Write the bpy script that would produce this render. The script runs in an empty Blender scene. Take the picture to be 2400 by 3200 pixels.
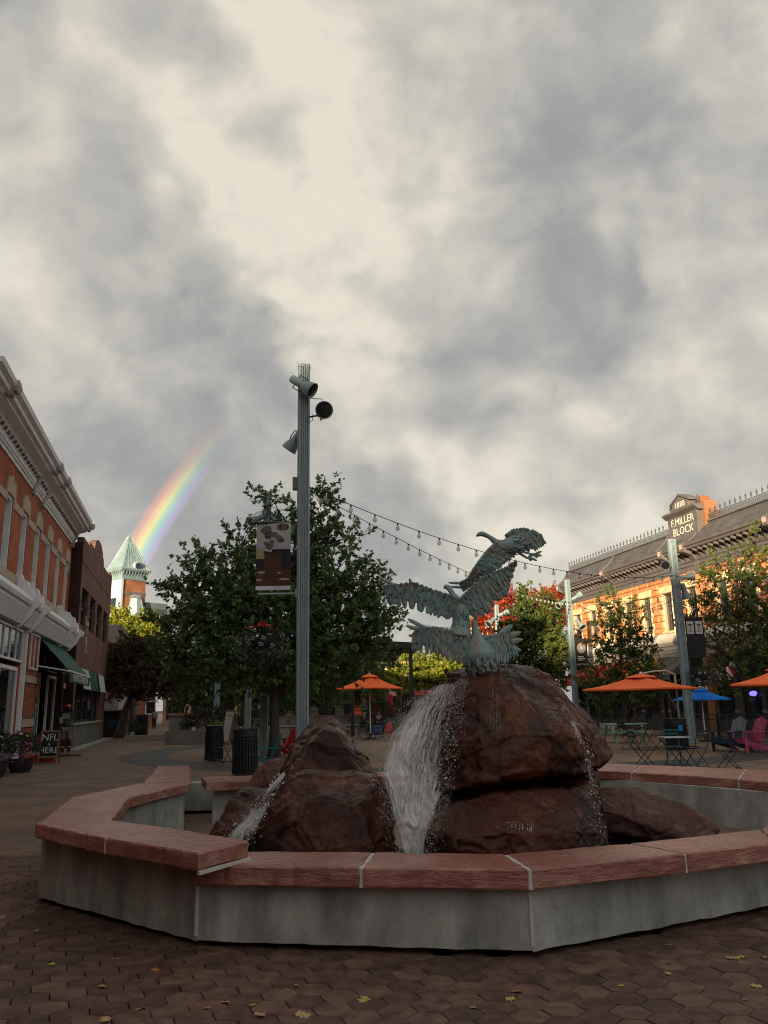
import bpy, bmesh, math, random
import numpy as np
from mathutils import Vector, Matrix, Euler, noise as mnoise

scene = bpy.context.scene
COL = scene.collection
PI = math.pi
# ------------------------------------------------------------------ camera
FPX = 2525.0                                   # focal length in photo pixels (photo 2400 x 3200)
PITCH, ROLL, EYE = math.atan(606 / FPX), math.radians(1.09), 1.6
_u0 = np.array([0, -math.sin(PITCH), math.cos(PITCH)]); _r0 = np.array([1.0, 0, 0])
CF = np.array([0, math.cos(PITCH), math.sin(PITCH)])
CU = math.cos(ROLL) * _u0 + math.sin(ROLL) * _r0
CR = math.cos(ROLL) * _r0 - math.sin(ROLL) * _u0
CC = np.array([0, 0, EYE])
cam_data = bpy.data.cameras.new('camera'); cam = bpy.data.objects.new('camera', cam_data); COL.objects.link(cam)
cam_data.sensor_fit = 'AUTO'; cam_data.sensor_width = 36.0; cam_data.lens = 36.0 * FPX / 3200.0
cam_data.clip_start = 0.05; cam_data.clip_end = 3000.0
cam.matrix_world = Matrix(((CR[0], CU[0], -CF[0], 0), (CR[1], CU[1], -CF[1], 0), (CR[2], CU[2], -CF[2], EYE), (0, 0, 0, 1)))
scene.camera = cam

def ray(px, py): return CF + CR * (px - 1200) / FPX - CU * (py - 1600) / FPX
def at(px, py, Y):                              # point seen at a photo pixel, at depth Y
    d = ray(px, py); return Vector(CC + d * Y / d[1])
def gnd(px, py, z=0.0):                         # point on a level plane
    d = ray(px, py); return Vector(CC + d * (z - EYE) / d[2])

# ------------------------------------------------------------------ world, sun, exposure
SUN_AZ, SUN_EL = math.radians(200.0), math.radians(8.5)
SUN_DIR = Vector((math.sin(SUN_AZ) * math.cos(SUN_EL), math.cos(SUN_AZ) * math.cos(SUN_EL), math.sin(SUN_EL)))
world = bpy.data.worlds.new('World'); scene.world = world; world.use_nodes = True
def build_world():
    nt = world.node_tree; N = nt.nodes; L = nt.links; N.clear()
    def nd(t, **k):
        n = N.new(t)
        for a, b in k.items(): setattr(n, a, b)
        return n
    def math_(op, a, b=None, c=None, clamp=False):
        n = nd('ShaderNodeMath', operation=op, use_clamp=clamp)
        for i, v in enumerate((a, b, c)):
            if v is None: continue
            if isinstance(v, (int, float)): n.inputs[i].default_value = v
            else: L.new(v, n.inputs[i])
        return n.outputs[0]
    def vm(op, a, b=None, s=None):
        n = nd('ShaderNodeVectorMath', operation=op)
        for i, v in enumerate((a, b)):
            if v is None: continue
            if isinstance(v, (tuple, list)): n.inputs[i].default_value = v
            else: L.new(v, n.inputs[i])
        if s is not None:
            if isinstance(s, (int, float)): n.inputs['Scale'].default_value = s
            else: L.new(s, n.inputs['Scale'])
        return n.outputs['Value'] if op in ('DOT_PRODUCT', 'LENGTH') else n.outputs['Vector']
    out = nd('ShaderNodeOutputWorld'); bg = nd('ShaderNodeBackground'); L.new(bg.outputs[0], out.inputs[0])
    sky = nd('ShaderNodeTexSky', sky_type='NISHITA'); sky.sun_disc = False
    sky.sun_elevation = SUN_EL; sky.sun_rotation = SUN_AZ
    d = vm('NORMALIZE', nd('ShaderNodeTexCoord').outputs['Generated'])
    sep = nd('ShaderNodeSeparateXYZ'); L.new(d, sep.inputs[0])
    # lumpy cloud deck: fractal relief, brighter on the side of each lump that faces the low sun
    p = vm('MULTIPLY', d, (1.0, 1.0, 1.25))
    def fbm(vec, sc, det, ro, dist):
        n = nd('ShaderNodeTexNoise', noise_dimensions='3D'); L.new(vec, n.inputs['Vector'])
        n.inputs['Scale'].default_value = sc; n.inputs['Detail'].default_value = det; n.inputs['Roughness'].default_value = ro; n.inputs['Distortion'].default_value = dist; return n
    n2 = fbm(p, 3.2, 4, .55, 0)
    warp = vm('SCALE', vm('SUBTRACT', n2.outputs['Color'], (0.5, 0.5, 0.5)), s=0.26)
    pw_ = vm('ADD', p, vm('SCALE', warp, s=.55))
    off = tuple(Vector((-.030, .0, -.038)))
    n1 = fbm(pw_, 3.4, 7, .46, .0); n4 = fbm(pw_, 6.6, 7, .50, .0); n4b = fbm(vm('ADD', pw_, off), 6.6, 4, .45, .0)
    n3 = fbm(pw_, 13.0, 5, .5, .0)
    warp2 = vm('SCALE', vm('SUBTRACT', n3.outputs['Color'], (0.5, 0.5, 0.5)), s=0.20)
    dw = vm('NORMALIZE', vm('ADD', vm('ADD', d, warp), warp2))
    emb = math_('SUBTRACT', n4.outputs['Fac'], n4b.outputs['Fac'])
    acc = math_('MULTIPLY_ADD', math_('SUBTRACT', n1.outputs['Fac'], 0.5), .50, 0.47)
    acc = math_('ADD', acc, math_('MULTIPLY', math_('SUBTRACT', n4.outputs['Fac'], 0.5), 0.34))
    acc = math_('ADD', acc, math_('MULTIPLY', emb, 1.5))
    lobes = [(920, 120, 260, .26), (1020, 430, 260, .34), (1280, 620, 230, .30), (760, 540, 170, .30), (1150, 1130, 140, .46), (1000, 880, 200, .26),
             (250, 250, 320, .16), (160, 900, 280, .22), (300, 1250, 180, .12), (2260, 280, 170, .30), (2270, 850, 150, .34), (2040, 960, 170, .16),
             (1650, 1440, 230, .26), (2200, 1480, 260, .34), (1800, 1700, 260, .22), (1450, 130, 220, .12), (1500, 1650, 260, .10), (500, 120, 200, .10),
             (520, 720, 170, -.32), (620, 1130, 220, -.34), (1830, 380, 250, -.34), (2390, 560, 170, -.30), (1850, 830, 190, -.24), (1420, 1160, 130, -.26),
             (1120, 1480, 200, -.16), (250, 1640, 200, -.14), (1880, 1180, 150, -.20), (460, 470, 120, -.14), (2080, 600, 160, -.18), (1180, 960, 70, -.10)]
    puff = 0.0
    for px, py, sg, w in lobes:
        c = ray(px, py); c = c / np.linalg.norm(c); sr = sg / FPX
        e = math_('EXPONENT', math_('MULTIPLY', math_('SUBTRACT', vm('DOT_PRODUCT', dw, tuple(c)), 1.0), 2.0 / (2 * sr * sr)))
        if w > 0: puff = math_('MULTIPLY_ADD', e, w, puff)
        else: acc = math_('MULTIPLY_ADD', e, w * .50, acc)
    edge = nd('ShaderNodeMapRange', interpolation_type='SMOOTHSTEP'); L.new(puff, edge.inputs[0]); edge.inputs['From Min'].default_value = .10; edge.inputs['From Max'].default_value = .26
    acc = math_('ADD', acc, math_('MULTIPLY', puff, .60)); acc = math_('MULTIPLY_ADD', edge.outputs[0], .15, acc)      # heaped cloud with firm edges
    ramp = nd('ShaderNodeValToRGB'); L.new(math_('MULTIPLY_ADD', acc, .84, .075), ramp.inputs[0]); cr = ramp.color_ramp; cr.interpolation = 'B_SPLINE'
    cr.elements[0].position = 0.10; cr.elements[0].color = (.315, .312, .312, 1)
    cr.elements[1].position = 1.0; cr.elements[1].color = (.86, .805, .67, 1)
    for pos, c in ((.36, (.40, .394, .385, 1)), (.56, (.50, .485, .45, 1)), (.80, (.67, .63, .54, 1))):
        el = cr.elements.new(pos); el.color = c
    # rainbow: a ring of 41.6 degrees round the point opposite the sun, bright where the rain falls
    anti = tuple(-SUN_DIR)
    ang = math_('ARCCOSINE', vm('DOT_PRODUCT', d, anti))
    t = math_('DIVIDE', math_('SUBTRACT', math_('MULTIPLY', ang, 180 / PI), 40.5), 2.3)
    rb = nd('ShaderNodeValToRGB'); L.new(t, rb.inputs[0]); r = rb.color_ramp; r.interpolation = 'EASE'
    r.elements[0].position = 0.0; r.elements[0].color = (0, 0, 0, 1); r.elements[1].position = 1.0; r.elements[1].color = (0, 0, 0, 1)
    for pos, c in ((.16, (.12, .07, .24, 1)), (.30, (.06, .20, .30, 1)), (.42, (.14, .38, .14, 1)), (.54, (.52, .46, .03, 1)), (.66, (.55, .26, .0, 1)), (.80, (.36, .06, .0, 1))):
        el = r.elements.new(pos); el.color = c
    c = ray(468, 1690); c = c / np.linalg.norm(c)
    mask = math_('EXPONENT', math_('MULTIPLY', math_('SUBTRACT', vm('DOT_PRODUCT', d, tuple(c)), 1.0), 1.0 / (.064 * .064)))
    mask = math_('MULTIPLY', mask, 1.25, clamp=True)
    rbc = vm('SCALE', rb.outputs[0], s=mask)
    cloud = vm('SCALE', vm('ADD', ramp.outputs[0], rbc), s=10.0)   # the background strength is 0.05, exposure +1
    mix = nd('ShaderNodeMix', data_type='RGBA'); 
    # the cloud is brightened towards the unseen low sun to lift the shade
    shade_lift = nd('ShaderNodeMapRange', interpolation_type='SMOOTHSTEP'); L.new(vm('DOT_PRODUCT', d, tuple(SUN_DIR)), shade_lift.inputs[0])
    shade_lift.inputs['From Min'].default_value = -.2; shade_lift.inputs['From Max'].default_value = 1.0; shade_lift.inputs['To Min'].default_value = 1.0; shade_lift.inputs['To Max'].default_value = 1.85
    cloud = vm('SCALE', cloud, s=shade_lift.outputs[0]); mix.inputs[0].default_value = .95
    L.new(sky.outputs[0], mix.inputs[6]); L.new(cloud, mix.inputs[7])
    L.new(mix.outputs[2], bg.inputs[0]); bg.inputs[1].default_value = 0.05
build_world()
sun_data = bpy.data.lights.new('sun', 'SUN'); sun_data.energy = 5.0; sun_data.angle = math.radians(0.6); sun_data.color = (1.0, 0.80, 0.52)
sun = bpy.data.objects.new('sun', sun_data); COL.objects.link(sun); sun.rotation_euler = SUN_DIR.to_track_quat('Z', 'Y').to_euler()
scene.view_settings.view_transform = 'Standard'; scene.view_settings.look = 'None'; scene.view_settings.exposure = 1.0; scene.view_settings.gamma = 1.0
scene.render.engine = 'CYCLES'
scene.cycles.use_denoising = True; scene.cycles.max_bounces = 6; scene.cycles.diffuse_bounces = 3; scene.cycles.glossy_bounces = 3
scene.cycles.transmission_bounces = 4; scene.cycles.transparent_max_bounces = 12; scene.cycles.caustics_reflective = False; scene.cycles.caustics_refractive = False
scene.cycles.sample_clamp_indirect = 4.0; scene.cycles.filter_width = 1.05
world.cycles.sampling_method = 'MANUAL'; world.cycles.sample_map_resolution = 128

# ------------------------------------------------------------------ helpers
class MB:
    """collects shapes; build() links them as one mesh object"""
    def __init__(s): s.v = []; s.f = []; s.mi = []; s.m = 0
    def _add(s, vs, fs):
        b = len(s.v); s.v.extend([tuple(p) for p in vs]); s.f.extend([tuple(i + b for i in f) for f in fs]); s.mi.extend([s.m] * len(fs)); return s
    def box(s, c, d, rot=None, taper=1.0):
        hx, hy, hz = d[0] / 2, d[1] / 2, d[2] / 2; vs = []
        for z in (-hz, hz):
            k = taper if z > 0 else 1.0
            for x, y in ((-hx, -hy), (hx, -hy), (hx, hy), (-hx, hy)): vs.append(Vector((x * k, y * k, z)))
        if rot is not None: vs = [rot @ p for p in vs]
        c = Vector(c)
        return s._add([p + c for p in vs], [(3, 2, 1, 0), (4, 5, 6, 7), (0, 1, 5, 4), (1, 2, 6, 5), (2, 3, 7, 6), (3, 0, 4, 7)])
    def bb(s, x0, x1, y0, y1, z0, z1): return s.box(((x0 + x1) / 2, (y0 + y1) / 2, (z0 + z1) / 2), (abs(x1 - x0), abs(y1 - y0), abs(z1 - z0)))
    def prism(s, poly, z0, z1):                       # poly ccw in xy
        n = len(poly); vs = [(x, y, z0) for x, y in poly] + [(x, y, z1) for x, y in poly]
        return s._add(vs, [tuple(range(n - 1, -1, -1)), tuple(range(n, 2 * n))] + [(i, (i + 1) % n, n + (i + 1) % n, n + i) for i in range(n)])
    def extr(s, poly, vec):                           # planar 3d polygon swept by a vector
        n = len(poly); vec = Vector(vec); P = [Vector(p) for p in poly]
        return s._add(P + [p + vec for p in P], [tuple(range(n - 1, -1, -1)), tuple(range(n, 2 * n))] + [(i, (i + 1) % n, n + (i + 1) % n, n + i) for i in range(n)])
    def prof(s, yz, x0, x1):                          # a profile in (y, z) swept along x
        return s.extr([(x0, y, z) for y, z in yz], (x1 - x0, 0, 0))
    def quad(s, a, b, c, d): return s._add([a, b, c, d], [(0, 1, 2, 3)])
    def tube(s, pts, rad, n=8, cap=True, flat=1.0):
        pts = [Vector(p) for p in pts]; k = len(pts)
        if not isinstance(rad, (list, tuple)): rad = [rad] * k
        t0 = (pts[1] - pts[0]).normalized(); a = t0.orthogonal().normalized(); vs = []
        for i in range(k):
            t = (pts[min(i + 1, k - 1)] - pts[max(i - 1, 0)]); t = t.normalized() if t.length > 1e-9 else t0
            a = a - t * a.dot(t); a = a.normalized() if a.length > 1e-6 else t.orthogonal().normalized(); b = t.cross(a)
            for j in range(n):
                th = 2 * PI * j / n; vs.append(pts[i] + (a * math.cos(th) + b * math.sin(th) * flat) * rad[i])
        fs = [(i * n + j, i * n + (j + 1) % n, (i + 1) * n + (j + 1) % n, (i + 1) * n + j) for i in range(k - 1) for j in range(n)]
        if cap: fs += [tuple(range(n - 1, -1, -1)), tuple((k - 1) * n + j for j in range(n))]
        return s._add(vs, fs)
    def lathe(s, prof, n=16, o=(0, 0, 0), M=None, cap=True):
        vs = []; k = len(prof); o = Vector(o)
        for r, z in prof:
            for j in range(n):
                p = Vector((r * math.cos(2 * PI * j / n), r * math.sin(2 * PI * j / n), z))
                if M is not None: p = M @ p
                vs.append(p + o)
        fs = [(i * n + j, i * n + (j + 1) % n, (i + 1) * n + (j + 1) % n, (i + 1) * n + j) for i in range(k - 1) for j in range(n)]
        if cap: fs += [tuple(range(n - 1, -1, -1)), tuple((k - 1) * n + j for j in range(n))]
        return s._add(vs, fs)
    def ball(s, c, r, n=8, m=6, M=None):
        if not isinstance(r, (tuple, list)): r = (r, r, r)
        vs = []; c = Vector(c)
        for i in range(1, m):
            ph = PI * i / m
            for j in range(n):
                p = Vector((r[0] * math.sin(ph) * math.cos(2 * PI * j / n), r[1] * math.sin(ph) * math.sin(2 * PI * j / n), -r[2] * math.cos(ph)))
                vs.append((M @ p if M is not None else p) + c)
        lo = Vector((0, 0, -r[2])); hi = Vector((0, 0, r[2]))
        vs += [(M @ lo if M is not None else lo) + c, (M @ hi if M is not None else hi) + c]
        fs = [(i * n + j, i * n + (j + 1) % n, (i + 1) * n + (j + 1) % n, (i + 1) * n + j) for i in range(m - 2) for j in range(n)]
        a = (m - 1) * n
        fs += [(a, (j + 1) % n, j) for j in range(n)] + [((m - 2) * n + j, (m - 2) * n + (j + 1) % n, a + 1) for j in range(n)]
        return s._add(vs, fs)
    def xform(s, M): s.v = [tuple(M @ Vector(p)) for p in s.v]; return s
    def mesh(s, name, mats, smooth=False):
        me = bpy.data.meshes.new(name); me.from_pydata(s.v, [], s.f); me.update()
        mats = mats if isinstance(mats, (list, tuple)) else [mats]
        for m in mats: me.materials.append(m)
        if len(mats) > 1: me.polygons.foreach_set('material_index', s.mi)
        if smooth: me.polygons.foreach_set('use_smooth', [True] * len(me.polygons))
        return me
    def build(s, name, mats, parent=None, smooth=False, bevel=0):
        o = link(name, s.mesh(name, mats, smooth), parent)
        if bevel:
            m = o.modifiers.new('bevel', 'BEVEL'); m.width = bevel; m.segments = 2; m.limit_method = 'ANGLE'
        return o
def link(name, me, parent=None, loc=None):
    o = bpy.data.objects.new(name, me); COL.objects.link(o)
    if parent is not None: o.parent = parent
    if loc is not None: o.location = loc
    return o
def np_mesh(name, V, F, mat, smooth=False):
    """V (n,3) array, F (m,k) int array of one face size"""
    me = bpy.data.meshes.new(name); k = F.shape[1]
    me.vertices.add(len(V)); me.vertices.foreach_set('co', np.ascontiguousarray(V, dtype=np.float32).ravel())
    me.loops.add(F.size); me.loops.foreach_set('vertex_index', np.ascontiguousarray(F, dtype=np.int32).ravel())
    me.polygons.add(len(F)); me.polygons.foreach_set('loop_start', np.arange(0, F.size, k, dtype=np.int32))
    me.update(calc_edges=True); me.materials.append(mat)
    if smooth: me.polygons.foreach_set('use_smooth', [True] * len(F))
    return me
def tag(o, label=None, cat=None, group=None, kind=None):
    if label: o['label'] = label
    if cat: o['category'] = cat
    if group: o['group'] = group
    if kind: o['kind'] = kind
    return o
def thing(name, label, cat, loc=(0, 0, 0), rz=0.0, group=None):
    o = bpy.data.objects.new(name, None); COL.objects.link(o); o.location = loc; o.rotation_euler = (0, 0, rz); o.empty_display_size = .2
    return tag(o, label, cat, group)
def children_of(o): return [c for c in bpy.data.objects if c.parent == o]
_kids = {}
def copy_tree(o, parent=None, kids=None):
    c = o.copy(); COL.objects.link(c); c.parent = parent
    for ch in (children_of(o)): copy_tree(ch, c)
    return c
def dup(o, loc, rz=0.0, label=None, group=None, scale=None):
    c = copy_tree(o); c.location = loc; c.rotation_euler = (0, 0, rz)
    if scale: c.scale = (scale,) * 3
    if label: c['label'] = label
    if group: c['group'] = group
    return c
def text(name, body, size, mat, parent, loc, rot, ext=0.003, align='CENTER', spacing=1.0, shear=0.0):
    cu = bpy.data.curves.new(name, 'FONT'); cu.body = body; cu.size = size; cu.extrude = ext; cu.align_x = align; cu.align_y = 'CENTER'; cu.space_character = spacing
    cu.shear = shear; cu.resolution_u = 2; cu.materials.append(mat)
    tmp = bpy.data.objects.new(name, cu); COL.objects.link(tmp); me = bpy.data.meshes.new_from_object(tmp.evaluated_get(bpy.context.evaluated_depsgraph_get()))
    bpy.data.objects.remove(tmp); bpy.data.curves.remove(cu); me.name = name
    if not me.materials: me.materials.append(mat)
    o = bpy.data.objects.new(name, me); COL.objects.link(o); o.location = loc; o.rotation_euler = rot
    if parent is not None: o.parent = parent
    return o
def frame_from(o, x, y=None):
    x = Vector(x).normalized(); z = Vector((0, 0, 1)); y = z.cross(x)
    return Matrix(((x.x, y.x, z.x, o[0]), (x.y, y.y, z.y, o[1]), (x.z, y.z, z.z, o[2]), (0, 0, 0, 1)))
def rotz(a): return Matrix.Rotation(a, 3, 'Z')
def lerp(a, b, t): return a + (b - a) * t

# ------------------------------------------------------------------ materials
MATS = {}
def mat(name, c1, c2=None, rough=.7, scale=6.0, bump=.0, bscale=None, metal=0.0, spec=.32, rand=0.0, detail=5, c3=None, sheen=0, alpha=None, trans=0, emit=None, stretch=None, coat=0, r2=None, ior=1.45, lo=.35, hi=.65):
    """noise-mottled principled surface; coordinates are the world position so that copies do not repeat"""
    if name in MATS: return MATS[name]
    m = bpy.data.materials.new(name); m.use_nodes = True; nt = m.node_tree; N = nt.nodes; L = nt.links
    bs = N['Principled BSDF']; MATS[name] = m
    bs.inputs['Roughness'].default_value = rough; bs.inputs['Metallic'].default_value = metal; bs.inputs['Specular IOR Level'].default_value = spec
    bs.inputs['IOR'].default_value = ior
    if coat: bs.inputs['Coat Weight'].default_value = coat; bs.inputs['Coat Roughness'].default_value = .12
    if trans: bs.inputs['Transmission Weight'].default_value = trans
    if alpha is not None: bs.inputs['Alpha'].default_value = alpha
    if emit: bs.inputs['Emission Color'].default_value = (*emit[:3], 1); bs.inputs['Emission Strength'].default_value = emit[3]
    geo = N.new('ShaderNodeNewGeometry'); vec = geo.outputs['Position']
    if stretch:
        mp = N.new('ShaderNodeMapping'); mp.inputs['Scale'].default_value = stretch; L.new(vec, mp.inputs['Vector']); vec = mp.outputs[0]
    col = None
    if c2 is not None:
        nz = N.new('ShaderNodeTexNoise'); nz.inputs['Scale'].default_value = scale; nz.inputs['Detail'].default_value = detail; nz.inputs['Roughness'].default_value = .6; L.new(vec, nz.inputs['Vector'])
        rp = N.new('ShaderNodeValToRGB'); rp.color_ramp.elements[0].position = lo; rp.color_ramp.elements[1].position = hi
        rp.color_ramp.elements[0].color = (*c1, 1); rp.color_ramp.elements[1].color = (*c2, 1)
        if c3 is not None: e = rp.color_ramp.elements.new((lo + hi) / 2); e.color = (*c3, 1)
        L.new(nz.outputs['Fac'], rp.inputs[0]); col = rp.outputs[0]
        if r2 is not None:
            mr = N.new('ShaderNodeMapRange'); mr.inputs['From Min'].default_value = .3; mr.inputs['From Max'].default_value = .7; mr.inputs['To Min'].default_value = rough; mr.inputs['To Max'].default_value = r2
            L.new(nz.outputs['Fac'], mr.inputs[0]); L.new(mr.outputs[0], bs.inputs['Roughness'])
    if rand:
        oi = N.new('ShaderNodeObjectInfo'); hs = N.new('ShaderNodeHueSaturation'); mr = N.new('ShaderNodeMapRange')
        mr.inputs['To Min'].default_value = 1 - rand; mr.inputs['To Max'].default_value = 1 + rand; L.new(oi.outputs['Random'], mr.inputs[0]); L.new(mr.outputs[0], hs.inputs['Value'])
        if col is not None: L.new(col, hs.inputs['Color'])
        else: hs.inputs['Color'].default_value = (*c1, 1)
        col = hs.outputs[0]
    if col is not None: L.new(col, bs.inputs['Base Color'])
    else: bs.inputs['Base Color'].default_value = (*c1, 1)
    if bump:
        bn = N.new('ShaderNodeTexNoise'); bn.inputs['Scale'].default_value = bscale or scale * 4; bn.inputs['Detail'].default_value = 6; bn.inputs['Roughness'].default_value = .65; L.new(vec, bn.inputs['Vector'])
        b = N.new('ShaderNodeBump'); b.inputs['Strength'].default_value = min(1, bump); b.inputs['Distance'].default_value = .02 * max(1, bump); L.new(bn.outputs['Fac'], b.inputs['Height']); L.new(b.outputs[0], bs.inputs['Normal'])
    return m
def brick_mat(name, a, b, mortar, bw=.21, bh=.068, ms=.010, axis=None, rough=.85, bump=.6, off=.5):
    """brick bond with sunk joints; axis = unit direction along the wall (xy), None for level paving"""
    m = bpy.data.materials.new(name); m.use_nodes = True; nt = m.node_tree; N = nt.nodes; L = nt.links; bs = N['Principled BSDF']; MATS[name] = m
    geo = N.new('ShaderNodeNewGeometry'); cx = N.new('ShaderNodeCombineXYZ')
    def dot(v):
        n = N.new('ShaderNodeVectorMath'); n.operation = 'DOT_PRODUCT'; n.inputs[1].default_value = v; L.new(geo.outputs['Position'], n.inputs[0]); return n.outputs['Value']
    if axis is None:
        L.new(dot((.96, .28, 0)), cx.inputs[0]); L.new(dot((-.28, .96, 0)), cx.inputs[1])
    else:
        L.new(dot((axis[0], axis[1], 0)), cx.inputs[0]); L.new(dot((0, 0, 1)), cx.inputs[1])
    br = N.new('ShaderNodeTexBrick'); br.offset = off; L.new(cx.outputs[0], br.inputs['Vector'])
    br.inputs['Scale'].default_value = 1.0; br.inputs['Brick Width'].default_value = bw; br.inputs['Row Height'].default_value = bh; br.inputs['Mortar Size'].default_value = ms; br.inputs['Mortar Smooth'].default_value = .2
    br.inputs['Color1'].default_value = (*a, 1); br.inputs['Color2'].default_value = (*b, 1); br.inputs['Mortar'].default_value = (*mortar, 1)
    nz = N.new('ShaderNodeTexNoise'); nz.inputs['Scale'].default_value = .9; nz.inputs['Detail'].default_value = 6; L.new(geo.outputs['Position'], nz.inputs['Vector'])
    mr = N.new('ShaderNodeMapRange'); mr.inputs['From Min'].default_value = .3; mr.inputs['From Max'].default_value = .7; mr.inputs['To Min'].default_value = .72; mr.inputs['To Max'].default_value = 1.25; L.new(nz.outputs['Fac'], mr.inputs[0])
    hs = N.new('ShaderNodeHueSaturation'); L.new(br.outputs['Color'], hs.inputs['Color']); L.new(mr.outputs[0], hs.inputs['Value']); L.new(hs.outputs[0], bs.inputs['Base Color'])
    bs.inputs['Roughness'].default_value = rough; bs.inputs['Specular IOR Level'].default_value = .2
    n2 = N.new('ShaderNodeTexNoise'); n2.inputs['Scale'].default_value = 60; n2.inputs['Detail'].default_value = 4; L.new(geo.outputs['Position'], n2.inputs['Vector'])
    mm = N.new('ShaderNodeMath'); mm.operation = 'MULTIPLY_ADD'; mm.inputs[1].default_value = -1.0; L.new(br.outputs['Fac'], mm.inputs[0]); L.new(n2.outputs['Fac'], mm.inputs[2])
    bp = N.new('ShaderNodeBump'); bp.inputs['Strength'].default_value = bump; bp.inputs['Distance'].default_value = .008; L.new(mm.outputs[0], bp.inputs['Height']); L.new(bp.outputs[0], bs.inputs['Normal'])
    return m
def leaf_mat(name, cols, rough=.55, trans=.35):
    """leaves: colour differs from leaf to leaf; some light passes through"""
    m = bpy.data.materials.new(name); m.use_nodes = True; nt = m.node_tree; N = nt.nodes; L = nt.links; bs = N['Principled BSDF']; MATS[name] = m
    geo = N.new('ShaderNodeNewGeometry'); rp = N.new('ShaderNodeValToRGB'); els = rp.color_ramp.elements
    els[0].position = 0; els[0].color = (*cols[0], 1); els[1].position = 1; els[1].color = (*cols[-1], 1)
    for i, c in enumerate(cols[1:-1]): e = els.new((i + 1) / (len(cols) - 1)); e.color = (*c, 1)
    nz = N.new('ShaderNodeTexNoise'); nz.inputs['Scale'].default_value = .55; nz.inputs['Detail'].default_value = 3; L.new(geo.outputs['Position'], nz.inputs['Vector'])
    mx = N.new('ShaderNodeMath'); mx.operation = 'MULTIPLY_ADD'; mx.inputs[1].default_value = .45; L.new(geo.outputs['Random Per Island'], mx.inputs[0])
    m2 = N.new('ShaderNodeMapRange'); m2.inputs['From Min'].default_value = .3; m2.inputs['From Max'].default_value = .7; m2.inputs['To Min'].default_value = 0; m2.inputs['To Max'].default_value = .55; L.new(nz.outputs['Fac'], m2.inputs[0]); L.new(m2.outputs[0], mx.inputs[2])
    L.new(mx.outputs[0], rp.inputs[0]); L.new(rp.outputs[0], bs.inputs['Base Color']); bs.inputs['Roughness'].default_value = rough; bs.inputs['Specular IOR Level'].default_value = .35
    tr = N.new('ShaderNodeBsdfTranslucent'); L.new(rp.outputs[0], tr.inputs[0]); mix = N.new('ShaderNodeMixShader'); mix.inputs[0].default_value = trans
    L.new(bs.outputs[0], mix.inputs[1]); L.new(tr.outputs[0], mix.inputs[2]); L.new(mix.outputs[0], N['Material Output'].inputs['Surface'])
    return m
# the street: both rows of fronts run along SD; the left front plane passes PL, the right one PR
SD = Vector((-0.22926, 0.97337, 0)); SN = Vector((0.97337, 0.22926, 0))
PL = Vector((-13.88, 36.54, 0)); PR = Vector((15.24, 49.19, 0))
M_green = mat('pole_green_paint', (.180, .245, .262), (.222, .292, .308), rough=.42, scale=3, spec=.5, bump=.05, bscale=40)
M_dark = mat('dark_painted_metal', (.018, .020, .022), (.03, .032, .035), rough=.45, scale=8)
M_white = mat('white_paint', (.68, .70, .72), (.80, .81, .82), rough=.5, scale=2.5, bump=.05, bscale=30)
M_glass = mat('window_glass', (.012, .015, .017), rough=.04, spec=.9, ior=1.6)
M_wood = mat('brown_wood', (.16, .085, .045), (.24, .135, .07), rough=.6, scale=5, stretch=(6, 6, .6), bump=.15)
M_letter = mat('white_lettering', (.72, .72, .70), rough=.6)
def concrete_mat():
    m = mat('concrete', (.19, .198, .184), (.42, .43, .40), c3=(.315, .325, .30), rough=.85, scale=1.5, detail=11, bump=.15, bscale=45, stretch=(2.6, 2.6, .42), lo=.30, hi=.72)
    N = m.node_tree.nodes; L = m.node_tree.links; bs = N['Principled BSDF']; geo = [n for n in N if n.type == 'NEW_GEOMETRY'][0]; src = bs.inputs['Base Color'].links[0].from_socket
    def mul(sock, sc, det, f0, f1, t0, t1, vor=False):
        n = N.new('ShaderNodeTexVoronoi' if vor else 'ShaderNodeTexNoise'); n.inputs['Scale'].default_value = sc; n.inputs['Detail'].default_value = det; L.new(geo.outputs['Position'], n.inputs['Vector'])
        r = N.new('ShaderNodeMapRange'); r.inputs['From Min'].default_value = f0; r.inputs['From Max'].default_value = f1; r.inputs['To Min'].default_value = t0; r.inputs['To Max'].default_value = t1; L.new(n.outputs['Distance' if vor else 'Fac'], r.inputs[0])
        h = N.new('ShaderNodeHueSaturation'); L.new(sock, h.inputs['Color']); L.new(r.outputs[0], h.inputs['Value']); return h.outputs[0]
    c = mul(src, 3.1, 9, .35, .65, .78, 1.18); c = mul(c, 26, 6, .28, .42, .80, 1.0); c = mul(c, 9, 10, .62, .72, 1.0, 1.25); c = mul(c, 9, 0, .02, .05, .55, 1.0, True)
    L.new(c, bs.inputs['Base Color']); return m
M_concrete = concrete_mat()
M_mortar = mat('pale_mortar', (.42, .42, .40), (.52, .51, .48), rough=.9, scale=20)
M_steel = mat('brushed_steel', (.35, .35, .34), (.45, .45, .44), rough=.38, scale=10, metal=.8)
M_bark = mat('tree_bark', (.055, .042, .035), (.10, .082, .07), rough=.9, scale=8, stretch=(3, 3, .5), bump=.6, bscale=18)
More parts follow.
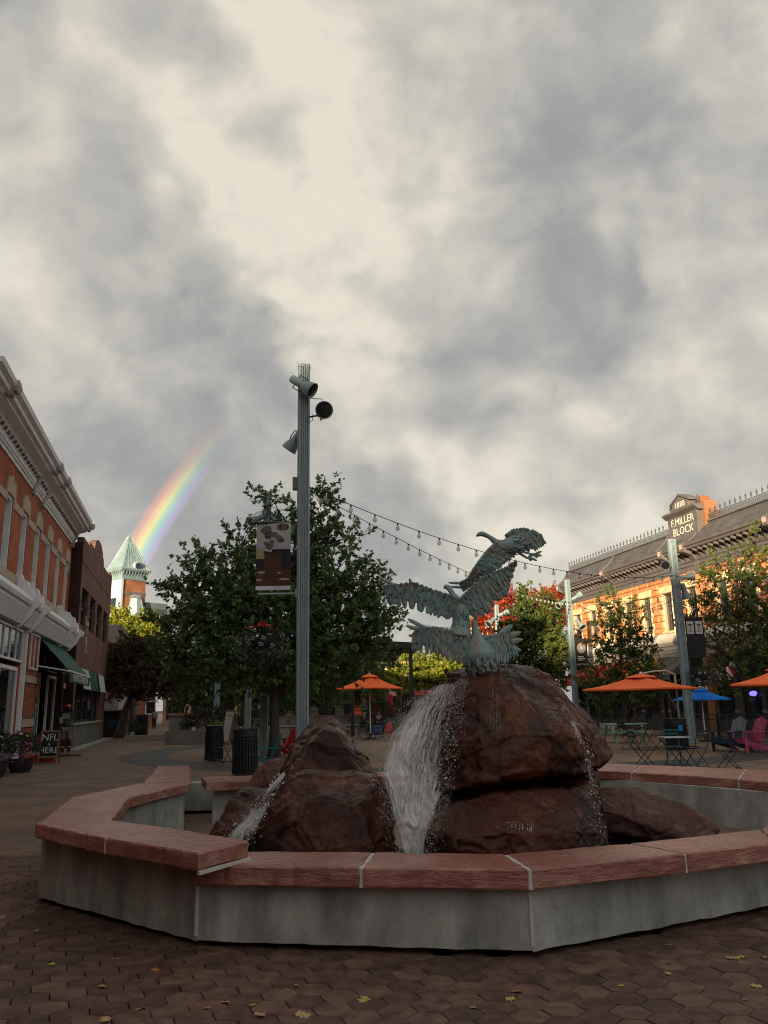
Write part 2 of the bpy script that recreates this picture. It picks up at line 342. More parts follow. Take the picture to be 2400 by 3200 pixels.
# ------------------------------------------------------------------ ground
M_sand = mat('joint_sand', (.026, .021, .018), (.046, .038, .031), rough=.95, scale=30, bump=.3)
M_brickpave = brick_mat('brick_paving', (.165, .112, .080), (.235, .158, .112), (.095, .070, .054), bw=.20, bh=.10, ms=.008, rough=.72, bump=.5)
M_tanpave = brick_mat('tan_paving', (.18, .122, .078), (.235, .162, .105), (.11, .08, .056), bw=.20, bh=.10, ms=.008, rough=.75, bump=.5)
M_greypave = brick_mat('grey_paving', (.060, .060, .060), (.088, .086, .082), (.036, .035, .033), bw=.20, bh=.10, ms=.010, rough=.65, bump=.5)
def sheet(name, poly, z, m): 
    o = MB()._add([(x, y, z) for x, y in poly], [tuple(range(len(poly)))]).build(name, m); return tag(o, kind='structure')
ground = sheet('ground', [(-900, -700), (900, -700), (900, 1500), (-900, 1500)], -.030, M_sand)
HX0, HX1, HY0, HY1 = -6.0, 6.4, 2.6, 9.9                      # the part laid with hexagon pavers
b = MB()
for poly in ([(-300, -60), (300, -60), (300, HY0), (-300, HY0)], [(-300, HY0), (HX0, HY0), (HX0, HY1), (-300, HY1)], [(HX1, HY0), (300, HY0), (300, HY1), (HX1, HY1)], [(-300, HY1), (300, HY1), (300, 400), (-300, 400)]):
    b._add([(x, y, -.008) for x, y in poly], [(0, 1, 2, 3)])
tag(b.build('brick_pavement', M_brickpave), kind='structure')
def ring(name, cx, cy, r0, r1, z, m, a0=0, a1=2 * PI, n=96):
    b = MB(); vs = []; 
    for i in range(n + 1):
        a = a0 + (a1 - a0) * i / n
        for r in (r0, r1): vs.append((cx + r * math.cos(a), cy + r * math.sin(a), z))
    b._add(vs, [(2 * i, 2 * i + 1, 2 * i + 3, 2 * i + 2) for i in range(n)]); return tag(b.build(name, m), kind='structure')
PCX, PCY = 2.6, 33.0
ring('plaza_pavement', PCX, PCY, .01, 10.9, -.004, M_tanpave)
for k in range(4): ring('paver_band', PCX, PCY, 10.9 + k * .42, 10.9 + k * .42 + .405, .0, M_greypave)
tag(sheet('plaza_pavement', [(7, 24), (40, 18), (40, 60), (7, 60)], -.0055, M_tanpave), kind='structure')
# fountain plan (outer wall line, seat caps)
FA, FB, FC_, FD = (-1.36, 6.14), (.91, 5.74), (-3.08, 7.61), (2.92, 6.80)
FOUT = [FA, FB, FD, (5.1, 8.0), (6.3, 10.6), (5.5, 12.1), (3.9, 13.7), (1.0, 14.6), (-2.2, 13.9), (-3.75, 13.9), (-3.2, 11.5), (-3.5, 9.7), FC_]
def inside(p, poly):
    x, y = p; c = False; n = len(poly)
    for i in range(n):
        x0, y0 = poly[i]; x1, y1 = poly[i - 1]
        if (y0 > y) != (y1 > y) and x < (x1 - x0) * (y - y0) / (y1 - y0) + x0: c = not c
    return c
def shrink(poly, d):
    out = []; n = len(poly)
    for i in range(n):
        a, b_, c = Vector(poly[i - 1]), Vector(poly[i]), Vector(poly[(i + 1) % n])
        e0 = (b_ - a).normalized(); e1 = (c - b_).normalized(); n0 = Vector((-e0.y, e0.x)); n1 = Vector((-e1.y, e1.x)); m = (n0 + n1).normalized()
        out.append(tuple(b_ + m * (d / max(.4, m.dot(n0)))))
    return out
M_paver = mat('hexagon_paver', (.080, .043, .032), (.168, .104, .076), rough=.62, scale=9, detail=8, rand=.30, bump=.45, bscale=90, spec=.28, r2=.85)
def hex_pavers():
    R = .118; a = math.radians(-8); w = 1.5 * R; h = math.sqrt(3) * R
    rng = random.Random(3); cells = []
    inner = shrink(FOUT, .10)
    for i in range(-70, 71):
        for j in range(-70, 71):
            x0, y0 = i * w, j * h + (h / 2 if i % 2 else 0)
            x = x0 * math.cos(a) - y0 * math.sin(a); y = x0 * math.sin(a) + y0 * math.cos(a) + 6
            if not (HX0 - .05 < x < HX1 + .05 and HY0 - .05 < y < HY1 + .05) or inside((x, y), inner): continue
            cells.append((x, y))
    def visible(p):
        v = np.array([p[0], p[1], 0]) - CC; z = v @ CF
        if z <= .2: return False
        px, py = 1200 + FPX * (v @ CR) / z, 1600 - FPX * (v @ CU) / z
        if not (-60 < px < 2460 and py < 3270): return False
        # behind the seat wall?
        q = [(p[0] * t, p[1] * t) for t in (.9, .8)]
        return not any(inside(k, FOUT) for k in q)
    cells.sort(key=lambda c: (not visible(c), c[0] ** 2 + c[1] ** 2))
    def shape(b, x, y, z, tx, ty, s=1.0):
        top = []; r0 = R * .974 * s; r1 = R * .948 * s
        for r, zz in ((r0, -.03), (r0, z - .005), (r1, z)):
            for k in range(6):
                t = a + PI / 3 * k; dx, dy = r * math.cos(t), r * math.sin(t)
                top.append((x + dx, y + dy, zz + (0 if zz < -.02 else dx * tx + dy * ty)))
        fs = [tuple(range(12, 18))] + [(6 * q + k, 6 * q + (k + 1) % 6, 6 * q + 6 + (k + 1) % 6, 6 * q + 6 + k) for q in (0, 1) for k in range(6)]
        b._add(top, fs)
    base = MB(); shape(base, 0, 0, 0, 0, 0); me = base.mesh('paver', M_paver)
    for x, y in cells[:300]:
        o = link('paver', me, ground, (x, y, rng.uniform(-.004, .002))); o.rotation_euler = (rng.gauss(0, .008), rng.gauss(0, .008), rng.choice((0, 1, 2, 3, 4, 5)) * PI / 3)
    rest = MB()
    for x, y in cells[300:]: shape(rest, x, y, rng.uniform(-.004, .002), rng.gauss(0, .008), rng.gauss(0, .008))
    o = rest.build('pavers', island_paver(), ground); o['kind'] = 'stuff'
def island_paver():
    m = M_paver.copy(); m.name = 'hexagon_paver_field'; N = m.node_tree.nodes; L = m.node_tree.links
    oi = [n for n in N if n.type == 'OBJECT_INFO'][0]; mr = [l.to_node for l in oi.outputs['Random'].links][0]; geo = [n for n in N if n.type == 'NEW_GEOMETRY'][0]
    L.new(geo.outputs['Random Per Island'], mr.inputs[0]); return m
hex_pavers()

# ------------------------------------------------------------------ fountain basin
M_cap = mat('red_sandstone', (.21, .070, .048), (.39, .195, .145), c3=(.28, .108, .076), rough=.40, scale=2.6, detail=11, bump=.8, bscale=11, spec=.75, stretch=(1, 1, 3), rand=.10, r2=.17)
fountain = thing('fountain', 'low angular concrete fountain basin with red sandstone seat caps in the foreground', 'fountain', (0, 0, 0))
CAPT = {}
def wall_seg(p, q, z1, inward=.30, z0=.055):
    e = Vector((q[0] - p[0], q[1] - p[1])).normalized(); n = Vector((-e.y, e.x))
    return p, q, (q[0] + n.x * inward, q[1] + n.y * inward), (p[0] + n.x * inward, p[1] + n.y * inward)
FIN = shrink(FOUT, .34); n = len(FOUT)
tops = {0: .415, 1: .415, 2: .415, 3: .415, 4: .455, 5: .455, 6: .455, 7: .455, 8: .455, 9: .56, 10: .56, 11: .56, 12: .56}
for i in range(n):
    p, q, q2, p2 = FOUT[i], FOUT[(i + 1) % n], FIN[(i + 1) % n], FIN[i]
    b = MB(); zt = tops[i]
    NX = max(2, int(Vector((q[0] - p[0], q[1] - p[1])).length / .12)); vs = []; rng = random.Random(i)
    for k in range(NX + 1):                              # slightly ragged foot, hanging over a dark recess
        t = k / NX; o_ = lerp(Vector(p), Vector(q), t); w_ = lerp(Vector(p2), Vector(q2), t); f_ = .040 + rng.uniform(-.006, .006)
        vs += [(o_.x, o_.y, f_), (o_.x, o_.y, zt), (w_.x, w_.y, zt), (w_.x, w_.y, f_)]
    fs = []
    for k in range(NX):
        a_ = 4 * k; c_ = a_ + 4; fs += [(a_, c_, c_ + 1, a_ + 1), (a_ + 1, c_ + 1, c_ + 2, a_ + 2), (a_ + 2, c_ + 2, c_ + 3, a_ + 3), (a_ + 3, c_ + 3, c_, a_)]
    fs += [(0, 1, 2, 3), (4 * NX + 3, 4 * NX + 2, 4 * NX + 1, 4 * NX)]
    b._add(vs, fs); b.build('wall_panel', M_concrete, fountain)
b = MB(); b.prism(shrink(FOUT, .06), -.2, .062); b.build('plinth', M_sand, fountain) if False else None
# recessed dark foot
rec = shrink(FOUT, .20); rin = shrink(FOUT, .30); b = MB()
for i in range(n): b._add([(*rec[i], -.028), (*rec[(i + 1) % n], -.028), (*rec[(i + 1) % n], .06), (*rec[i], .06)], [(0, 1, 2, 3)])
b.build('recessed_foot', M_sand, fountain)
for i in (0, 1):                                         # pale vertical joints at the two front corners
    p = FOUT[i]; MB().bb(p[0] - .012, p[0] + .012, p[1] - .006, p[1] + .012, .07, .41).build('joint', M_mortar, fountain)
def cap_slab(poly, z0, z1, seed):
    """split-faced stone slab: ragged edges, gently uneven top"""
    rng = random.Random(seed); pts = []; n = len(poly); P = [Vector(p) for p in poly]
    area = sum(P[i].x * P[(i + 1) % n].y - P[(i + 1) % n].x * P[i].y for i in range(n))
    if area < 0: P.reverse()
    bm = bmesh.new(); outline = []
    for i in range(n):
        a, c = P[i], P[(i + 1) % n]; k = max(2, int((c - a).length / .05)); e = (c - a).normalized(); nn = Vector((e.y, -e.x))
        for j in range(k):
            t = j / k; q = lerp(a, c, t)
            if j: q = q + nn * (mnoise.noise(Vector((q.x * 7, q.y * 7, seed * 3.1))) * .013 + rng.uniform(-.006, .006))
            outline.append(q)
    m = len(outline); lay = []
    cen = sum(outline, Vector((0, 0))) / m
    def zt(q, d): return d + mnoise.noise(Vector((q.x * 3, q.y * 3, seed))) * .004 + mnoise.noise(Vector((q.x * 11, q.y * 11, seed))) * .003
    for z, off in ((z0, .012), (z0 + .012, 0), (lerp(z0, z1, .5), 'j'), (z1 - .012, 0), (z1, -.012)):
        row = []
        for q in outline:
            d = (q - cen).normalized()
            o_ = (mnoise.noise(Vector((q.x * 9, q.y * 9, z * 30 + seed))) * .010) if off == 'j' else (off if off < 0 else -off)
            r = q + d * o_; row.append(bm.verts.new((r.x, r.y, zt(r, z) if z >= z1 - .013 else z)))
        lay.append(row)
    for a, c in zip(lay[:-1], lay[1:]):
        for j in range(m): bm.faces.new((a[j], a[(j + 1) % m], c[(j + 1) % m], c[j]))
    tf = bm.faces.new(lay[-1]); bm.faces.new(list(reversed(lay[0])))
    me = bpy.data.meshes.new('cap_stone'); bm.to_mesh(me); bm.free(); me.materials.append(M_cap)
    return link('cap_stone', me, fountain)
ZF0, ZF1, ZL0, ZL1, ZB0, ZB1 = .42, .55, .565, .68, .46, .585
def g2(px, py, z): p = gnd(px, py, z); return (p.x, p.y)
G = .012
f_o = [g2(606, 2704, ZF1), g2(1128, 2711, ZF1), g2(1657, 2716, ZF1), g2(2142, 2668, ZF1), g2(2420, 2634, ZF1)]
f_i = [g2(755, 2661, ZF1), g2(1167, 2663, ZF1), g2(1580, 2669, ZF1), g2(1965, 2636, ZF1), g2(2380, 2592, ZF1)]
def gap(a, b, d):                                        # move point a towards b by d
    v = Vector(b) - Vector(a); return tuple(Vector(a) + v.normalized() * d)
for i in range(4):
    o0, o1, i0, i1 = f_o[i], f_o[i + 1], f_i[i], f_i[i + 1]
    cap_slab([gap(o0, o1, G), gap(o1, o0, G), gap(i1, i0, G), gap(i0, i1, G)], ZF0, ZF1, 10 + i)
cap_slab([f_o[4], (5.2, 7.75), (4.75, 8.45), f_i[4]], ZF0, ZF1 + .006, 15)
cap_slab([(5.22, 7.77), (6.5, 10.6), (5.85, 10.75), (4.77, 8.47)], ZF0, ZF1 + .002, 16)
for i in (1, 2, 3):                                      # pale mortar in the joints
    a, c = Vector(f_o[i]), Vector(f_i[i]); e = (c - a).normalized(); s_ = Vector((-e.y, e.x)) * (G + .004); a2 = a - e * -.004
    MB().prism([tuple(a2 + s_ * -1), tuple(a2 + s_), tuple(c + s_), tuple(c - s_)][::1], ZF0 + .004, ZF1 - .007).build('mortar_joint', M_mortar, fountain)
l_corner, l_end, l_endi = g2(113, 2574, ZL1), g2(620, 2666, ZL1), g2(776, 2627, ZL1)
j_i, j_o, in1, in2, in3 = g2(523, 2586, ZL1), g2(330, 2619, ZL1), g2(347, 2562, ZL1), g2(405, 2490, ZL1), g2(595, 2446, ZL1)
bk_i, bk_o, o3, o2 = g2(593, 2392, ZL1), g2(497, 2393, ZL1), g2(448, 2446, ZL1), g2(227, 2490, ZL1)
cap_slab([gap(j_o, l_end, G), l_end, l_endi, gap(j_i, l_endi, G)], ZL0, ZL1, 21)
cap_slab([l_corner, gap(j_o, l_corner, G), gap(j_i, in1, G), in1, in2, o2], ZL0, ZL1 - .004, 22)
cap_slab([o2, in2, in3, o3], ZL0, ZL1 - .002, 23) 
cap_slab([o3, in3, bk_i, bk_o], ZL0, ZL1, 24)
a, c = Vector(j_o), Vector(j_i); e = (c - a).normalized(); s_ = Vector((-e.y, e.x)) * (G + .004)
MB().prism([tuple(a - s_ + e * .004), tuple(c - s_), tuple(c + s_), tuple(a + s_ + e * .004)][::-1], ZL0 + .004, ZL1 - .010).build('mortar_joint', M_mortar, fountain)
# mortar bed where the raised slabs end over the front slab
MB().prism([gap(l_end, l_endi, -.004), gap((l_end[0] + .02, l_end[1] - .02), l_endi, -.004), (l_endi[0] + .022, l_endi[1] - .012), l_endi], ZF1 - .002, ZL0 + .004).build('mortar_bed', M_mortar, fountain)
# back seat wall: left stretch and right stretch
bl = [(-2.62, 12.15), (.9, 12.9), (.9, 13.6), (-2.9, 13.1)]
cap_slab(bl, ZB0, ZB1, 31)
r_i = [g2(1850, 2406, ZB1), g2(1972, 2413, ZB1), g2(2307, 2434, ZB1), g2(2480, 2452, ZB1)]
r_o = [g2(1800, 2381, ZB1), g2(2008, 2390, ZB1), g2(2330, 2403, ZB1), g2(2520, 2412, ZB1)]
for i in range(3):
    cap_slab([gap(r_i[i], r_i[i + 1], G), gap(r_i[i + 1], r_i[i], G), gap(r_o[i + 1], r_o[i], G), gap(r_o[i], r_o[i + 1], G)], ZB0, ZB1, 33 + i)
    if i: MB().prism([gap(r_i[i], r_i[i + 1], -G - .003), gap(r_i[i], r_i[i + 1], G + .003), gap(r_o[i], r_o[i + 1], G), gap(r_o[i], r_o[i + 1], -G)], ZB0 + .003, ZB1 - .006).build('mortar_joint', M_mortar, fountain)
cap_slab([r_i[3], (5.84, 10.72), (6.5, 10.66), r_o[3]], ZB0, ZB1, 37)
cap_slab([(.92, 12.9), r_i[0], r_o[0], (.92, 13.6)], ZB0, ZB1, 38)
# inner face walls behind the rocks
for p, q in ((r_i[0], r_i[3]), ((-2.55, 12.3), (.9, 13.05)), ((.9, 13.05), r_i[0])):
    pv, qv = Vector(p), Vector(q); e = (qv - pv).normalized(); nn = Vector((-e.y, e.x))
    pv += nn * .06; qv += nn * .06
    MB().prism([tuple(pv), tuple(qv), tuple(qv + nn * .25), tuple(pv + nn * .25)], -.55, ZB0 + .004).build('basin_wall', M_concrete, fountain)
in_l = [in3, in2, in1]
for p, q in ((in3, in2), (in2, gap(in1, in2, .28)), ((bk_i[0] - .0, bk_i[1] - .0), in3)):
    pv, qv = Vector(p), Vector(q); e = (qv - pv).normalized(); nn = Vector((e.y, -e.x)) 
    pv += nn * .07; qv += nn * .07
    MB().prism([tuple(pv), tuple(pv + nn * .25), tuple(qv + nn * .25), tuple(qv)], -.55, ZL0 + .003).build('basin_wall', M_concrete, fountain)
M_water = mat('basin_water', (.020, .026, .024), (.03, .036, .032), rough=.05, scale=3, bump=.22, bscale=7, spec=.6, ior=1.33)
tag(MB().prism(shrink(FOUT, .30), -.5, -.06).build('water', M_water), kind='structure')

# ------------------------------------------------------------------ boulders
def rock_mat(name, dark, mid, light, orange, wet):
    """weathered red stone: large colour fields, fine grain, stains running down, wet and dull patches"""
    m = bpy.data.materials.new(name); m.use_nodes = True; N = m.node_tree.nodes; L = m.node_tree.links; bs = N['Principled BSDF']; geo = N.new('ShaderNodeNewGeometry')
    def nz(sc, det, ro=.6, st=None, dist=0):
        n = N.new('ShaderNodeTexNoise'); n.inputs['Scale'].default_value = sc; n.inputs['Detail'].default_value = det; n.inputs['Roughness'].default_value = ro; n.inputs['Distortion'].default_value = dist; v = geo.outputs['Position']
        if st: mp = N.new('ShaderNodeMapping'); mp.inputs['Scale'].default_value = st; L.new(v, mp.inputs['Vector']); v = mp.outputs[0]
        L.new(v, n.inputs['Vector']); return n.outputs['Fac']
    def mixc(f, f0, f1, a, b):
        r = N.new('ShaderNodeMapRange'); r.inputs['From Min'].default_value = f0; r.inputs['From Max'].default_value = f1; L.new(f, r.inputs[0]); x = N.new('ShaderNodeMix'); x.data_type = 'RGBA'; L.new(r.outputs[0], x.inputs[0])
        for i, c in ((6, a), (7, b)):
            if isinstance(c, tuple): x.inputs[i].default_value = (*c, 1)
            else: L.new(c, x.inputs[i])
        return x.outputs[2]
    big = nz(1.5, 6, .55, None, .4); c = mixc(big, .36, .62, dark, mid); c = mixc(nz(2.3, 8, .62, (1, 1, .5)), .52, .70, c, orange); c = mixc(nz(4.5, 10, .7), .55, .74, c, light); c = mixc(nz(30, 4, .7), .30, .50, dark, c); c = mixc(nz(3.0, 9, .7, (2.6, 2.6, .22), .5), .66, .76, c, (.20, .19, .175))
    L.new(c, bs.inputs['Base Color']); r = N.new('ShaderNodeMapRange'); r.inputs['From Min'].default_value = .35; r.inputs['From Max'].default_value = .65; r.inputs['To Min'].default_value = wet[0]; r.inputs['To Max'].default_value = wet[1]; L.new(nz(2.2, 7), r.inputs[0]); L.new(r.outputs[0], bs.inputs['Roughness']); bs.inputs['Specular IOR Level'].default_value = .24
    b1 = N.new('ShaderNodeBump'); b1.inputs['Strength'].default_value = .75; b1.inputs['Distance'].default_value = .030; L.new(nz(8, 12, .68), b1.inputs['Height']); b2 = N.new('ShaderNodeBump'); b2.inputs['Strength'].default_value = .55; b2.inputs['Distance'].default_value = .010; L.new(nz(46, 5, .7), b2.inputs['Height']); L.new(b1.outputs[0], b2.inputs['Normal']); L.new(b2.outputs[0], bs.inputs['Normal']); return m
M_rock = rock_mat('wet_red_rock', (.014, .0042, .0026), (.078, .021, .0095), (.150, .060, .038), (.140, .042, .011), (.16, .55)); M_rockdry = rock_mat('dry_red_rock', (.060, .026, .022), (.125, .060, .050), (.24, .150, .132), (.15, .066, .045), (.55, .85))
def rock(label, pts, seed, m, vox=.019, amp=.035, smooth=2, cuts=()):
    bm = bmesh.new()
    for p in pts: bm.verts.new(p)
    bmesh.ops.convex_hull(bm, input=bm.verts[:])
    for v in [v for v in bm.verts if not v.link_faces]: bm.verts.remove(v)
    me = bpy.data.meshes.new('boulder'); bm.to_mesh(me); bm.free()
    o = link('boulder', me); r = o.modifiers.new('remesh', 'REMESH'); r.mode = 'VOXEL'; r.voxel_size = vox
    s = o.modifiers.new('smooth', 'SMOOTH'); s.iterations = smooth; s.factor = .5
    dg = bpy.context.evaluated_depsgraph_get(); me2 = bpy.data.meshes.new_from_object(o.evaluated_get(dg)); o.modifiers.clear(); o.data = me2
    nv = len(me2.vertices); co = np.empty(nv * 3, np.float32); me2.vertices.foreach_get('co', co); co = co.reshape(-1, 3)
    no = np.empty(nv * 3, np.float32); me2.vertices.foreach_get('normal', no); no = no.reshape(-1, 3)
    off = Vector((seed * 7.3, seed * 3.7, seed * 1.9)); res = np.empty_like(co)
    for i in range(nv):
        p = Vector(co[i].tolist()) + off
        w = p + Vector((mnoise.noise(p * 2.0), mnoise.noise(p * 2.0 + Vector((9, 3, 1))), 0)) * .25
        vd, vp = mnoise.voronoi(Vector((w.x * 2.1, w.y * 2.1, w.z * 2.6))); f = vd[1] - vd[0]                # broken facets with sunk seams
        d = amp * .42 * (mnoise.cell(vp[0] * 5.3) - .5) * min(1, f * 7) - amp * .55 * max(0, .05 - f) * 20
        d += amp * .55 * mnoise.noise(p * 1.3) + amp * .34 * (abs(mnoise.noise(p * 3.2)) * -1.8 + .45) + amp * .30 * mnoise.noise(Vector((p.x * 6, p.y * 6, p.z * 11))) + amp * .20 * (abs(mnoise.noise(p * 15.0)) * -1.5) + amp * .12 * mnoise.noise(p * 33.0)
        lg = p.x * .5 + p.y * .25 + p.z * .83; lf = (lg * 3.4 + mnoise.noise(p * 1.4) * .9) % 1.0; d += amp * .55 * (lf ** 4 - .2) * (.5 + .5 * mnoise.noise(p * .9 + Vector((4, 4, 4))))      # cleavage ledges
        res[i] = co[i] + no[i] * d
    me2.vertices.foreach_set('co', res.ravel()); me2.materials.clear(); me2.materials.append(m); me2.polygons.foreach_set('use_smooth', [True] * len(me2.polygons)); me2.update()
    bpy.data.meshes.remove(me)
    return tag(o, label, 'boulder', 'boulders in the fountain')
def P3(lst): return [at(px, py, Y) for px, py, Y in lst]
rock_main = rock('huge wet red boulder carrying the bronze geese, water pouring off its left side',
     P3([(1400, 2100, 8.6), (1560, 2080, 8.3), (1630, 2070, 8.6), (1742, 2122, 8.7), (1872, 2262, 8.6), (1916, 2366, 8.5), (1850, 2425, 8.2), (1836, 2420, 7.6), (1640, 2410, 7.25), (1500, 2450, 7.2), (1385, 2480, 7.5),
         (1290, 2360, 7.9), (1260, 2420, 8.6), (1290, 2290, 8.6), (1345, 2165, 8.5), (1470, 2160, 7.75), (1560, 2120, 7.75), (1700, 2240, 7.55), (1790, 2290, 7.5), (1500, 2300, 7.3), (1660, 2300, 7.3), (1850, 2300, 9.4), (1500, 2110, 9.5), (1700, 2130, 9.6), (1330, 2300, 9.6), (1860, 2400, 9.4), (1350, 2450, 9.4)]), 1, M_rock, amp=.060)
rock_low = rock('broad wet red boulder under the huge one, white mineral stain on its front',
     P3([(1405, 2515, 7.3), (1330, 2590, 7.1), (1315, 2700, 7.1), (1500, 2480, 7.3), (1660, 2462, 7.35), (1837, 2446, 7.6), (1880, 2490, 7.6), (1893, 2590, 7.4), (1900, 2720, 7.3), (1600, 2760, 6.95), (1600, 2600, 6.95), (1800, 2600, 7.05), (1430, 2620, 6.95),
         (1400, 2420, 9.0), (1860, 2380, 9.0), (1640, 2400, 9.3), (1900, 2650, 9.0), (1330, 2650, 9.0), (1420, 2740, 7.0), (1800, 2740, 7.0)]), 2, M_rock, amp=.052)
rock('tall pointed red boulder at the back of the left rock pile',
     P3([(1039, 2226, 8.6), (1077, 2258, 8.6), (1100, 2300, 8.5), (1150, 2380, 8.4), (1200, 2440, 8.4), (955, 2262, 8.8), (915, 2320, 8.8), (862, 2425, 8.7), (800, 2560, 8.6), (930, 2370, 8.05), (1080, 2370, 8.0), (1010, 2270, 8.15), (1060, 2290, 8.1), (1130, 2420, 7.9), (880, 2450, 7.95), (850, 2650, 8.0), (1230, 2650, 8.2), (1039, 2300, 9.4), (1150, 2500, 9.6), (870, 2500, 9.6)]), 3, M_rock, amp=.045)
rock('large rounded dark boulder in front of the left rock pile',
     P3([(954, 2392, 7.7), (1050, 2402, 7.7), (1180, 2412, 7.75), (1224, 2509, 7.6), (1246, 2660, 7.5), (1250, 2740, 7.4), (876, 2428, 7.7), (802, 2534, 7.6), (777, 2625, 7.5), (770, 2740, 7.4), (1000, 2470, 7.2), (1130, 2500, 7.15), (900, 2540, 7.1), (1000, 2660, 6.9), (1180, 2680, 7.0), (860, 2680, 7.0), (1000, 2760, 6.9), (1200, 2500, 8.6), (830, 2560, 8.6), (1230, 2700, 8.6), (950, 2420, 8.5)]), 4, M_rock, amp=.052)
rock('dark low boulder at the left end of the rock pile beside the narrow stream',
     P3([(769, 2462, 8.6), (728, 2474, 8.5), (690, 2540, 8.3), (646, 2604, 8.2), (640, 2680, 8.1), (850, 2455, 8.5), (900, 2560, 8.0), (860, 2700, 7.8), (760, 2600, 7.8), (700, 2640, 7.9), (780, 2470, 9.4), (680, 2600, 9.4), (880, 2500, 9.5)]), 5, M_rock, amp=.045)
rock('rough pinkish boulder behind the left rock pile',
     P3([(770, 2455, 9.6), (800, 2404, 9.7), (836, 2376, 9.8), (900, 2352, 9.8), (960, 2330, 9.8), (950, 2500, 9.4), (800, 2520, 9.5), (1000, 2440, 9.4), (830, 2400, 10.6), (930, 2380, 10.6), (770, 2560, 9.8)]), 6, M_rockdry, amp=.045)
rock('low dry red boulder lying by the right rim of the basin',
     P3([(1850, 2462, 9.0), (1900, 2452, 9.0), (1945, 2448, 9.1), (1990, 2454, 9.1), (2053, 2477, 9.1), (2125, 2509, 9.0), (2198, 2549, 8.9), (2250, 2589, 8.8), (2256, 2625, 8.7), (2180, 2640, 8.3), (2130, 2600, 8.35), (1960, 2500, 8.6), (1880, 2530, 8.5), (1870, 2600, 8.6), (1950, 2470, 9.8), (2150, 2540, 9.8), (2240, 2640, 9.4), (1880, 2640, 9.3), (2080, 2640, 8.9)]), 7, M_rockdry, amp=.052)
# marks on the stone, laid on the surface the camera-side of each boulder shows
def on_rock(o, px, py):
    d = Vector(ray(px, py)).normalized(); ok, loc, nrm, _ = o.ray_cast(Vector(CC), d); return (loc, nrm) if ok else (None, None)
bpy.context.view_layer.update()
def marks(name, o, lines, rad, m, sink):
    b = MB()
    for ln in lines:
        pts = []
        for (x0, y0), (x1, y1) in zip(ln[:-1], ln[1:]):
            for k in range(6):
                q, n_ = on_rock(o, lerp(x0, x1, k / 6), lerp(y0, y1, k / 6))
                if q is not None: pts.append(q - n_ * sink)
        if len(pts) > 2: r = [rad * (.5 + .5 * math.sin(PI * (k + 1) / (len(pts) + 1))) * (.8 + .4 * mnoise.noise(p * 30)) for k, p in enumerate(pts)]; b.tube(pts, r, 6, flat=1.0)
    if b.v: b.build(name, m, o, smooth=True)
M_lime = mat('lime_deposit', (.20, .20, .185), (.36, .36, .34), rough=.8, scale=30); M_groove = mat('drilled_groove', (.115, .040, .016), (.16, .062, .028), rough=.6, scale=20)
marks('drill_groove', rock_main, [[(1603, 2142), (1650, 2200), (1694, 2252)]], .026, M_groove, .012)
rng = random.Random(77)
marks('mineral_stain', rock_low, [[(1546, 2566), (1580, 2572), (1620, 2566), (1664, 2578)]] + [[(x, 2570), (x + rng.uniform(-4, 6), 2570 + rng.uniform(12, 55))] for x in (1552, 1600, 1612, 1622, 1634, 1648, 1656, 1662)], .008, M_lime, .005)
marks('mineral_stain', rock_main, [[(x, 2120 + rng.uniform(0, 40)), (x + rng.uniform(-3, 5), 2230), (x + rng.uniform(-2, 12), 2290 + rng.uniform(0, 70))] for x in (1530, 1537, 1543, 1550, 1556)], .007, mat('grey_deposit', (.085, .080, .070), (.15, .145, .13), rough=.8, scale=30), .0045)
# ------------------------------------------------------------------ bronze geese
def patina():
    m = bpy.data.materials.new('green_bronze_patina'); m.use_nodes = True; nt = m.node_tree; N = nt.nodes; L = nt.links; bs = N['Principled BSDF']
    geo = N.new('ShaderNodeNewGeometry')
    def nz(s, d=6):
        n = N.new('ShaderNodeTexNoise'); n.inputs['Scale'].default_value = s; n.inputs['Detail'].default_value = d; n.inputs['Roughness'].default_value = .62; L.new(geo.outputs['Position'], n.inputs['Vector']); return n.outputs['Fac']
    rp = N.new('ShaderNodeValToRGB'); e = rp.color_ramp.elements; e[0].position = .30; e[0].color = (.04, .042, .036, 1); e[1].position = .72; e[1].color = (.25, .40, .41, 1)
    x = e.new(.44); x.color = (.23, .24, .21, 1); x = e.new(.55); x.color = (.18, .29, .295, 1)
    mx = N.new('ShaderNodeMath'); mx.operation = 'MULTIPLY_ADD'; mx.inputs[1].default_value = .35; L.new(nz(22), mx.inputs[0])
    m2 = N.new('ShaderNodeMath'); m2.operation = 'MULTIPLY'; m2.inputs[1].default_value = .66; L.new(nz(4.2), m2.inputs[0]); L.new(m2.outputs[0], mx.inputs[2])
    L.new(mx.outputs[0], rp.inputs[0]); L.new(rp.outputs[0], bs.inputs['Base Color']); bs.inputs['Roughness'].default_value = .55; bs.inputs['Metallic'].default_value = .10
    b = N.new('ShaderNodeBump'); b.inputs['Strength'].default_value = .7; b.inputs['Distance'].default_value = .012; L.new(nz(38), b.inputs['Height']); L.new(b.outputs[0], bs.inputs['Normal'])
    return m
M_bronze = patina()
SY = 8.25
def S(x, y, dy=0.0): return at(1150 + x * .3617, 1600 + y * .3617, SY + dy)
def poly_at(pts, t):
    k = len(pts) - 1; i = min(int(t * k), k - 1); return lerp(pts[i], pts[i + 1], t * k - i)
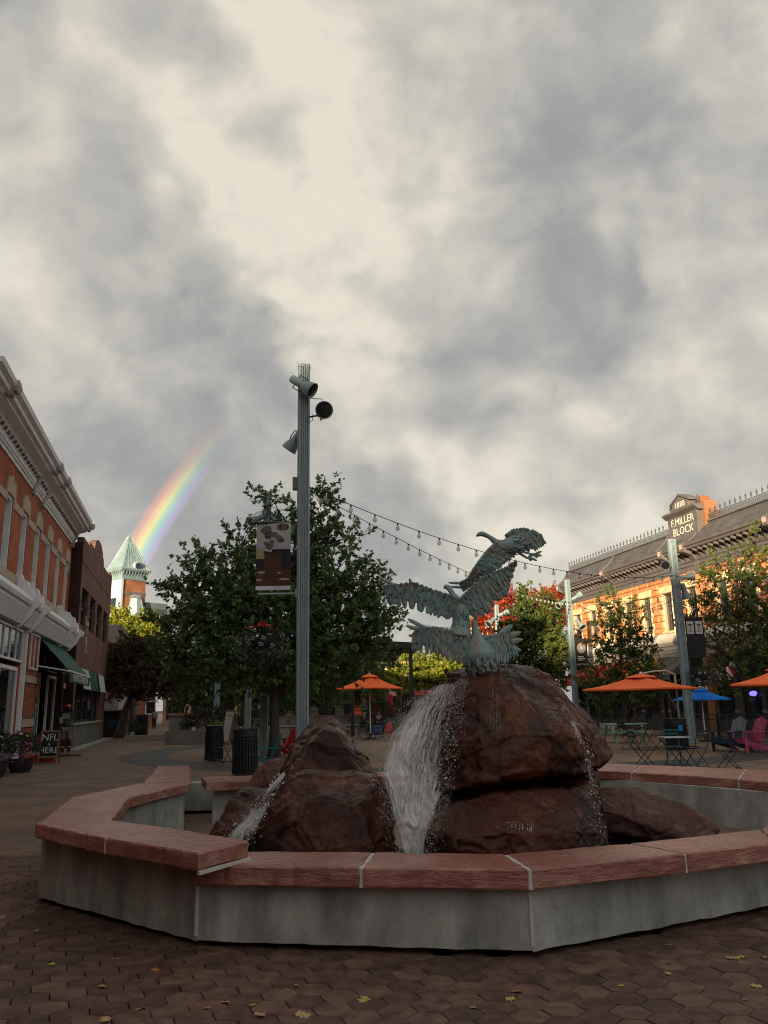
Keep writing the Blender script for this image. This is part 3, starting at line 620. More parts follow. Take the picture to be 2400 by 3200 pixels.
def feather(b, root, tip, w, nrm, rng, curl=.03, th=.006):
    u = tip - root; ln = u.length
    if ln < 1e-4: return
    u = u / ln; n = (nrm - u * nrm.dot(u)).normalized(); v = n.cross(u); vs = []
    sk = rng.uniform(-.25, .25) * w
    for t, k in ((0, .45), (.18, .85), (.45, 1.0), (.72, .95), (.90, .66), (1.0, .16)):
        c = root + u * ln * t + n * (curl * (t - t * t * 1.6) * ln * 1.5) + v * (sk * t * t); h = w * k * .5
        vs += [c - v * h - n * th * .5, c + n * (th * .9), c + v * h - n * th * .5, c - n * th]
    fs = [(4 * i + j, 4 * i + (j + 1) % 4, 4 * i + 4 + (j + 1) % 4, 4 * i + 4 + j) for i in range(5) for j in range(4)] + [(3, 2, 1, 0), (20, 21, 22, 23)]
    b._add(vs, fs)
def wing(name, lead, trail, parent, seed, n=15, nrm=(0, -1, .15), bone=.030, thick=1.0):
    rng = random.Random(seed); b = MB(); nrm = Vector(nrm).normalized(); lead = [S(*p) for p in lead]; trail = [S(*p) for p in trail]
    k = 14; prev = None
    for i in range(k + 1):                                   # the fleshy web under the feathers
        t = i / k; a = poly_at(lead, t); c = poly_at(trail, t); q = lerp(a, c, .74 - .25 * t * t)
        cur = (a - nrm * .012, a + nrm * .020, lerp(a, q, .5) + nrm * .022, q + nrm * .002, q - nrm * .016, lerp(a, q, .5) - nrm * .02)
        if prev: b._add(list(prev) + list(cur), [(j, (j + 1) % 6, 6 + (j + 1) % 6, 6 + j) for j in range(6)])
        prev = cur
    b.tube([poly_at(lead, t / 12) for t in range(13)], [bone * (1 - .65 * t / 12) for t in range(13)], n=7)
    span = sum((trail[i + 1] - trail[i]).length for i in range(len(trail) - 1))
    for a0, b0, cnt, wk, off, jit in ((.30, 1.0, n, 1.45, .0, .05), (.34, .93, n, 1.2, -.016, .05), (.14, .68, n - 1, 1.5, .026, .05), (.06, .46, n - 2, 1.6, .044, .05), (-.02, .28, n - 2, 1.5, .058, .04), (-.04, .14, n, 1.3, .068, .03)):
        for i in range(cnt):
            t = min(1, max(0, (i + .5 + rng.uniform(-.25, .25)) / cnt)); t2 = min(1, max(0, t + rng.uniform(-.02, .03)))
            a, c = poly_at(lead, t), poly_at(trail, t2); w = span / cnt * wk * rng.uniform(.8, 1.15) * (1 - .35 * t)
            r_ = lerp(a, c, a0) + nrm * off * thick; e_ = lerp(a, c, b0 + rng.uniform(-jit, jit)) + nrm * (off * .55 * thick + rng.uniform(-.006, .006))
            feather(b, r_, e_, w, (nrm + Vector((rng.uniform(-.28, .28), 0, rng.uniform(-.25, .25)))).normalized(), rng, curl=rng.uniform(.02, .09), th=.010)
    return b.build(name, M_bronze, parent, smooth=False)
def body(name, pts, rad, parent, seed, feathers=60, flen=.07, n=12, fl=1.0, start=.25):
    rng = random.Random(seed); P = [S(*p) for p in pts]; b = MB(); k = len(P); pts2 = []; r2 = []
    for i in range((k - 1) * 4 + 1):
        t = i / ((k - 1) * 4); pts2.append(poly_at(P, t)); j = min(int(t * (k - 1)), k - 2); r2.append(lerp(rad[j], rad[j + 1], t * (k - 1) - j))
    # soften the polyline
    for _ in range(2): pts2 = [pts2[0]] + [(pts2[i - 1] + pts2[i] * 2 + pts2[i + 1]) / 4 for i in range(1, len(pts2) - 1)] + [pts2[-1]]
    b.tube(pts2, r2, n=n, flat=fl)
    for _ in range(feathers):
        t = rng.uniform(start, .97); i = int(t * (len(pts2) - 1)); c = pts2[i]; ax = (pts2[min(i + 1, len(pts2) - 1)] - pts2[max(i - 1, 0)]).normalized()
        rr = Vector((rng.gauss(0, 1), rng.gauss(-.4, 1), rng.gauss(0, 1))); rr = (rr - ax * rr.dot(ax)).normalized()
        root = c + rr * r2[i] * .93; feather(b, root, root + ax * flen * rng.uniform(.7, 1.3) + rr * .012, flen * rng.uniform(.35, .6), rr, rng, curl=.05)
    return b.build(name, M_bronze, parent, smooth=True)
geese = thing('geese_sculpture', 'green bronze sculpture of three geese taking off from the top of the huge boulder', 'sculpture', at(1500, 2090, SY))
geese_loc = geese.location.copy()
def goose_parts():
    # lowest goose, seen from behind
    body('body', [(925, 935, .05), (915, 950, 0), (925, 1000, 0), (940, 1070, 0), (945, 1140, -.02), (960, 1230, -.02), (985, 1320, 0), (1010, 1370, 0)], [.018, .030, .034, .055, .13, .17, .15, .10], geese, 3, feathers=150, flen=.10, start=.45)
    wing('wing', [(870, 1085, -.06), (720, 1042, -.04), (580, 1012, 0), (460, 1010, .04), (400, 1050, .08)], [(860, 1325, -.10), (760, 1312, -.10), (640, 1250, -.08), (520, 1232, -.02), (420, 1205, .02), (372, 1190, .06)], geese, 31, n=16, bone=.04)
    b = MB(); rng = random.Random(9)
    for x, y in ((345, 928), (330, 988), (352, 1076), (362, 1130)): feather(b, S(500, 1030 + (y - 990) * .45, .0), S(x, y, .05), .045, Vector((0, -1, .1)), rng, curl=-.12)
    b.build('wing_tip_feathers', M_bronze, geese)
    wing('wing', [(1000, 1100, -.04), (1080, 1085, -.02), (1160, 1060, .02), (1220, 1040, .08)], [(1020, 1330, -.12), (1110, 1310, -.10), (1200, 1310, -.04), (1300, 1240, .04)], geese, 32, n=13, bone=.04)
    b = MB()
    for x, y in ((1240, 968), (1322, 1040), (1338, 1114), (1322, 1188), (1298, 1240), (1180, 1045)): feather(b, S(1130, 1110 + (y - 1100) * .35, .0), S(x, y, .06), .06, Vector((0, -1, .1)), rng, curl=-.06)
    b.build('wing_tip_feathers', M_bronze, geese)
    # middle goose
    body('body', [(652, 655, .06), (672, 646, .06), (700, 655, .05), (735, 715, .03), (770, 760, .02), (800, 830, 0), (805, 930, 0), (800, 1010, 0), (790, 1075, 0)], [.009, .027, .029, .026, .045, .080, .085, .095, .135], geese, 4, feathers=120, flen=.085, start=.5)
    wing('wing', [(790, 775, -.02), (700, 735, -.03), (560, 690, 0), (400, 625, .05), (250, 640, .12), (130, 655, .18)], [(745, 925, -.02), (650, 920, -.03), (520, 890, -.02), (380, 845, .03), (250, 810, .08), (170, 775, .14)], geese, 41, n=18, bone=.034)
    b = MB()
    for x, y in ((90, 572), (110, 645), (130, 690), (355, 575)): feather(b, S(300 if x < 200 else 395, 655, .06), S(x, y, .2 if x < 200 else .06), .032, Vector((0, -1, .1)), rng, curl=-.05)
    b.build('wing_tip_feathers', M_bronze, geese)
    wing('wing', [(800, 770, -.02), (880, 690, -.05), (980, 590, -.06), (1080, 540, -.04), (1180, 500, 0), (1280, 430, .05)], [(880, 890, -.03), (960, 925, -.04), (1060, 870, -.04), (1110, 780, -.02), (1195, 745, .0), (1222, 690, .02), (1245, 560, .04), (1282, 445, .06)], geese, 42, n=18, bone=.036)
    # topmost goose
    body('body', [(936, 210, .02), (960, 192, .02), (985, 186, .02), (1050, 215, .02), (1105, 262, .01), (1160, 300, 0), (1230, 300, 0), (1300, 270, .02), (1380, 240, .05)], [.008, .024, .027, .022, .035, .085, .10, .08, .03], geese, 5, feathers=90, flen=.075, start=.5)
    wing('wing', [(1120, 275, -.05), (1040, 345, -.07), (970, 430, -.08), (910, 510, -.06), (860, 590, -.02), (790, 625, .04)], [(1275, 385, -.02), (1200, 435, -.05), (1140, 480, -.06), (1030, 540, -.06), (930, 650, -.03), (820, 690, .02)], geese, 51, n=17, bone=.036)
    b = MB()
    for x, y in ((695, 612), (712, 652)): feather(b, S(870, 610 if y < 640 else 645, .0), S(x, y, .06), .034, Vector((0, -1, .3)), rng, curl=-.08, th=.008)
    b.build('wing_tip_feathers', M_bronze, geese)
    wing('wing', [(1200, 215, .04), (1250, 172, .06), (1330, 160, .10), (1420, 178, .14), (1490, 215, .18)], [(1270, 330, .0), (1350, 350, .03), (1440, 335, .06), (1515, 300, .10), (1545, 262, .14)], geese, 52, n=13, bone=.034)
    b = MB()
    for pts in ([(1290, 330), (1360, 350), (1420, 365), (1480, 350)], [(1300, 350), (1370, 395), (1430, 410), (1450, 420)]): b.tube([S(x, y, .03) for x, y in pts], [.016, .012, .010, .006], n=6)
    for (x0, y0), (tip) in (((1430, 372), ((1500, 335), (1503, 372), (1470, 392))), ((1385, 385), ((1455, 360), (1462, 420), (1410, 425)))):
        c0 = S(x0, y0, .03)
        for x, y in tip: feather(b, c0, S(x, y, .04), .03, Vector((0, -1, .2)), rng, curl=0)
    b.build('webbed_feet', M_bronze, geese)
    b = MB(); b.tube([S(840, 1330), S(930, 1345), S(1010, 1350), (S(1090, 1345))], [.05, .09, .09, .05], n=8); b.tube([S(860, 1290), S(850, 1350)], [.025, .03], n=7); b.build('base', M_bronze, geese)
goose_parts()
inv = Matrix.Translation(-geese_loc)
for o in children_of(geese): o.data.transform(inv)

# ------------------------------------------------------------------ falling water
def sheet_mat(name, lo, hi, su, sv, col=(.80, .84, .88)):
    """running water: clear where thin, white where it is broken up; the pattern follows the flow"""
    m = bpy.data.materials.new(name); m.use_nodes = True; N = m.node_tree.nodes; L = m.node_tree.links; bs = N['Principled BSDF']
    uv = N.new('ShaderNodeUVMap'); mp = N.new('ShaderNodeMapping'); mp.inputs['Scale'].default_value = (su, sv, 1); L.new(uv.outputs[0], mp.inputs['Vector'])
    n1 = N.new('ShaderNodeTexNoise'); n1.inputs['Scale'].default_value = 1; n1.inputs['Detail'].default_value = 8; n1.inputs['Roughness'].default_value = .68; n1.inputs['Distortion'].default_value = .9; L.new(mp.outputs[0], n1.inputs['Vector'])
    at_ = N.new('ShaderNodeAttribute'); at_.attribute_name = 'thick'; ad = N.new('ShaderNodeMath'); ad.operation = 'MULTIPLY_ADD'; ad.inputs[1].default_value = .30; L.new(at_.outputs['Fac'], ad.inputs[0]); sb = N.new('ShaderNodeMath'); sb.operation = 'SUBTRACT'; sb.inputs[1].default_value = .15; L.new(n1.outputs['Fac'], sb.inputs[0]); L.new(sb.outputs[0], ad.inputs[2])
    mr = N.new('ShaderNodeMapRange'); mr.inputs['From Min'].default_value = lo; mr.inputs['From Max'].default_value = hi; L.new(ad.outputs[0], mr.inputs[0]); L.new(mr.outputs[0], bs.inputs['Alpha'])
    bs.inputs['Base Color'].default_value = (*col, 1); bs.inputs['Roughness'].default_value = .22; bs.inputs['Specular IOR Level'].default_value = .6
    b = N.new('ShaderNodeBump'); b.inputs['Strength'].default_value = .9; b.inputs['Distance'].default_value = .02; L.new(n1.outputs['Fac'], b.inputs['Height']); L.new(b.outputs[0], bs.inputs['Normal']); return m
def water_mat(name, a, alpha):
    m = mat(name, a, rough=.12, spec=.9, ior=1.33); N = m.node_tree.nodes; L = m.node_tree.links; bs = N['Principled BSDF']
    g = N.new('ShaderNodeNewGeometry'); mr = N.new('ShaderNodeMapRange'); mr.inputs['To Min'].default_value = alpha[0]; mr.inputs['To Max'].default_value = alpha[1]
    L.new(g.outputs['Random Per Island'], mr.inputs[0]); L.new(mr.outputs[0], bs.inputs['Alpha']); return m
M_foam = water_mat('white_water', (.84, .87, .90), (.35, 1.0))
def cascade(label, paths, mats, seed, drops, thick, amp=.03, spread=.03, dr=(.002, .006), nu=36, nv=90, layers=3):
    """thing > water sheets (curved ragged surfaces along the fall) and the drops thrown off"""
    t = thing('waterfall', label, 'waterfall', paths[0][0]); org = Vector(t.location); rng = random.Random(seed); k = len(paths)
    for ly in range(layers):
        V = []; UV = []; TH = []
        for j in range(nv + 1):
            for i in range(nu + 1):
                u, v = i / nu, j / nv; q = u * (k - 1); a = min(int(q), k - 2); c = lerp(poly_at(paths[a], v), poly_at(paths[a + 1], v), q - a)
                nz = Vector((c.x * 9, c.y * 9, c.z * 3 + ly * 7.7)); d = amp * (.35 + v * .8); c = c + Vector((mnoise.noise(nz) * d * 1.3, -ly * .022 - abs(mnoise.noise(nz * 2.1)) * d * 1.6, mnoise.noise(nz + Vector((5, 1, 2))) * d)) + Vector((mnoise.noise(nz * 4) * d * .4, mnoise.noise(nz * 4 + Vector((3, 3, 3))) * d * .4, 0))
                V.append(tuple(c - org)); UV.append((u + ly * .37, v + ly * .21)); e = min(u, 1 - u) * 5; TH.append(min(1, e) * thick(u, v) - (.0 if e > .5 else .4))
        F = np.array([(j * (nu + 1) + i, j * (nu + 1) + i + 1, (j + 1) * (nu + 1) + i + 1, (j + 1) * (nu + 1) + i) for j in range(nv) for i in range(nu)])
        me = np_mesh('water_sheet', np.array(V), F, mats[ly % len(mats)], smooth=True); uvl = me.uv_layers.new(name='flow'); li = F.ravel(); uvl.data.foreach_set('uv', np.array(UV, dtype=np.float32)[li].ravel())
        at_ = me.attributes.new('thick', 'FLOAT', 'POINT'); at_.data.foreach_set('value', np.array(TH, dtype=np.float32)); link('water_sheet', me, t)['kind'] = 'stuff'
    V = []; F = []
    for n_ in range(drops):
        v = rng.random() ** .8; u = rng.choice((rng.random(), rng.random() ** 3, 1 - rng.random() ** 3)); q = u * (k - 1); a = min(int(q), k - 2); c = lerp(poly_at(paths[a], v), poly_at(paths[a + 1], v), q - a)
        s = spread * (.5 + v); c = c + Vector((rng.gauss(0, s * 1.2) - (.5 - u) * s * .8, -abs(rng.gauss(0, s * 1.3)) - .03, rng.gauss(0, s) + s * .3)) - org; r = rng.uniform(*dr) * (1.7 if rng.random() < .08 else 1); ax = Vector((rng.gauss(0, .6), rng.gauss(0, .6), rng.gauss(0, 1))).normalized(); o1 = ax.orthogonal().normalized(); o2 = ax.cross(o1); b0 = len(V); ln = r * rng.uniform(1, 2.6)
        V += [c + ax * ln, c + o1 * r, c + o2 * r, c - o1 * r, c - o2 * r, c - ax * ln]; F += [(b0, b0 + 1, b0 + 2), (b0, b0 + 2, b0 + 3), (b0, b0 + 3, b0 + 4), (b0, b0 + 4, b0 + 1), (b0 + 5, b0 + 2, b0 + 1), (b0 + 5, b0 + 3, b0 + 2), (b0 + 5, b0 + 4, b0 + 3), (b0 + 5, b0 + 1, b0 + 4)]
    link('water_drops', np_mesh('water_drops', np.array([tuple(v) for v in V]), np.array(F), M_foam, smooth=True), t)['kind'] = 'stuff'
    return t
def W(*p): return [at(x, y, Y) for x, y, Y in p]
SH1, SH2 = sheet_mat('white_water_sheet', .45, .76, 34, 5.0, (.88, .91, .94)), sheet_mat('clear_water_sheet', .47, .80, 52, 8.5, (.88, .91, .94))
main_paths = [W((1335, 2155, 8.0), (1270, 2205, 7.75), (1200, 2290, 7.6), (1165, 2400, 7.45), (1195, 2500, 7.3), (1240, 2600, 7.1), (1262, 2720, 7.0)),
              W((1375, 2140, 7.85), (1325, 2200, 7.60), (1280, 2290, 7.40), (1255, 2400, 7.3), (1262, 2500, 7.2), (1278, 2600, 7.05), (1285, 2720, 7.0)),
              W((1415, 2135, 7.72), (1385, 2190, 7.48), (1350, 2290, 7.22), (1335, 2400, 7.12), (1322, 2500, 7.05), (1312, 2600, 6.98), (1306, 2720, 6.98)),
              W((1450, 2150, 7.65), (1438, 2210, 7.38), (1418, 2300, 7.14), (1402, 2400, 7.05), (1385, 2490, 7.05), (1345, 2570, 6.96), (1330, 2700, 6.96))]
cascade('white splashing waterfall pouring off the left side of the huge boulder', main_paths, [SH1, SH2], 5, 4600, lambda u, v: .02 + 1.0 * v ** 1.4 + .40 * (1 - abs(u - .35) * 1.8), amp=.046, spread=.032, dr=(.0010, .0034))
cascade('narrow white stream running down left between the dark boulders', [W((880, 2415, 7.75), (835, 2462, 7.62), (790, 2520, 7.5), (740, 2570, 7.45), (690, 2630, 7.4)), W((888, 2418, 7.68), (848, 2468, 7.55), (815, 2525, 7.45), (775, 2580, 7.4), (735, 2640, 7.35)), W((895, 2420, 7.6), (862, 2470, 7.5), (838, 2530, 7.42), (812, 2590, 7.4), (780, 2645, 7.35))], [SH1, SH2], 6, 300, lambda u, v: .55 + .3 * math.sin(v * 9 + u * 3), amp=.016, spread=.016, nu=16, nv=60, layers=2)
cascade('thin trickle of water down the right end of the huge boulder', [W((1780, 2250, 7.25), (1798, 2300, 7.18), (1830, 2365, 7.15), (1838, 2425, 7.1), (1850, 2520, 6.98), (1865, 2640, 6.9)), W((1800, 2255, 7.25), (1822, 2310, 7.18), (1850, 2370, 7.15), (1852, 2425, 7.1), (1872, 2520, 6.98), (1885, 2640, 6.9))], [SH2], 7, 150, lambda u, v: .62 - .55 * v + .3 * math.sin(v * 14), amp=.014, spread=.014, nu=8, nv=60, layers=1)
# ------------------------------------------------------------------ buildings
ROT_L = math.atan2(SD.y, SD.x); ROT_R = math.atan2(-SD.y, -SD.x)
M_redbrick = brick_mat('red_brick', (.38, .100, .040), (.47, .135, .058), (.26, .115, .070), axis=(SD.x, SD.y))
M_darkbrick = brick_mat('brown_brick', (.175, .088, .070), (.225, .115, .09), (.13, .082, .068), axis=(SD.x, SD.y))
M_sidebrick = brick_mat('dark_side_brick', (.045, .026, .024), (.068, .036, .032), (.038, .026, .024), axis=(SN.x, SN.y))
M_tan = mat('tan_stone', (.42, .34, .25), (.52, .43, .33), rough=.85, scale=3, bump=.2)
M_base = mat('grey_green_panel', (.10, .105, .09), (.135, .14, .12), rough=.8, scale=2)
M_greytrim = mat('slate_grey_trim', (.118, .106, .104), (.155, .140, .137), rough=.55, scale=2, bump=.05)
M_shingle = brick_mat('slate_shingles', (.098, .094, .096), (.128, .122, .122), (.06, .058, .06), bw=.16, bh=.10, ms=.006, axis=(SD.x, SD.y), rough=.6)
M_interior = mat('dark_interior', (.012, .011, .010), (.03, .026, .022), rough=.9, scale=1.5)
def wall_holes(b, s0, s1, z0, z1, y, holes, depth=.25):
    """front face at y facing -y, cut by rectangular holes with reveals"""
    S_ = sorted({s0, s1} | {h[0] for h in holes} | {h[1] for h in holes}); Z_ = sorted({z0, z1} | {h[2] for h in holes} | {h[3] for h in holes})
    for a, c in zip(S_[:-1], S_[1:]):
        for e, f in zip(Z_[:-1], Z_[1:]):
            m, k = (a + c) / 2, (e + f) / 2
            if any(h[0] < m < h[1] and h[2] < k < h[3] for h in holes): continue
            b.quad((a, y, e), (c, y, e), (c, y, f), (a, y, f))
    for h in holes:
        a, c, e, f = h; d = y + depth
        b.quad((a, y, e), (a, y, f), (a, d, f), (a, d, e)); b.quad((c, y, f), (c, y, e), (c, d, e), (c, d, f)); b.quad((a, y, f), (c, y, f), (c, d, f), (a, d, f)); b.quad((c, y, e), (a, y, e), (a, d, e), (c, d, e))
def sash(parent, s0, s1, z0, z1, y, m_frame, fr=.075, mid=True, label=None, mull=0):
    """window: frame with a glass pane set back, both real"""
    b = MB(); d0, d1 = y, y + .09
    b.bb(s0, s0 + fr, d0, d1, z0, z1); b.bb(s1 - fr, s1, d0, d1, z0, z1); b.bb(s0 + fr, s1 - fr, d0, d1, z1 - fr, z1); b.bb(s0 + fr, s1 - fr, d0, d1, z0, z0 + fr)
    if mid: b.bb(s0 + fr, s1 - fr, d0 + .01, d1 - .01, (z0 + z1) / 2 - .035, (z0 + z1) / 2 + .035)
    for k in range(mull):
        x = lerp(s0, s1, (k + 1) / (mull + 1)); b.bb(x - .02, x + .02, d0 + .012, d1 - .012, z0 + fr, z1 - fr)
    w = b.build('window', m_frame, parent)
    MB().bb(s0 + fr * .5, s1 - fr * .5, y + .055, y + .07, z0 + fr * .5, z1 - fr * .5).build('pane', M_glass, w)
    return w
# ---- left: red brick building with a white metal cornice
lb = thing('brick_building', 'two-storey red brick building with deep white cornice and tall narrow windows, at the left edge', 'building', PL, ROT_L)
WY = .5
wc = [-12.98, -10.6, -8.22, -5.86, -3.5, -1.16]; wins = [(c - .5, c + .5, 5.82, 8.08) for c in [-15.35, -17.7] + wc]
b = MB(); wall_holes(b, -26, .0, 5.0, 9.35, WY, wins, .32); b.quad((-26, WY, 9.35), (0, WY, 9.35), (0, 12, 9.35), (-26, 12, 9.35)); b.quad((-26, 12, 0), (-26, WY, 0), (-26, WY, 9.35), (-26, 12, 9.35)); b.quad((0, 12, 0), (-26, 12, 0), (-26, 12, 9.35), (0, 12, 9.35)); b.build('wall', M_redbrick, lb)
for a, c, e, f in wins:
    w = sash(lb, a, c, e, f, WY + .22, M_white, fr=.10); j = MB(); j.bb(a + .002, a + .10, WY + .025, WY + .22, e, f); j.bb(c - .10, c - .002, WY + .025, WY + .22, e, f); j.bb(a + .10, c - .10, WY + .025, WY + .22, f - .10, f - .002); j.bb(a + .1, c - .1, WY + .02, WY + .22, e + .002, e + .07); j.build('casing', M_white, w)
MB().bb(-26, 0, WY + .34, WY + .40, 5.1, 9.3).build('interior', M_interior, lb)
for c in [-15.35, -17.7] + wc:                                            # keystone lintels
    k = MB(); z = 8.08; k.extr([(c - .62, WY - .05, z - .32), (c - .62, WY - .05, z + .10), (c - .50, WY - .05, z + .50), (c - .30, WY - .05, z + .46), (c, WY - .05, z + .62), (c + .30, WY - .05, z + .46), (c + .50, WY - .05, z + .50), (c + .62, WY - .05, z + .10), (c + .62, WY - .05, z - .32), (c + .5, WY - .05, z - .32), (c + .5, WY - .05, z), (c - .5, WY - .05, z), (c - .5, WY - .05, z - .32)][::-1], (0, .05, 0)); k.build('lintel', M_tan, lb)
cs = sorted([-15.35, -17.7] + wc)
for a, c in zip(cs[:-1], cs[1:]): MB().bb(a + .625, c - .625, WY - .035, WY + .01, 7.78, 8.02).build('stone_band', M_tan, lb)
MB().bb(-26, 0, WY - .09, WY + .02, 5.55, 5.80).build('sill_band', M_tan, lb)
# main cornice
b = MB(); b.prof([(WY, 9.05), (WY - .06, 9.05), (WY - .06, 9.15), (WY - .11, 9.17), (WY - .11, 9.24), (WY, 9.24)], -19, -.05)
b.build('frieze', M_white, lb)
b = MB(); b.prof([(WY + .1, 9.26), (WY - .13, 9.26), (WY - .15, 9.42), (WY - .30, 9.58), (WY - .58, 9.66), (WY - .60, 9.72), (WY - .72, 9.74), (WY - .74, 9.84), (WY - .86, 9.90), (WY - .90, 10.02), (WY + .1, 10.06)], -19.0, -.05); b.build('cornice', M_white, lb)
b = MB(); b.extr([(0, WY - .02, 9.26), (0, WY + 9.0, 9.4), (0, WY + 9.0, 10.1), (0, WY - .02, 10.02)], (.02, 0, 0))
def bracket(s, w, z0, parent=lb, m=M_white):
    b = MB(); prof = [(WY + .02, z0 - .34), (WY - .10, z0 - .34), (WY - .13, z0 - .05), (WY - .20, z0 + .10), (WY - .32, z0 + .36), (WY - .62, z0 + .46), (WY - .66, z0 + .40), (WY - .78, z0 + .44), (WY - .80, z0 + .54), (WY - .90, z0 + .52), (WY - .96, z0 + .66), (WY - .93, z0 + .82), (WY + .02, z0 + .82)]
    b.prof(prof[::-1], s - w / 2, s + w / 2); b.build('bracket', m, parent)
M_brk = mat('grey_bracket_paint', (.30, .315, .33), (.38, .395, .41), rough=.5, scale=3)
for s in (-17.2, -9.75, -7.9, -.20): bracket(s, .34, 9.26, m=M_brk)
ball = MB(); ball.ball((0, 0, 0), (.055, .06, .075), n=8, m=5); bme = ball.mesh('dentil', M_greytrim, True)
for i in range(44):
    s = -18.6 + i * .42
    if min(abs(s - q) for q in (-17.2, -9.75, -7.9, -.2)) < .25: continue
    link('dentil', bme, lb, (s, WY - .215, 9.46))
# raised pediment at the near end
b = MB(); b.extr([(-24, WY - .3, 10.0), (-17.3, WY - .3, 10.0), (-17.5, WY - .3, 10.25), (-20.6, WY - .3, 11.5), (-24, WY - .3, 10.3)], (0, 1.2, 0)); b.build('pediment', M_white, lb)
MB().lathe([(.02, 0), (.12, .1), (.05, .3), (.10, .6), (.04, .9), (.0, 1.3)], 8, (-20.6, WY + .2, 11.4)).build('finial', M_greytrim, lb)
# shopfront cornice with scrolled brackets
b = MB(); b.prof([(WY, 4.30), (WY - .30, 4.32), (WY - .34, 4.42), (WY - .50, 4.80), (WY - .50, 4.86), (WY - .58, 4.90), (WY - .62, 5.02), (WY - .56, 5.12), (WY - .46, 5.16), (WY - .40, 5.30), (WY, 5.42)][::-1], -26, -.1); b.build('shop_cornice', M_white, lb)
def scroll(s, w):
    b = MB(); prof = [(WY - .25, 4.22), (WY - .52, 4.50), (WY - .66, 4.78), (WY - .80, 4.86), (WY - .84, 5.02), (WY - .76, 5.10), (WY - .60, 5.20), (WY - .56, 5.42), (WY - .46, 5.50), (WY - .40, 5.68), (WY - .26, 5.74), (WY - .18, 5.92), (WY - .02, 5.92), (WY - .02, 4.22)]
    b.prof(prof, s - w / 2, s + w / 2); b.build('scroll_bracket', M_white, lb)
for s in (-11.2, -9.4, -.45, -2.9): scroll(s, .24)
# ground floor: piers of single bricks, stone bands, glazing
M_pierbrick = mat('pier_brick', (.30, .095, .05), (.38, .13, .07), rough=.85, scale=9, rand=.25, bump=.3, bscale=50)
bk = MB(); bk.box((0, 0, 0), (.222, .07, .076)); bkm = bk.mesh('brick', M_pierbrick); bh = MB(); bh.box((0, 0, 0), (.108, .07, .076)); bhm = bh.mesh('brick', M_pierbrick)
def pier(s0, s1, bricks):
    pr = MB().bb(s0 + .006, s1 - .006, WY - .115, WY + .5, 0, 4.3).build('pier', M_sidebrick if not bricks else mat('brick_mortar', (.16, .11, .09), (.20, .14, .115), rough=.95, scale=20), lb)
    for z0, z1 in ((2.60, 2.83), (1.13, 1.40)): MB().bb(s0 - .01, s1 + .01, WY - .165, WY - .08, z0, z1).build('stone_band', M_tan, pr)
    if bricks:
        r = 0; z = .05
        while z < 4.2:
            x = s0 + (.0 if r % 2 else .116); 
            if not (2.52 < z < 2.80 or 1.06 < z < 1.37):
                if r % 2 == 0: link('brick', bhm, pr, (s0 + .055, WY - .118, z + .038))
                while x + .222 <= s1 + .01: link('brick', bkm, pr, (x + .111, WY - .118, z + .038)); x += .232
                if s1 - x > .09: link('brick', bhm, pr, (x + .055, WY - .118, z + .038))
            z += .086; r += 1
pier(-8.95, -7.0, True); pier(-.62, -.06, False); pier(-18.2, -17.2, False)
def shop(s0, s1, z0, z1, y, n, parent, m=M_white, fr=.12):
    sash(parent, s0, s1, z0, z1, y, m, fr=fr, mid=False, mull=n)
shop(-17.1, -9.75, .45, 3.05, WY - .02, 2, lb); shop(-17.1, -9.75, 3.2, 4.25, WY - .12, 7, lb, fr=.07); shop(-8.75, -7.2, 3.05, 4.28, WY - .2, 1, lb, fr=.06)
MB().bb(-17.1, -9.75, WY - .08, WY + .3, 0, .44).build('stall_riser', M_base, lb)
MB().bb(-9.72, -8.97, WY - .06, WY + .4, 0, 4.28).build('corner_post', M_redbrick, lb)
MB().bb(-9.62, -9.42, WY - .2, WY - .062, .0, 4.2).build('drain_pipe', M_white, lb)
shop(-6.9, -4.4, .35, 3.1, WY + .15, 0, lb); shop(-6.9, -.7, 3.2, 4.25, WY + .12, 4, lb, m=M_dark, fr=.07)
door = sash(lb, -4.3, -2.7, .05, 3.1, WY + .55, M_white, fr=.16, mid=False); MB().bb(-2.95, -2.91, WY + .46, WY + .55, 1.0, 1.35).build('handle', mat('brass', (.5, .36, .16), rough=.3, metal=.9), door)
shop(-2.6, -.65, .35, 3.1, WY + .15, 0, lb)
MB().bb(-6.95, -.62, WY + .72, WY + .9, 0, 4.3).build('interior', M_interior, lb)
M_teal = mat('teal_banner', (.02, .11, .13), (.03, .14, .16), rough=.7, scale=4)
wb = MB().bb(-5.9, -5.0, WY + .07, WY + .10, .5, 2.0).build('welcome_banner', M_teal, lb)
for i, ch in enumerate('WELCO'): text('lettering', ch, .30, M_letter, wb, (-5.45, WY + .065, 1.80 - i * .28), (PI / 2, 0, 0))
yb = MB(); yb.lathe([(.0, -.02), (.36, -.02), (.36, .02), (.0, .02)], 24, (-5.35, WY + .06, 2.35), Matrix.Rotation(PI / 2, 3, 'X')); yb.build('round_sign', mat('amber_sign', (.42, .24, .05), (.5, .3, .07), rough=.6, scale=5), lb)
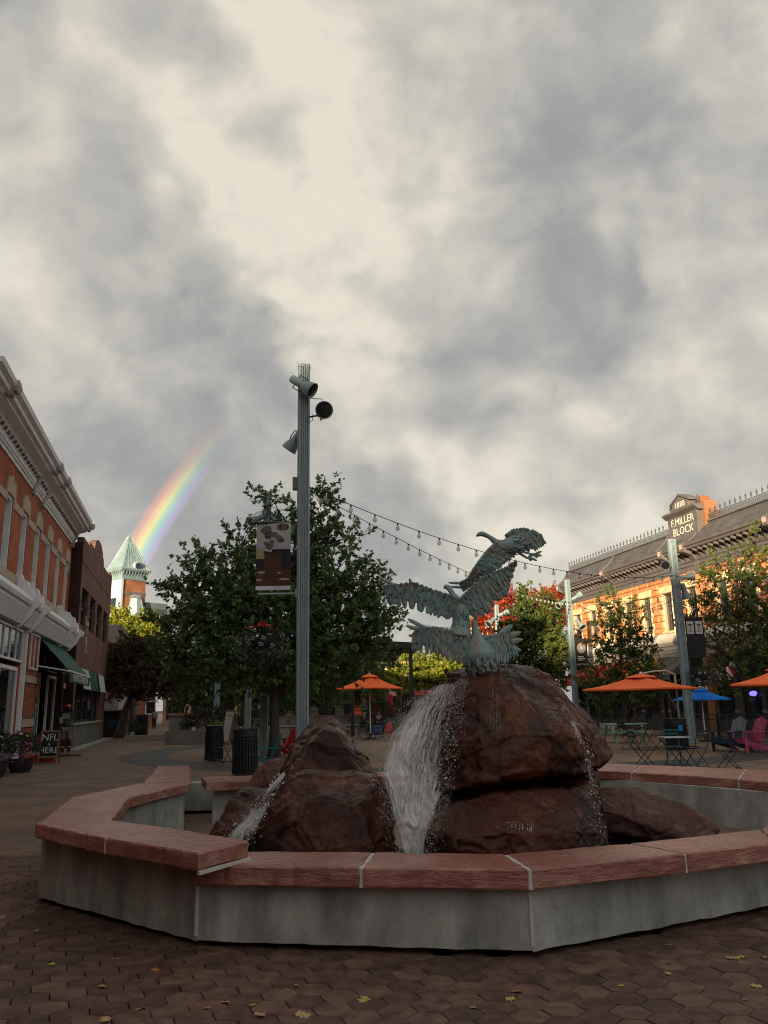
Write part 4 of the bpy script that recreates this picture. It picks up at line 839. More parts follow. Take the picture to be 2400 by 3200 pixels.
# green awning over the door, rolled on white arms
M_awn = mat('green_canvas', (.012, .075, .055), (.018, .098, .072), rough=.75, scale=3, bump=.1, bscale=25)
aw = thing('awning', 'sloping green canvas awning with white lettering over the shop door of the red brick building', 'awning', PL, ROT_L)
A0, A1, AY0, AZ0, AY1, AZ1 = -7.0, -1.0, WY - .12, 4.28, -.75, 3.04
b = MB(); N_ = 12
for i in range(N_):
    a, c = lerp(A0, A1, i / N_), lerp(A0, A1, (i + 1) / N_); sg = .03
    b.quad((a, AY1, AZ1), (c, AY1, AZ1), (c, AY0, AZ0), (a, AY0, AZ0)); b.quad((a, AY0, AZ0 - .012), (c, AY0, AZ0 - .012), (c, AY1, AZ1 - .012), (a, AY1, AZ1 - .012))
b.build('canvas', M_awn, aw)
MB().tube([(A0, AY1, AZ1), (A1, AY1, AZ1)], .04, 8).build('front_bar', M_white, aw)
for s in (A0, A1): MB().tube([(s, AY1, AZ1), (s, WY - .1, 3.25)], .028, 6).build('arm', M_white, aw)
b = MB(); zz = AZ1 - .03
for i in range(24):
    a, c = lerp(A0, A1, i / 24), lerp(A0, A1, (i + 1) / 24); w = .012 * math.sin(i * 1.3); w2 = .012 * math.sin((i + 1) * 1.3); d = .34 + (.03 if i % 2 else 0)
    b.extr([(a, AY1 - .02 + w, zz), (c, AY1 - .02 + w2, zz), (c, AY1 - .02 - w2, zz - d), (a, AY1 - .02 - w, zz - d)], (0, .01, 0))
v = b.build('valance', M_awn, aw); text('lettering', 'EB SPORTS STORE & CAFE', .38, M_letter, v, ((A0 + A1) / 2 - .1, AY1 - .045, zz - .18), (PI / 2, 0, 0), ext=.002)
# ---- brown brick building
db = thing('brick_building', 'plain brown brick building with a rounded parapet, next to the red brick one', 'building', PL, ROT_L)
w2 = [(.62, 2.95, 5.5, 7.25), (3.75, 6.05, 5.5, 7.25), (6.9, 9.25, 5.5, 7.25), (10.05, 12.5, 5.5, 7.25)]
b = MB(); holes = w2 + [(.6, 11.0, 1.12, 3.55)]
wall_holes(b, 0, 13.6, 0, 9.2, 0, holes, .3); b.build('wall', M_darkbrick, db)
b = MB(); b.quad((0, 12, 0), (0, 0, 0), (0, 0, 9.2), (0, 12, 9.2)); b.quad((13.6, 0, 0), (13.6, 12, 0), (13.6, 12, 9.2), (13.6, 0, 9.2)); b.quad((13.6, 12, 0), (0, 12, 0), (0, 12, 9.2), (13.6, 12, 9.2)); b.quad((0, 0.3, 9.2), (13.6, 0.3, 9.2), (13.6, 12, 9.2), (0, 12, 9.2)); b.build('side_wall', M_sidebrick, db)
top = [(0, 9.2), (13.6, 9.2), (13.6, 9.75), (12.2, 9.8), (11.8, 9.55), (8.8, 9.55), (8.4, 9.95)] + [(6.2 + 2.0 * math.cos(t), 9.75 + .72 * math.sin(t)) for t in [PI * k / 10 for k in range(11)]] + [(4.0, 9.7), (2.4, 9.7), (2.0, 9.45), (0, 9.45)]
b = MB(); b.extr([(s, 0, z) for s, z in top], (0, .3, 0)); b.build('parapet', M_darkbrick, db)
b = MB()
for i in range(3): b.bb(0.0, 13.6, -.012, .0, 8.3 - i * .9, 8.34 - i * .9) if i != 1 else None
b.build('groove', M_sidebrick, db)
for a, c, e, f in w2:
    m_ = (a + c) / 2
    for p, q in ((a, m_), (m_, c)):
        w = sash(db, p, q, e, f, .16, M_dark, fr=.06); MB().bb(p + .08, p + .55, .27, .29, e + .7, f - .08).build('blind', M_white, w)
    MB().bb(a, c, .33, .36, e, f).build('interior', M_interior, db)
gm = thing  # noqa
for k in range(5): sash(db, .6 + k * 2.08, .6 + (k + 1) * 2.08, 1.12, 3.55, .18, M_dark, fr=.10, mid=False)
MB().bb(.6, 11, .34, .4, 1.1, 3.6).build('interior', M_interior, db)
MB().bb(.3, 11.2, -.10, .12, 1.02, 1.12).build('window_ledge', M_concrete, db)
for k in range(4): MB().bb(.45 + k * 2.7, .45 + k * 2.7 + 2.6, -.03, .01, .08, 1.0).build('base_panel', M_base, db)
tag(MB().bb(-1.5, 14, -.45, .45, -.02, .05).xform(frame_from(PL, SD)).build('pavement_step', M_concrete), kind='structure')
M_wcan = mat('white_canvas', (.42, .44, .43), (.52, .53, .52), rough=.8, scale=4, stretch=(6, 6, .6))
for lab, s0, s1, m_ in (('short white canvas window awning nearest the green shop awning', 1.3, 4.2, M_wcan), ('short green canvas window awning between two white ones', 4.5, 7.6, M_awn), ('short white canvas window awning at the far end of the brown brick building', 8.4, 11.2, M_wcan)):
    a = thing('window_awning', lab, 'awning', PL, ROT_L, 'awnings on the brown brick building')
    b = MB()
    for i in range(8):
        p, q = lerp(s0, s1, i / 8), lerp(s0, s1, (i + 1) / 8); w = .02 * (-1) ** i
        b.extr([(p, -.30 + w, 2.60), (q, -.30 - w, 2.60), (q, -.10, 3.56), (p, -.10, 3.56)], (0, .012, 0))
    b.build('canvas', m_, a); MB().tube([(s0, -.29, 2.62), (s1, -.29, 2.62)], .02, 6).build('rod', M_dark, a)
    if m_ is M_awn: text('lettering', 'CAFE', .42, M_letter, a, ((s0 + s1) / 2, -.222, 3.05), (PI / 2 - .2, PI / 2, 0), ext=.002)
# ---- stone shops further down the street, behind the maple
M_grey = mat('grey_stone', (.19, .175, .155), (.255, .235, .21), rough=.85, scale=1.2, bump=.15)
M_orbrick = brick_mat('orange_brick', (.30, .115, .05), (.36, .15, .07), (.2, .13, .09), axis=(SD.x, SD.y))
def street_shop(label, s0, s1, y, h, m_, ncol, lit=False):
    t = thing('shop_building', label, 'building', PL, ROT_L); b = MB(); holes = []; w = (s1 - s0) / ncol
    for k in range(ncol): holes.append((s0 + k * w + w * .18, s0 + (k + 1) * w - w * .12, .35, 3.3)); holes.append((s0 + k * w + w * .28, s0 + (k + 1) * w - w * .28, 4.6, 6.6))
    wall_holes(b, s0, s1, 0, h, y, holes, .3); b.quad((s0, 12, 0), (s0, y, 0), (s0, y, h), (s0, 12, h)); b.quad((s0, y, h), (s1, y, h), (s1, 12, h), (s0, 12, h)); b.quad((s1, 12, 0), (s0, 12, 0), (s0, 12, h), (s1, 12, h)); b.build('wall', m_, t)
    for hh in holes: sash(t, *hh, y + .14, M_greytrim, fr=.09, mid=hh[2] > 4)
    for k in range(ncol + 1): MB().bb(s0 + k * w - .18, s0 + k * w + .18, y - .10, y + .0, 0, 3.6).build('pilaster', m_, t)
    MB().bb(s0, s1, y - .14, y, 3.55, 3.95).build('shop_cornice', M_greytrim, t); MB().bb(s0, s1, y - .25, y, h - .4, h).build('cornice', M_greytrim, t)
    MB().bb(s0 + .1, s1 - .1, y + .35, y + .42, .2, h - .5).build('interior', M_interior, t)
street_shop('grey stone shopfront with pilasters just beyond the maple tree', 22, 33, .2, 7.6, M_grey, 4)
street_shop('orange brick shopfront further down the left side of the street', 33.1, 42, .1, 8.2, M_orbrick, 3)
street_shop('pale stone shopfront at the far end of the left side of the street', 42.1, 62, .1, 7.4, M_grey, 6)

# ---- corner building with the metal-roofed tower
M_lead = mat('pale_green_metal', (.22, .315, .335), (.31, .41, .43), rough=.45, scale=1.5, metal=.25, stretch=(1, 1, .4))
M_tbrick = brick_mat('tower_brick', (.33, .10, .045), (.40, .135, .06), (.26, .15, .10), axis=(.85, -.53))
tw = thing('tower_building', 'old brick corner building with a pyramidal pale green metal tower roof', 'building', at(374, 2230, 81).xy.to_3d(), math.radians(49.5))
TA = 1.32                                                 # half side
MB().bb(-TA, TA, -TA, TA, 0, 14.4).build('tower_wall', M_tbrick, tw)
def frust(b, z0, a0, z1, a1): b._add([(-a0, -a0, z0), (a0, -a0, z0), (a0, a0, z0), (-a0, a0, z0), (-a1, -a1, z1), (a1, -a1, z1), (a1, a1, z1), (-a1, a1, z1)], [(0, 1, 5, 4), (1, 2, 6, 5), (2, 3, 7, 6), (3, 0, 4, 7), (4, 5, 6, 7), (3, 2, 1, 0)])
b = MB(); frust(b, 14.3, TA + .06, 14.6, TA + .10); frust(b, 15.15, TA + .28, 15.35, TA + .38); b.bb(-TA - .02, TA + .02, -TA - .02, TA + .02, 14.6, 15.15); b.build('cornice', M_lead, tw)
b = MB(); prf = [(15.35, 1.70), (15.62, 1.46), (16.1, 1.26), (18.55, .28), (18.9, .18)]
for (z0, a0), (z1, a1) in zip(prf[:-1], prf[1:]): frust(b, z0, a0, z1, a1)
roof = b.build('roof', M_lead, tw); MB().lathe([(.16, 18.85), (.2, 18.95), (.08, 19.1), (0, 19.2)], 6).build('finial', M_lead, roof)
for side in range(4):
    R = rotz(side * PI / 2)
    for k in range(-3, 4):
        f = k / 3.5; pts = [R @ Vector((a * f, -a - .012, z)) for z, a in prf if True]; MB().tube(pts, .022, 5).build('seam', M_lead, roof)
    for k in range(9):
        x = lerp(-TA, TA, k / 8); q = MB(); q.extr([R @ Vector(p) for p in [(x - .05, -TA - .02, 14.62), (x - .05, -TA - .26, 15.14), (x - .05, -TA - .18, 15.15), (x - .05, -TA - .02, 15.15)]], R @ Vector((.1, 0, 0))); q.build('bracket', M_lead, tw)
# round dormer on the right-hand slope
b = MB(); b.tube([(TA * .1, -1.62, 15.72), (TA * .1, -.7, 15.72)], .46, 18); dm = b.build('dormer', M_lead, tw, True); MB().tube([(TA * .1, -1.64, 15.72), (TA * .1, -1.58, 15.72)], .30, 18).build('round_window', M_glass, dm)
# white corner panels and the oriel bay
M_pale = mat('pale_painted_metal', (.42, .50, .50), (.54, .61, .61), rough=.5, scale=2)
for z0, z1 in ((10.6, 14.28),):
    MB().bb(-TA - .10, -TA + .02, -TA + .1, TA - .1, z0, z1).build('metal_panel', M_pale, tw); MB().bb(-TA - .16, -TA + .05, -TA - .12, -TA + .30, z0 - .6, z1).build('corner_post', M_pale, tw); sash(tw, -TA * .9, TA * .9, 0, .01, 99, M_pale) if False else None; MB().bb(-TA - .125, -TA - .10, -.5, .5, 11.0, 12.5).build('window', M_glass, tw)
MB().bb(-TA - .06, TA + .06, -TA - .06, TA + .06, 12.85, 13.1).build('string_course', M_greytrim, tw)
def oct_(cx, cy, r, z): return [(cx + r * math.cos(t), cy + r * math.sin(t), z) for t in [PI / 8 + PI / 4 * k for k in range(8)]]
b = MB(); ox, oy = .25, -TA
for r0, z0, r1, z1 in ((1.05, 7.0, 1.05, 10.2), (1.18, 10.2, 1.18, 10.45)):
    p, q = oct_(ox, oy, r0, z0), oct_(ox, oy, r1, z1); b._add(p + q, [(k, (k + 1) % 8, 8 + (k + 1) % 8, 8 + k) for k in range(8)] + [tuple(range(8, 16))])
by = b.build('oriel_bay', M_white, tw)
b = MB()
for (r0, z0), (r1, z1) in zip(((1.22, 10.45), (.98, 10.9), (.68, 12.2)), ((.98, 10.9), (.68, 12.2), (.68, 12.4))): p, q = oct_(ox, oy, r0, z0), oct_(ox, oy, r1, z1); b._add(p + q, [(k, (k + 1) % 8, 8 + (k + 1) % 8, 8 + k) for k in range(8)] + [tuple(range(8, 16))])
rf = b.build('bay_roof', M_lead, tw)
for k in range(8): MB().tube([oct_(ox, oy, 1.23, 10.45)[k], oct_(ox, oy, .99, 10.9)[k], oct_(ox, oy, .69, 12.2)[k]], .022, 5).build('seam', M_lead, rf)
b = MB()
for k in range(32): t = 2 * PI * k / 32; c = Vector((ox + .66 * math.cos(t), oy + .66 * math.sin(t), 12.4)); t2 = 2 * PI * (k + 1) / 32; c2 = Vector((ox + .66 * math.cos(t2), oy + .66 * math.sin(t2), 12.75)); b.tube([c, c2], .018, 4); b.tube([(c.x, c.y, 12.75), (c2.x, c2.y, 12.4)], .018, 4); b.tube([(c.x, c.y, 12.75), c2], .02, 4)
b.build('cresting', M_lead, rf)
for k in range(8):
    t = PI / 4 * k + PI / 4; r = 1.05 * math.cos(PI / 8) + .01; c = Vector((ox + r * math.cos(t), oy + r * math.sin(t), 0))
    for z0, z1, nm, mm in ((7.4, 9.2, 'window', M_glass), (9.45, 10.0, 'panel', M_lead)): q = MB(); q.box((c.x, c.y, (z0 + z1) / 2), (.03, .62, z1 - z0), rotz(t)); q.build(nm, mm, by)
# the wings of the corner building
b = MB(); b.bb(TA, TA + 2.2, -TA + .9, TA + 14, 0, 10.6); b.bb(-TA - 18, -TA - .0, -TA + .5, TA + 8, 0, 10.4); b.build('wing_wall', M_tbrick, tw)
M_cdark = mat('dark_cornice', (.09, .12, .13), (.13, .165, .17), rough=.6, scale=2)
b = MB(); b.prof([(-TA + .9, 10.4), (-TA + .5, 10.6), (-TA - .2, 11.6), (-TA - .1, 12.2), (-TA + .9, 12.3)], TA + .02, TA + 2.6); b.bb(TA + 2.0, TA + 2.9, -TA + .5, TA + 14, 10.7, 12.3); b.build('cornice', M_cdark, tw)
for k in range(1):
    for z in (1.2, 5.2): q = sash(tw, TA + 1.2 + k * 2.1, TA + 2.4 + k * 2.1, z, z + 2.6, -TA + .82, M_white, fr=.1)

# ---- right: sandstone block with mansard roof
mb_ = thing('sandstone_building', 'sunlit two-storey red sandstone building with grey mansard roof and iron cresting on the right', 'building', PR, ROT_R)
RS0, RS1 = -8.9, 24.0
wR = [-7.85, -5.62, -3.45, -1.05, 1.12, 3.36, 5.70, 8.3, 10.5, 12.7, 15.1, 17.3]
rw = [(c - .40, c + .40, 5.28, 7.52) for c in wR]
M_jointl = mat('pale_joint', (.50, .31, .18), (.58, .38, .23), rough=.95, scale=20)
b = MB(); wall_holes(b, RS0, RS1, 4.9, 8.5, .03, rw, .30); b.quad((RS0, 14, 0), (RS0, .03, 0), (RS0, .03, 8.5), (RS0, 14, 8.5)); b.build('wall', M_jointl, mb_)
M_block = mat('sandstone_block', (.50, .19, .075), (.66, .29, .125), rough=.85, scale=2.2, detail=8, bump=.7, bscale=8, rand=.16)
M_quoin = mat('buff_sandstone', (.70, .50, .28), (.80, .60, .37), rough=.85, scale=3, bump=.6, bscale=8, rand=.08)
def block(s0, s1, z0, z1, m, seed, y=.03, d=.085, nm='stone_block', g=.012):
    """rock-faced block: chamfered rim, bulged face"""
    rng = random.Random(seed); a, c, e, f = s0 + g, s1 - g, z0 + g, z1 - g; b = MB(); mx, mz = (a + c) / 2, (e + f) / 2; k = .05
    vs = [(a, y, e), (c, y, e), (c, y, f), (a, y, f), (a, y - d * .35, e), (c, y - d * .35, e), (c, y - d * .35, f), (a, y - d * .35, f)]
    for x, z in ((a + k, e + k), (mx, e + k * .8), (c - k, e + k), (c - k, f - k), (mx, f - k), (a + k, f - k)): vs.append((x + rng.uniform(-.01, .01), y - d * rng.uniform(.7, 1.15), z + rng.uniform(-.01, .01)))
    fs = [(0, 1, 5, 4), (1, 2, 6, 5), (2, 3, 7, 6), (3, 0, 4, 7), (4, 5, 10, 9, 8), (5, 6, 11, 10), (6, 7, 13, 12, 11), (7, 4, 8, 13), (8, 9, 12, 13), (9, 10, 11, 12)]
    b._add(vs, fs); return b.build(nm, m, mb_)
seed = 0; z = 5.28; zs = [5.28, 5.62, 6.0, 6.36, 6.74, 7.12, 7.52, 7.84, 8.16, 8.46]
for r in range(len(zs) - 1):
    z0, z1 = zs[r], zs[r + 1]; x = RS0; rng = random.Random(r * 7 + 1)
    stops = []
    for c in wR:
        if z1 <= 7.53: stops += [(c - .40 - (.30 if r % 2 else .16), c + .40 + (.30 if r % 2 else .16))]
    segs = []; x = RS0
    for a, c in stops: segs.append((x, a)); x = c
    segs.append((x, 14.6))
    for a, c in segs:
        L_ = c - a
        if L_ < .12: continue
        k = max(1, round(L_ / (.62 if z1 <= 7.53 else .95)))
        cuts = [a] + [a + L_ * (i + rng.uniform(-.18, .18)) / k for i in range(1, k)] + [c]
        for p, q in zip(cuts[:-1], cuts[1:]): seed += 1; block(p, q, z0, z1, M_block, seed)
    if z1 <= 7.53:
        for c in wR:
            if c > 15: continue
            w = .30 if r % 2 else .16
            for p, q in ((c - .40 - w, c - .40), (c + .40, c + .40 + w)): seed += 1; block(p, q, z0, z1, M_quoin, seed, d=.06, nm='jamb_stone')
for c in wR:
    if c < 15: block(c - .72, c + .72, 7.52, 7.98, M_quoin, 900 + int(c * 10), d=.13, nm='lintel'); 
for a, c, e, f in rw: w = sash(mb_, a, c, e, f, .16, M_greytrim, fr=.10); MB().bb(a + .12, c - .12, .245, .26, e + 1.0, f - .1).build('blind', mat('pale_blind', (.42, .40, .33), (.5, .47, .40), rough=.8, scale=3), w)
MB().bb(RS0, RS1, .36, .42, 5.0, 8.4).build('interior', M_interior, mb_)
for s in (-8.72, -2.3, 6.55, 14.8): MB().bb(s - .22, s + .22, -.10, .03, 5.0, 8.5).build('pilaster', M_block, mb_)
b = MB(); b.prof([(.03, 4.72), (-.22, 4.72), (-.26, 4.80), (-.26, 4.92), (-.14, 5.02), (-.10, 5.28), (.03, 5.28)][::-1], RS0 - .1, RS1); b.build('sill_band', mat('white_stone', (.62, .56, .47), (.70, .64, .55), rough=.8, scale=2), mb_)
for c in wR: MB().bb(c - .55, c + .55, -.16, .02, 5.285, 5.40).build('sill', M_quoin, mb_)
M_fascia = mat('warm_grey_fascia', (.30, .255, .215), (.36, .31, .265), rough=.7, scale=2)
b = MB(); b.prof([(.03, 3.98), (-.05, 3.98), (-.05, 4.14), (-.09, 4.16), (-.09, 4.32), (-.13, 4.34), (-.13, 4.52), (-.20, 4.56), (-.22, 4.715), (.03, 4.715)][::-1], RS0 - .05, RS1); b.build('fascia', M_fascia, mb_)
# cornice, brackets, mansard, cresting
b = MB(); b.prof([(.03, 8.40), (-.08, 8.40), (-.10, 8.62), (-.16, 8.66), (-.16, 8.82), (-.22, 8.86), (-.30, 9.36), (-.80, 9.40), (-.84, 9.52), (-.92, 9.56), (-.95, 9.72), (.03, 9.74)][::-1], RS0 - .45, RS1); b.build('cornice', M_greytrim, mb_)
sb = MB(); sb.prof([(-.18, 8.88), (-.24, 8.88), (-.30, 9.02), (-.46, 9.18), (-.74, 9.26), (-.76, 9.38), (-.20, 9.38)][::-1], -.07, .07); sbm = sb.mesh('bracket', M_greytrim)
bigs = [-8.75, -2.25, 4.55, 6.65, 13.3]
s = -8.3
while s < 16:
    if min(abs(s - q) for q in bigs) > .3: link('bracket', sbm, mb_, (s, 0, 0))
    s += .46
bb_ = MB(); bb_.prof([(.0, 8.15), (-.14, 8.15), (-.20, 8.4), (-.20, 8.8), (-.44, 9.12), (-.84, 9.24), (-.98, 9.3), (-1.0, 9.78), (0, 9.78)][::-1], -.17, .17); bbm = bb_.mesh('large_bracket', M_greytrim)
pk = MB(); pk.bb(-.13, .13, -1.012, -1.0, 9.42, 9.68); pkm = pk.mesh('end_panel', mat('pink_panel', (.52, .38, .34), rough=.7))
for s in bigs: o = link('large_bracket', bbm, mb_, (s, 0, 0)); link('end_panel', pkm, o)
b = MB(); pr = [(-.90, 9.74), (-.62, 9.95), (-.34, 10.22), (-.10, 10.52), (.05, 10.73)]
b.prof(pr + [(.25, 10.73), (.25, 9.74)], RS0 - .25, RS1); b.build('mansard_roof', M_shingle, mb_)
b = MB(); b.prof([(.04, 10.71), (-.04, 10.73), (-.04, 10.82), (.22, 10.82), (.22, 10.71)][::-1], RS0 - .2, RS1); b.build('roof_curb', M_greytrim, mb_)
rd = MB()
for s in (-8.6, -2.2, 4.1, 7.3): 
    q = MB(); q.tube([(s, y - .02, z + .02) for y, z in pr], .05, 6); q.build('roof_rib', M_greytrim, mb_)
M_iron = mat('cast_iron', (.075, .078, .08), (.11, .112, .115), rough=.6, scale=9)
cr_ = MB(); s = RS0
while s < 16:
    if not 4.0 < s < 7.4:
        cr_.tube([(s, .1, 10.98), (s + .13, .1, 11.28)], .012, 4); cr_.tube([(s, .1, 11.28), (s + .13, .1, 10.98)], .012, 4); cr_.tube([(s, .1, 11.13), (s + .065, .1, 11.2), (s + .13, .1, 11.13), (s + .065, .1, 11.06), (s, .1, 11.13)], .011, 4, cap=False)
    s += .13
for a, c in ((RS0, 4.0), (7.4, 16)):
    for zz in (10.98, 11.29): cr_.tube([(a, .1, zz), (c, .1, zz)], .018, 5)
cres = cr_.build('cresting', M_iron, mb_); cres.location = (0, 0, -.15)
fm = MB(); fm.lathe([(.018, 11.28), (.018, 11.36), (.05, 11.40), (.02, 11.44), (.062, 11.50), (.03, 11.56), (.0, 11.68)], 6); fmm = fm.mesh('finial', M_iron)
s = RS0 + .1
while s < 16:
    if not 3.9 < s < 7.5: link('finial', fmm, cres, (s, .1, 0))
    s += .41
# name gable
gb = MB(); gb.bb(4.35, 7.05, -.42, .25, 10.15, 11.55); gable = gb.build('gable', M_greytrim, mb_); gable.location = (.5, 0, 0)
MB().prof([(-.42, 11.45), (-.62, 11.62), (-.66, 11.72), (.3, 11.74), (.3, 11.45)][::-1], 4.15, 7.25).build('gable_cornice', M_greytrim, gable)
b = MB(); b.extr([(4.95, -.46, 11.74), (6.45, -.46, 11.74), (6.45, -.46, 12.15), (5.7, -.46, 12.52), (4.95, -.46, 12.15)], (0, .6, 0)); b.build('gable_top', M_greytrim, gable)
b = MB(); b.extr([(4.8, -.52, 12.12), (5.7, -.52, 12.55), (6.6, -.52, 12.12), (6.6, -.52, 12.20), (5.7, -.52, 12.64), (4.8, -.52, 12.20)], (0, .7, 0)); b.build('gable_coping', M_greytrim, gable)
b = MB(); b.bb(7.06, 7.30, -.1, .7, 10.4, 11.9); b.bb(6.5, 6.8, .1, .7, 11.6, 12.3); b.bb(7.06, 7.5, .3, 1.1, 10.4, 11.3); b.build('chimney', M_orbrick, gable)
M_name = mat('cream_letters', (.78, .74, .62), rough=.6)
text('lettering', '1888', .46, M_name, gable, (5.7, -.475, 12.02), (PI / 2, 0, 0), spacing=1.1)
text('lettering', 'F.MILLER', .56, M_name, gable, (5.72, -.435, 11.12), (PI / 2, 0, 0)); text('lettering', 'BLOCK', .60, M_name, gable, (5.72, -.435, 10.58), (PI / 2, 0, 0))
for s in (4.45, 6.95): fo = link('finial', fmm, gable, (s, -.2, -9.8)); fo.scale = (1.9, 1.9, 1.9)
# shopfront below: dark grey posts and tall glass
M_post = mat('charcoal_paint', (.050, .050, .055), (.075, .074, .078), rough=.55, scale=4)
posts = [-8.8, -7.1, -5.55, -3.9, -2.2, -.1, 2.0, 2.65, 4.6, 6.5, 8.6, 10.6, 12.4]
for s in posts: p = MB().bb(s - .14, s + .14, -.08, .25, 0, 3.98).build('post', M_post, mb_); MB().bb(s - .17, s + .17, -.12, -.081, .95, 1.10).build('post_block', M_grey, p)
for a, c in zip(posts[:-1], posts[1:]):
    if c - a > 1: sash(mb_, a + .15, c - .15, .55, 3.9, .06, M_post, fr=.10, mid=False); MB().bb(a + .15, c - .15, -.02, .2, .02, .54).build('stall_riser', M_post, mb_)
MB().bb(6.3, 6.9, -.14, .25, 0, 3.97).build('brick_pier', M_orbrick, mb_); MB().bb(RS0, RS1, .5, .56, 0, 4).build('interior', M_interior, mb_)
def canvas_awning(label, s0, s1, m, y=-1.15, z0=2.95, z1=3.92, stripes=None, txt=None, grp='shop awnings on the sandstone building'):
    a = thing('shop_awning', label, 'awning', PR, ROT_R, grp); n_ = 10 if stripes else 4
    for k in range(n_):
        p, q = lerp(s0, s1, k / n_), lerp(s0, s1, (k + 1) / n_); b = MB(); b.extr([(p, y, z0), (q, y, z0), (q, -.06, z1), (p, -.06, z1)], (0, 0, .015)); b.build('canvas', m if not stripes or k % 2 else stripes, a)
        b = MB(); b.extr([(p, y - .012, z0), (q, y - .012, z0), (q, y - .012, z0 - .26), (p, y - .012, z0 - .26)], (0, .012, 0)); b.build('valance', m if not stripes or k % 2 else stripes, a)
    for s in (s0, s1): MB()._add([(s, y, z0), (s, -.06, z1), (s, -.06, z0)], [(0, 1, 2)]).build('side', m, a)
    if txt: text('lettering', txt, .25, M_letter, a, ((s0 + s1) / 2, y - .05, z0 + .06), (math.atan2(z1 - z0, -y) , 0, 0), shear=.2)
M_redc = mat('red_canvas', (.36, .022, .02), (.45, .03, .028), rough=.75, scale=3)
M_blkc = mat('charcoal_canvas', (.10, .096, .09), (.14, .135, .125), rough=.8, scale=2); M_yel = mat('mustard_canvas', (.40, .25, .03), (.48, .31, .04), rough=.8, scale=3)
canvas_awning('red canvas awning at the left end of the sandstone building', -8.6, -4.6, M_redc)
canvas_awning('red canvas awning behind the small oak in front of the sandstone building', -4.1, -.6, M_redc)
canvas_awning('mustard canvas awning next to the charcoal one on the sandstone building', -.3, 1.9, M_yel)
canvas_awning('charcoal canvas awning with white pizza lettering on the sandstone building', 2.3, 4.7, M_blkc, txt='Old Town Pizza')
# ---- pavilion, back shops
pv = thing('pavilion', 'dark flat-roofed open pavilion behind the big oak tree', 'pavilion', (0, 0, 0))
b = MB(); b.extr([at(860, 1985, 47), at(1305, 2008, 46), at(1307, 2024, 46), at(860, 2010, 47)], (0, 7, .1)); b.build('roof', M_dark, pv)
b = MB(); b.extr([at(900, 2012, 47.3), at(1262, 2024, 46.6), at(1240, 2052, 46.8), at(900, 2060, 47.3)], (0, 5, 0)); b.build('beam', mat('brown_beam', (.05, .038, .03), (.07, .052, .04), rough=.7, scale=4), pv)
for x in (1100, 1283):
    p = at(x, 2040, 46.5); MB().bb(p.x - .10, p.x + .10, p.y - .1, p.y + .1, 0, 4.7).build('post', M_dark, pv)
def back_shop(label, x0, x1, y, h, m, sign=None, cols=4, dep=10):
    t = thing('shop_building', label, 'building', (x0, y, 0)); w = x1 - x0; hs = [(k * w / cols + .35, (k + 1) * w / cols - .35, .5, 2.7) for k in range(cols)]
    if h > 5: hs += [(k * w / cols + .8, (k + 1) * w / cols - .8, 3.9, 5.6) for k in range(cols)]
    b = MB(); wall_holes(b, 0, w, 0, h, 0, hs, .25); b.quad((0, dep, 0), (0, 0, 0), (0, 0, h), (0, dep, h)); b.quad((w, 0, 0), (w, dep, 0), (w, dep, h), (w, 0, h)); b.quad((0, 0, h), (w, 0, h), (w, dep, h), (0, dep, h)); b.build('wall', m, t)
    for hh in hs: sash(t, *hh, .1, M_greytrim, fr=.08, mid=False)
    MB().bb(.1, w - .1, .3, .36, .2, h - .2).build('interior', M_interior, t); MB().bb(-.1, w + .1, -.2, .1, h - .25, h + .05).build('cornice', M_greytrim, t); return t
M_olive = mat('olive_siding', (.075, .07, .05), (.10, .092, .07), rough=.8, scale=3, stretch=(5, 1, .3)); M_peach = mat('peach_stucco', (.52, .34, .24), (.60, .41, .30), rough=.9, scale=1.5)
t = back_shop('olive-brown shop with a small red sign at the back of the plaza', 0.9, 7.2, 78, 4.3, M_olive, cols=3)
sg = MB(); sg.bb(1.6, 3.3, -.16, -.02, 2.55, 3.35); so = sg.build('shop_sign', mat('red_sign', (.55, .07, .03), rough=.5), t); text('lettering', 'DOM/STYLE', .30, M_letter, so, (2.45, -.17, 2.95), (PI / 2, 0, 0))
back_shop('long peach stucco building closing the back of the plaza', -26, 14, 96, 6.9, M_peach, cols=14)
back_shop('low dark olive shop at the back left of the plaza', -12.5, 0.2, 84, 4.4, M_olive, cols=5)
# ---- rows beside and behind the camera: they keep the low sun off the square
def plain_block(label, o, x, length, depth, h, m, cols, rows):
    t = thing('brick_building', label, 'building', o, math.atan2(x[1], x[0])); hs = []
    for r in range(rows):
        for c in range(cols): s = (c + .5) * length / cols; hs.append((s - .6, s + .6, 1.0 + r * 3.9, 3.3 + r * 3.9))
    b = MB(); wall_holes(b, 0, length, 0, h, 0, hs, .25); b.quad((0, depth, 0), (0, 0, 0), (0, 0, h), (0, depth, h)); b.quad((length, 0, 0), (length, depth, 0), (length, depth, h), (length, 0, h)); b.quad((0, 0, h), (length, 0, h), (length, depth, h), (0, depth, h)); b.quad((length, depth, 0), (0, depth, 0), (0, depth, h), (length, depth, h)); b.build('wall', m, t)
    for hh in hs: sash(t, *hh, .12, M_white, fr=.1)
    MB().bb(.1, length - .1, .27, .3, .3, h - .3).build('interior', M_interior, t); MB().bb(-.2, length + .2, -.4, .2, h - .5, h + .1).build('cornice', M_greytrim, t)
M_bb = brick_mat('back_brick', (.22, .085, .05), (.28, .11, .065), (.2, .14, .11), axis=(1, 0))
plain_block('tall narrow brick building on the left side of the street, out of frame', PL + SD * -32, SD, 5.95, 14, 13.2, M_redbrick, 3, 3)
plain_block('brick building further back on the left side of the street, out of frame', PL + SD * -70, SD, 37.9, 14, 6.6, M_redbrick, 13, 1)
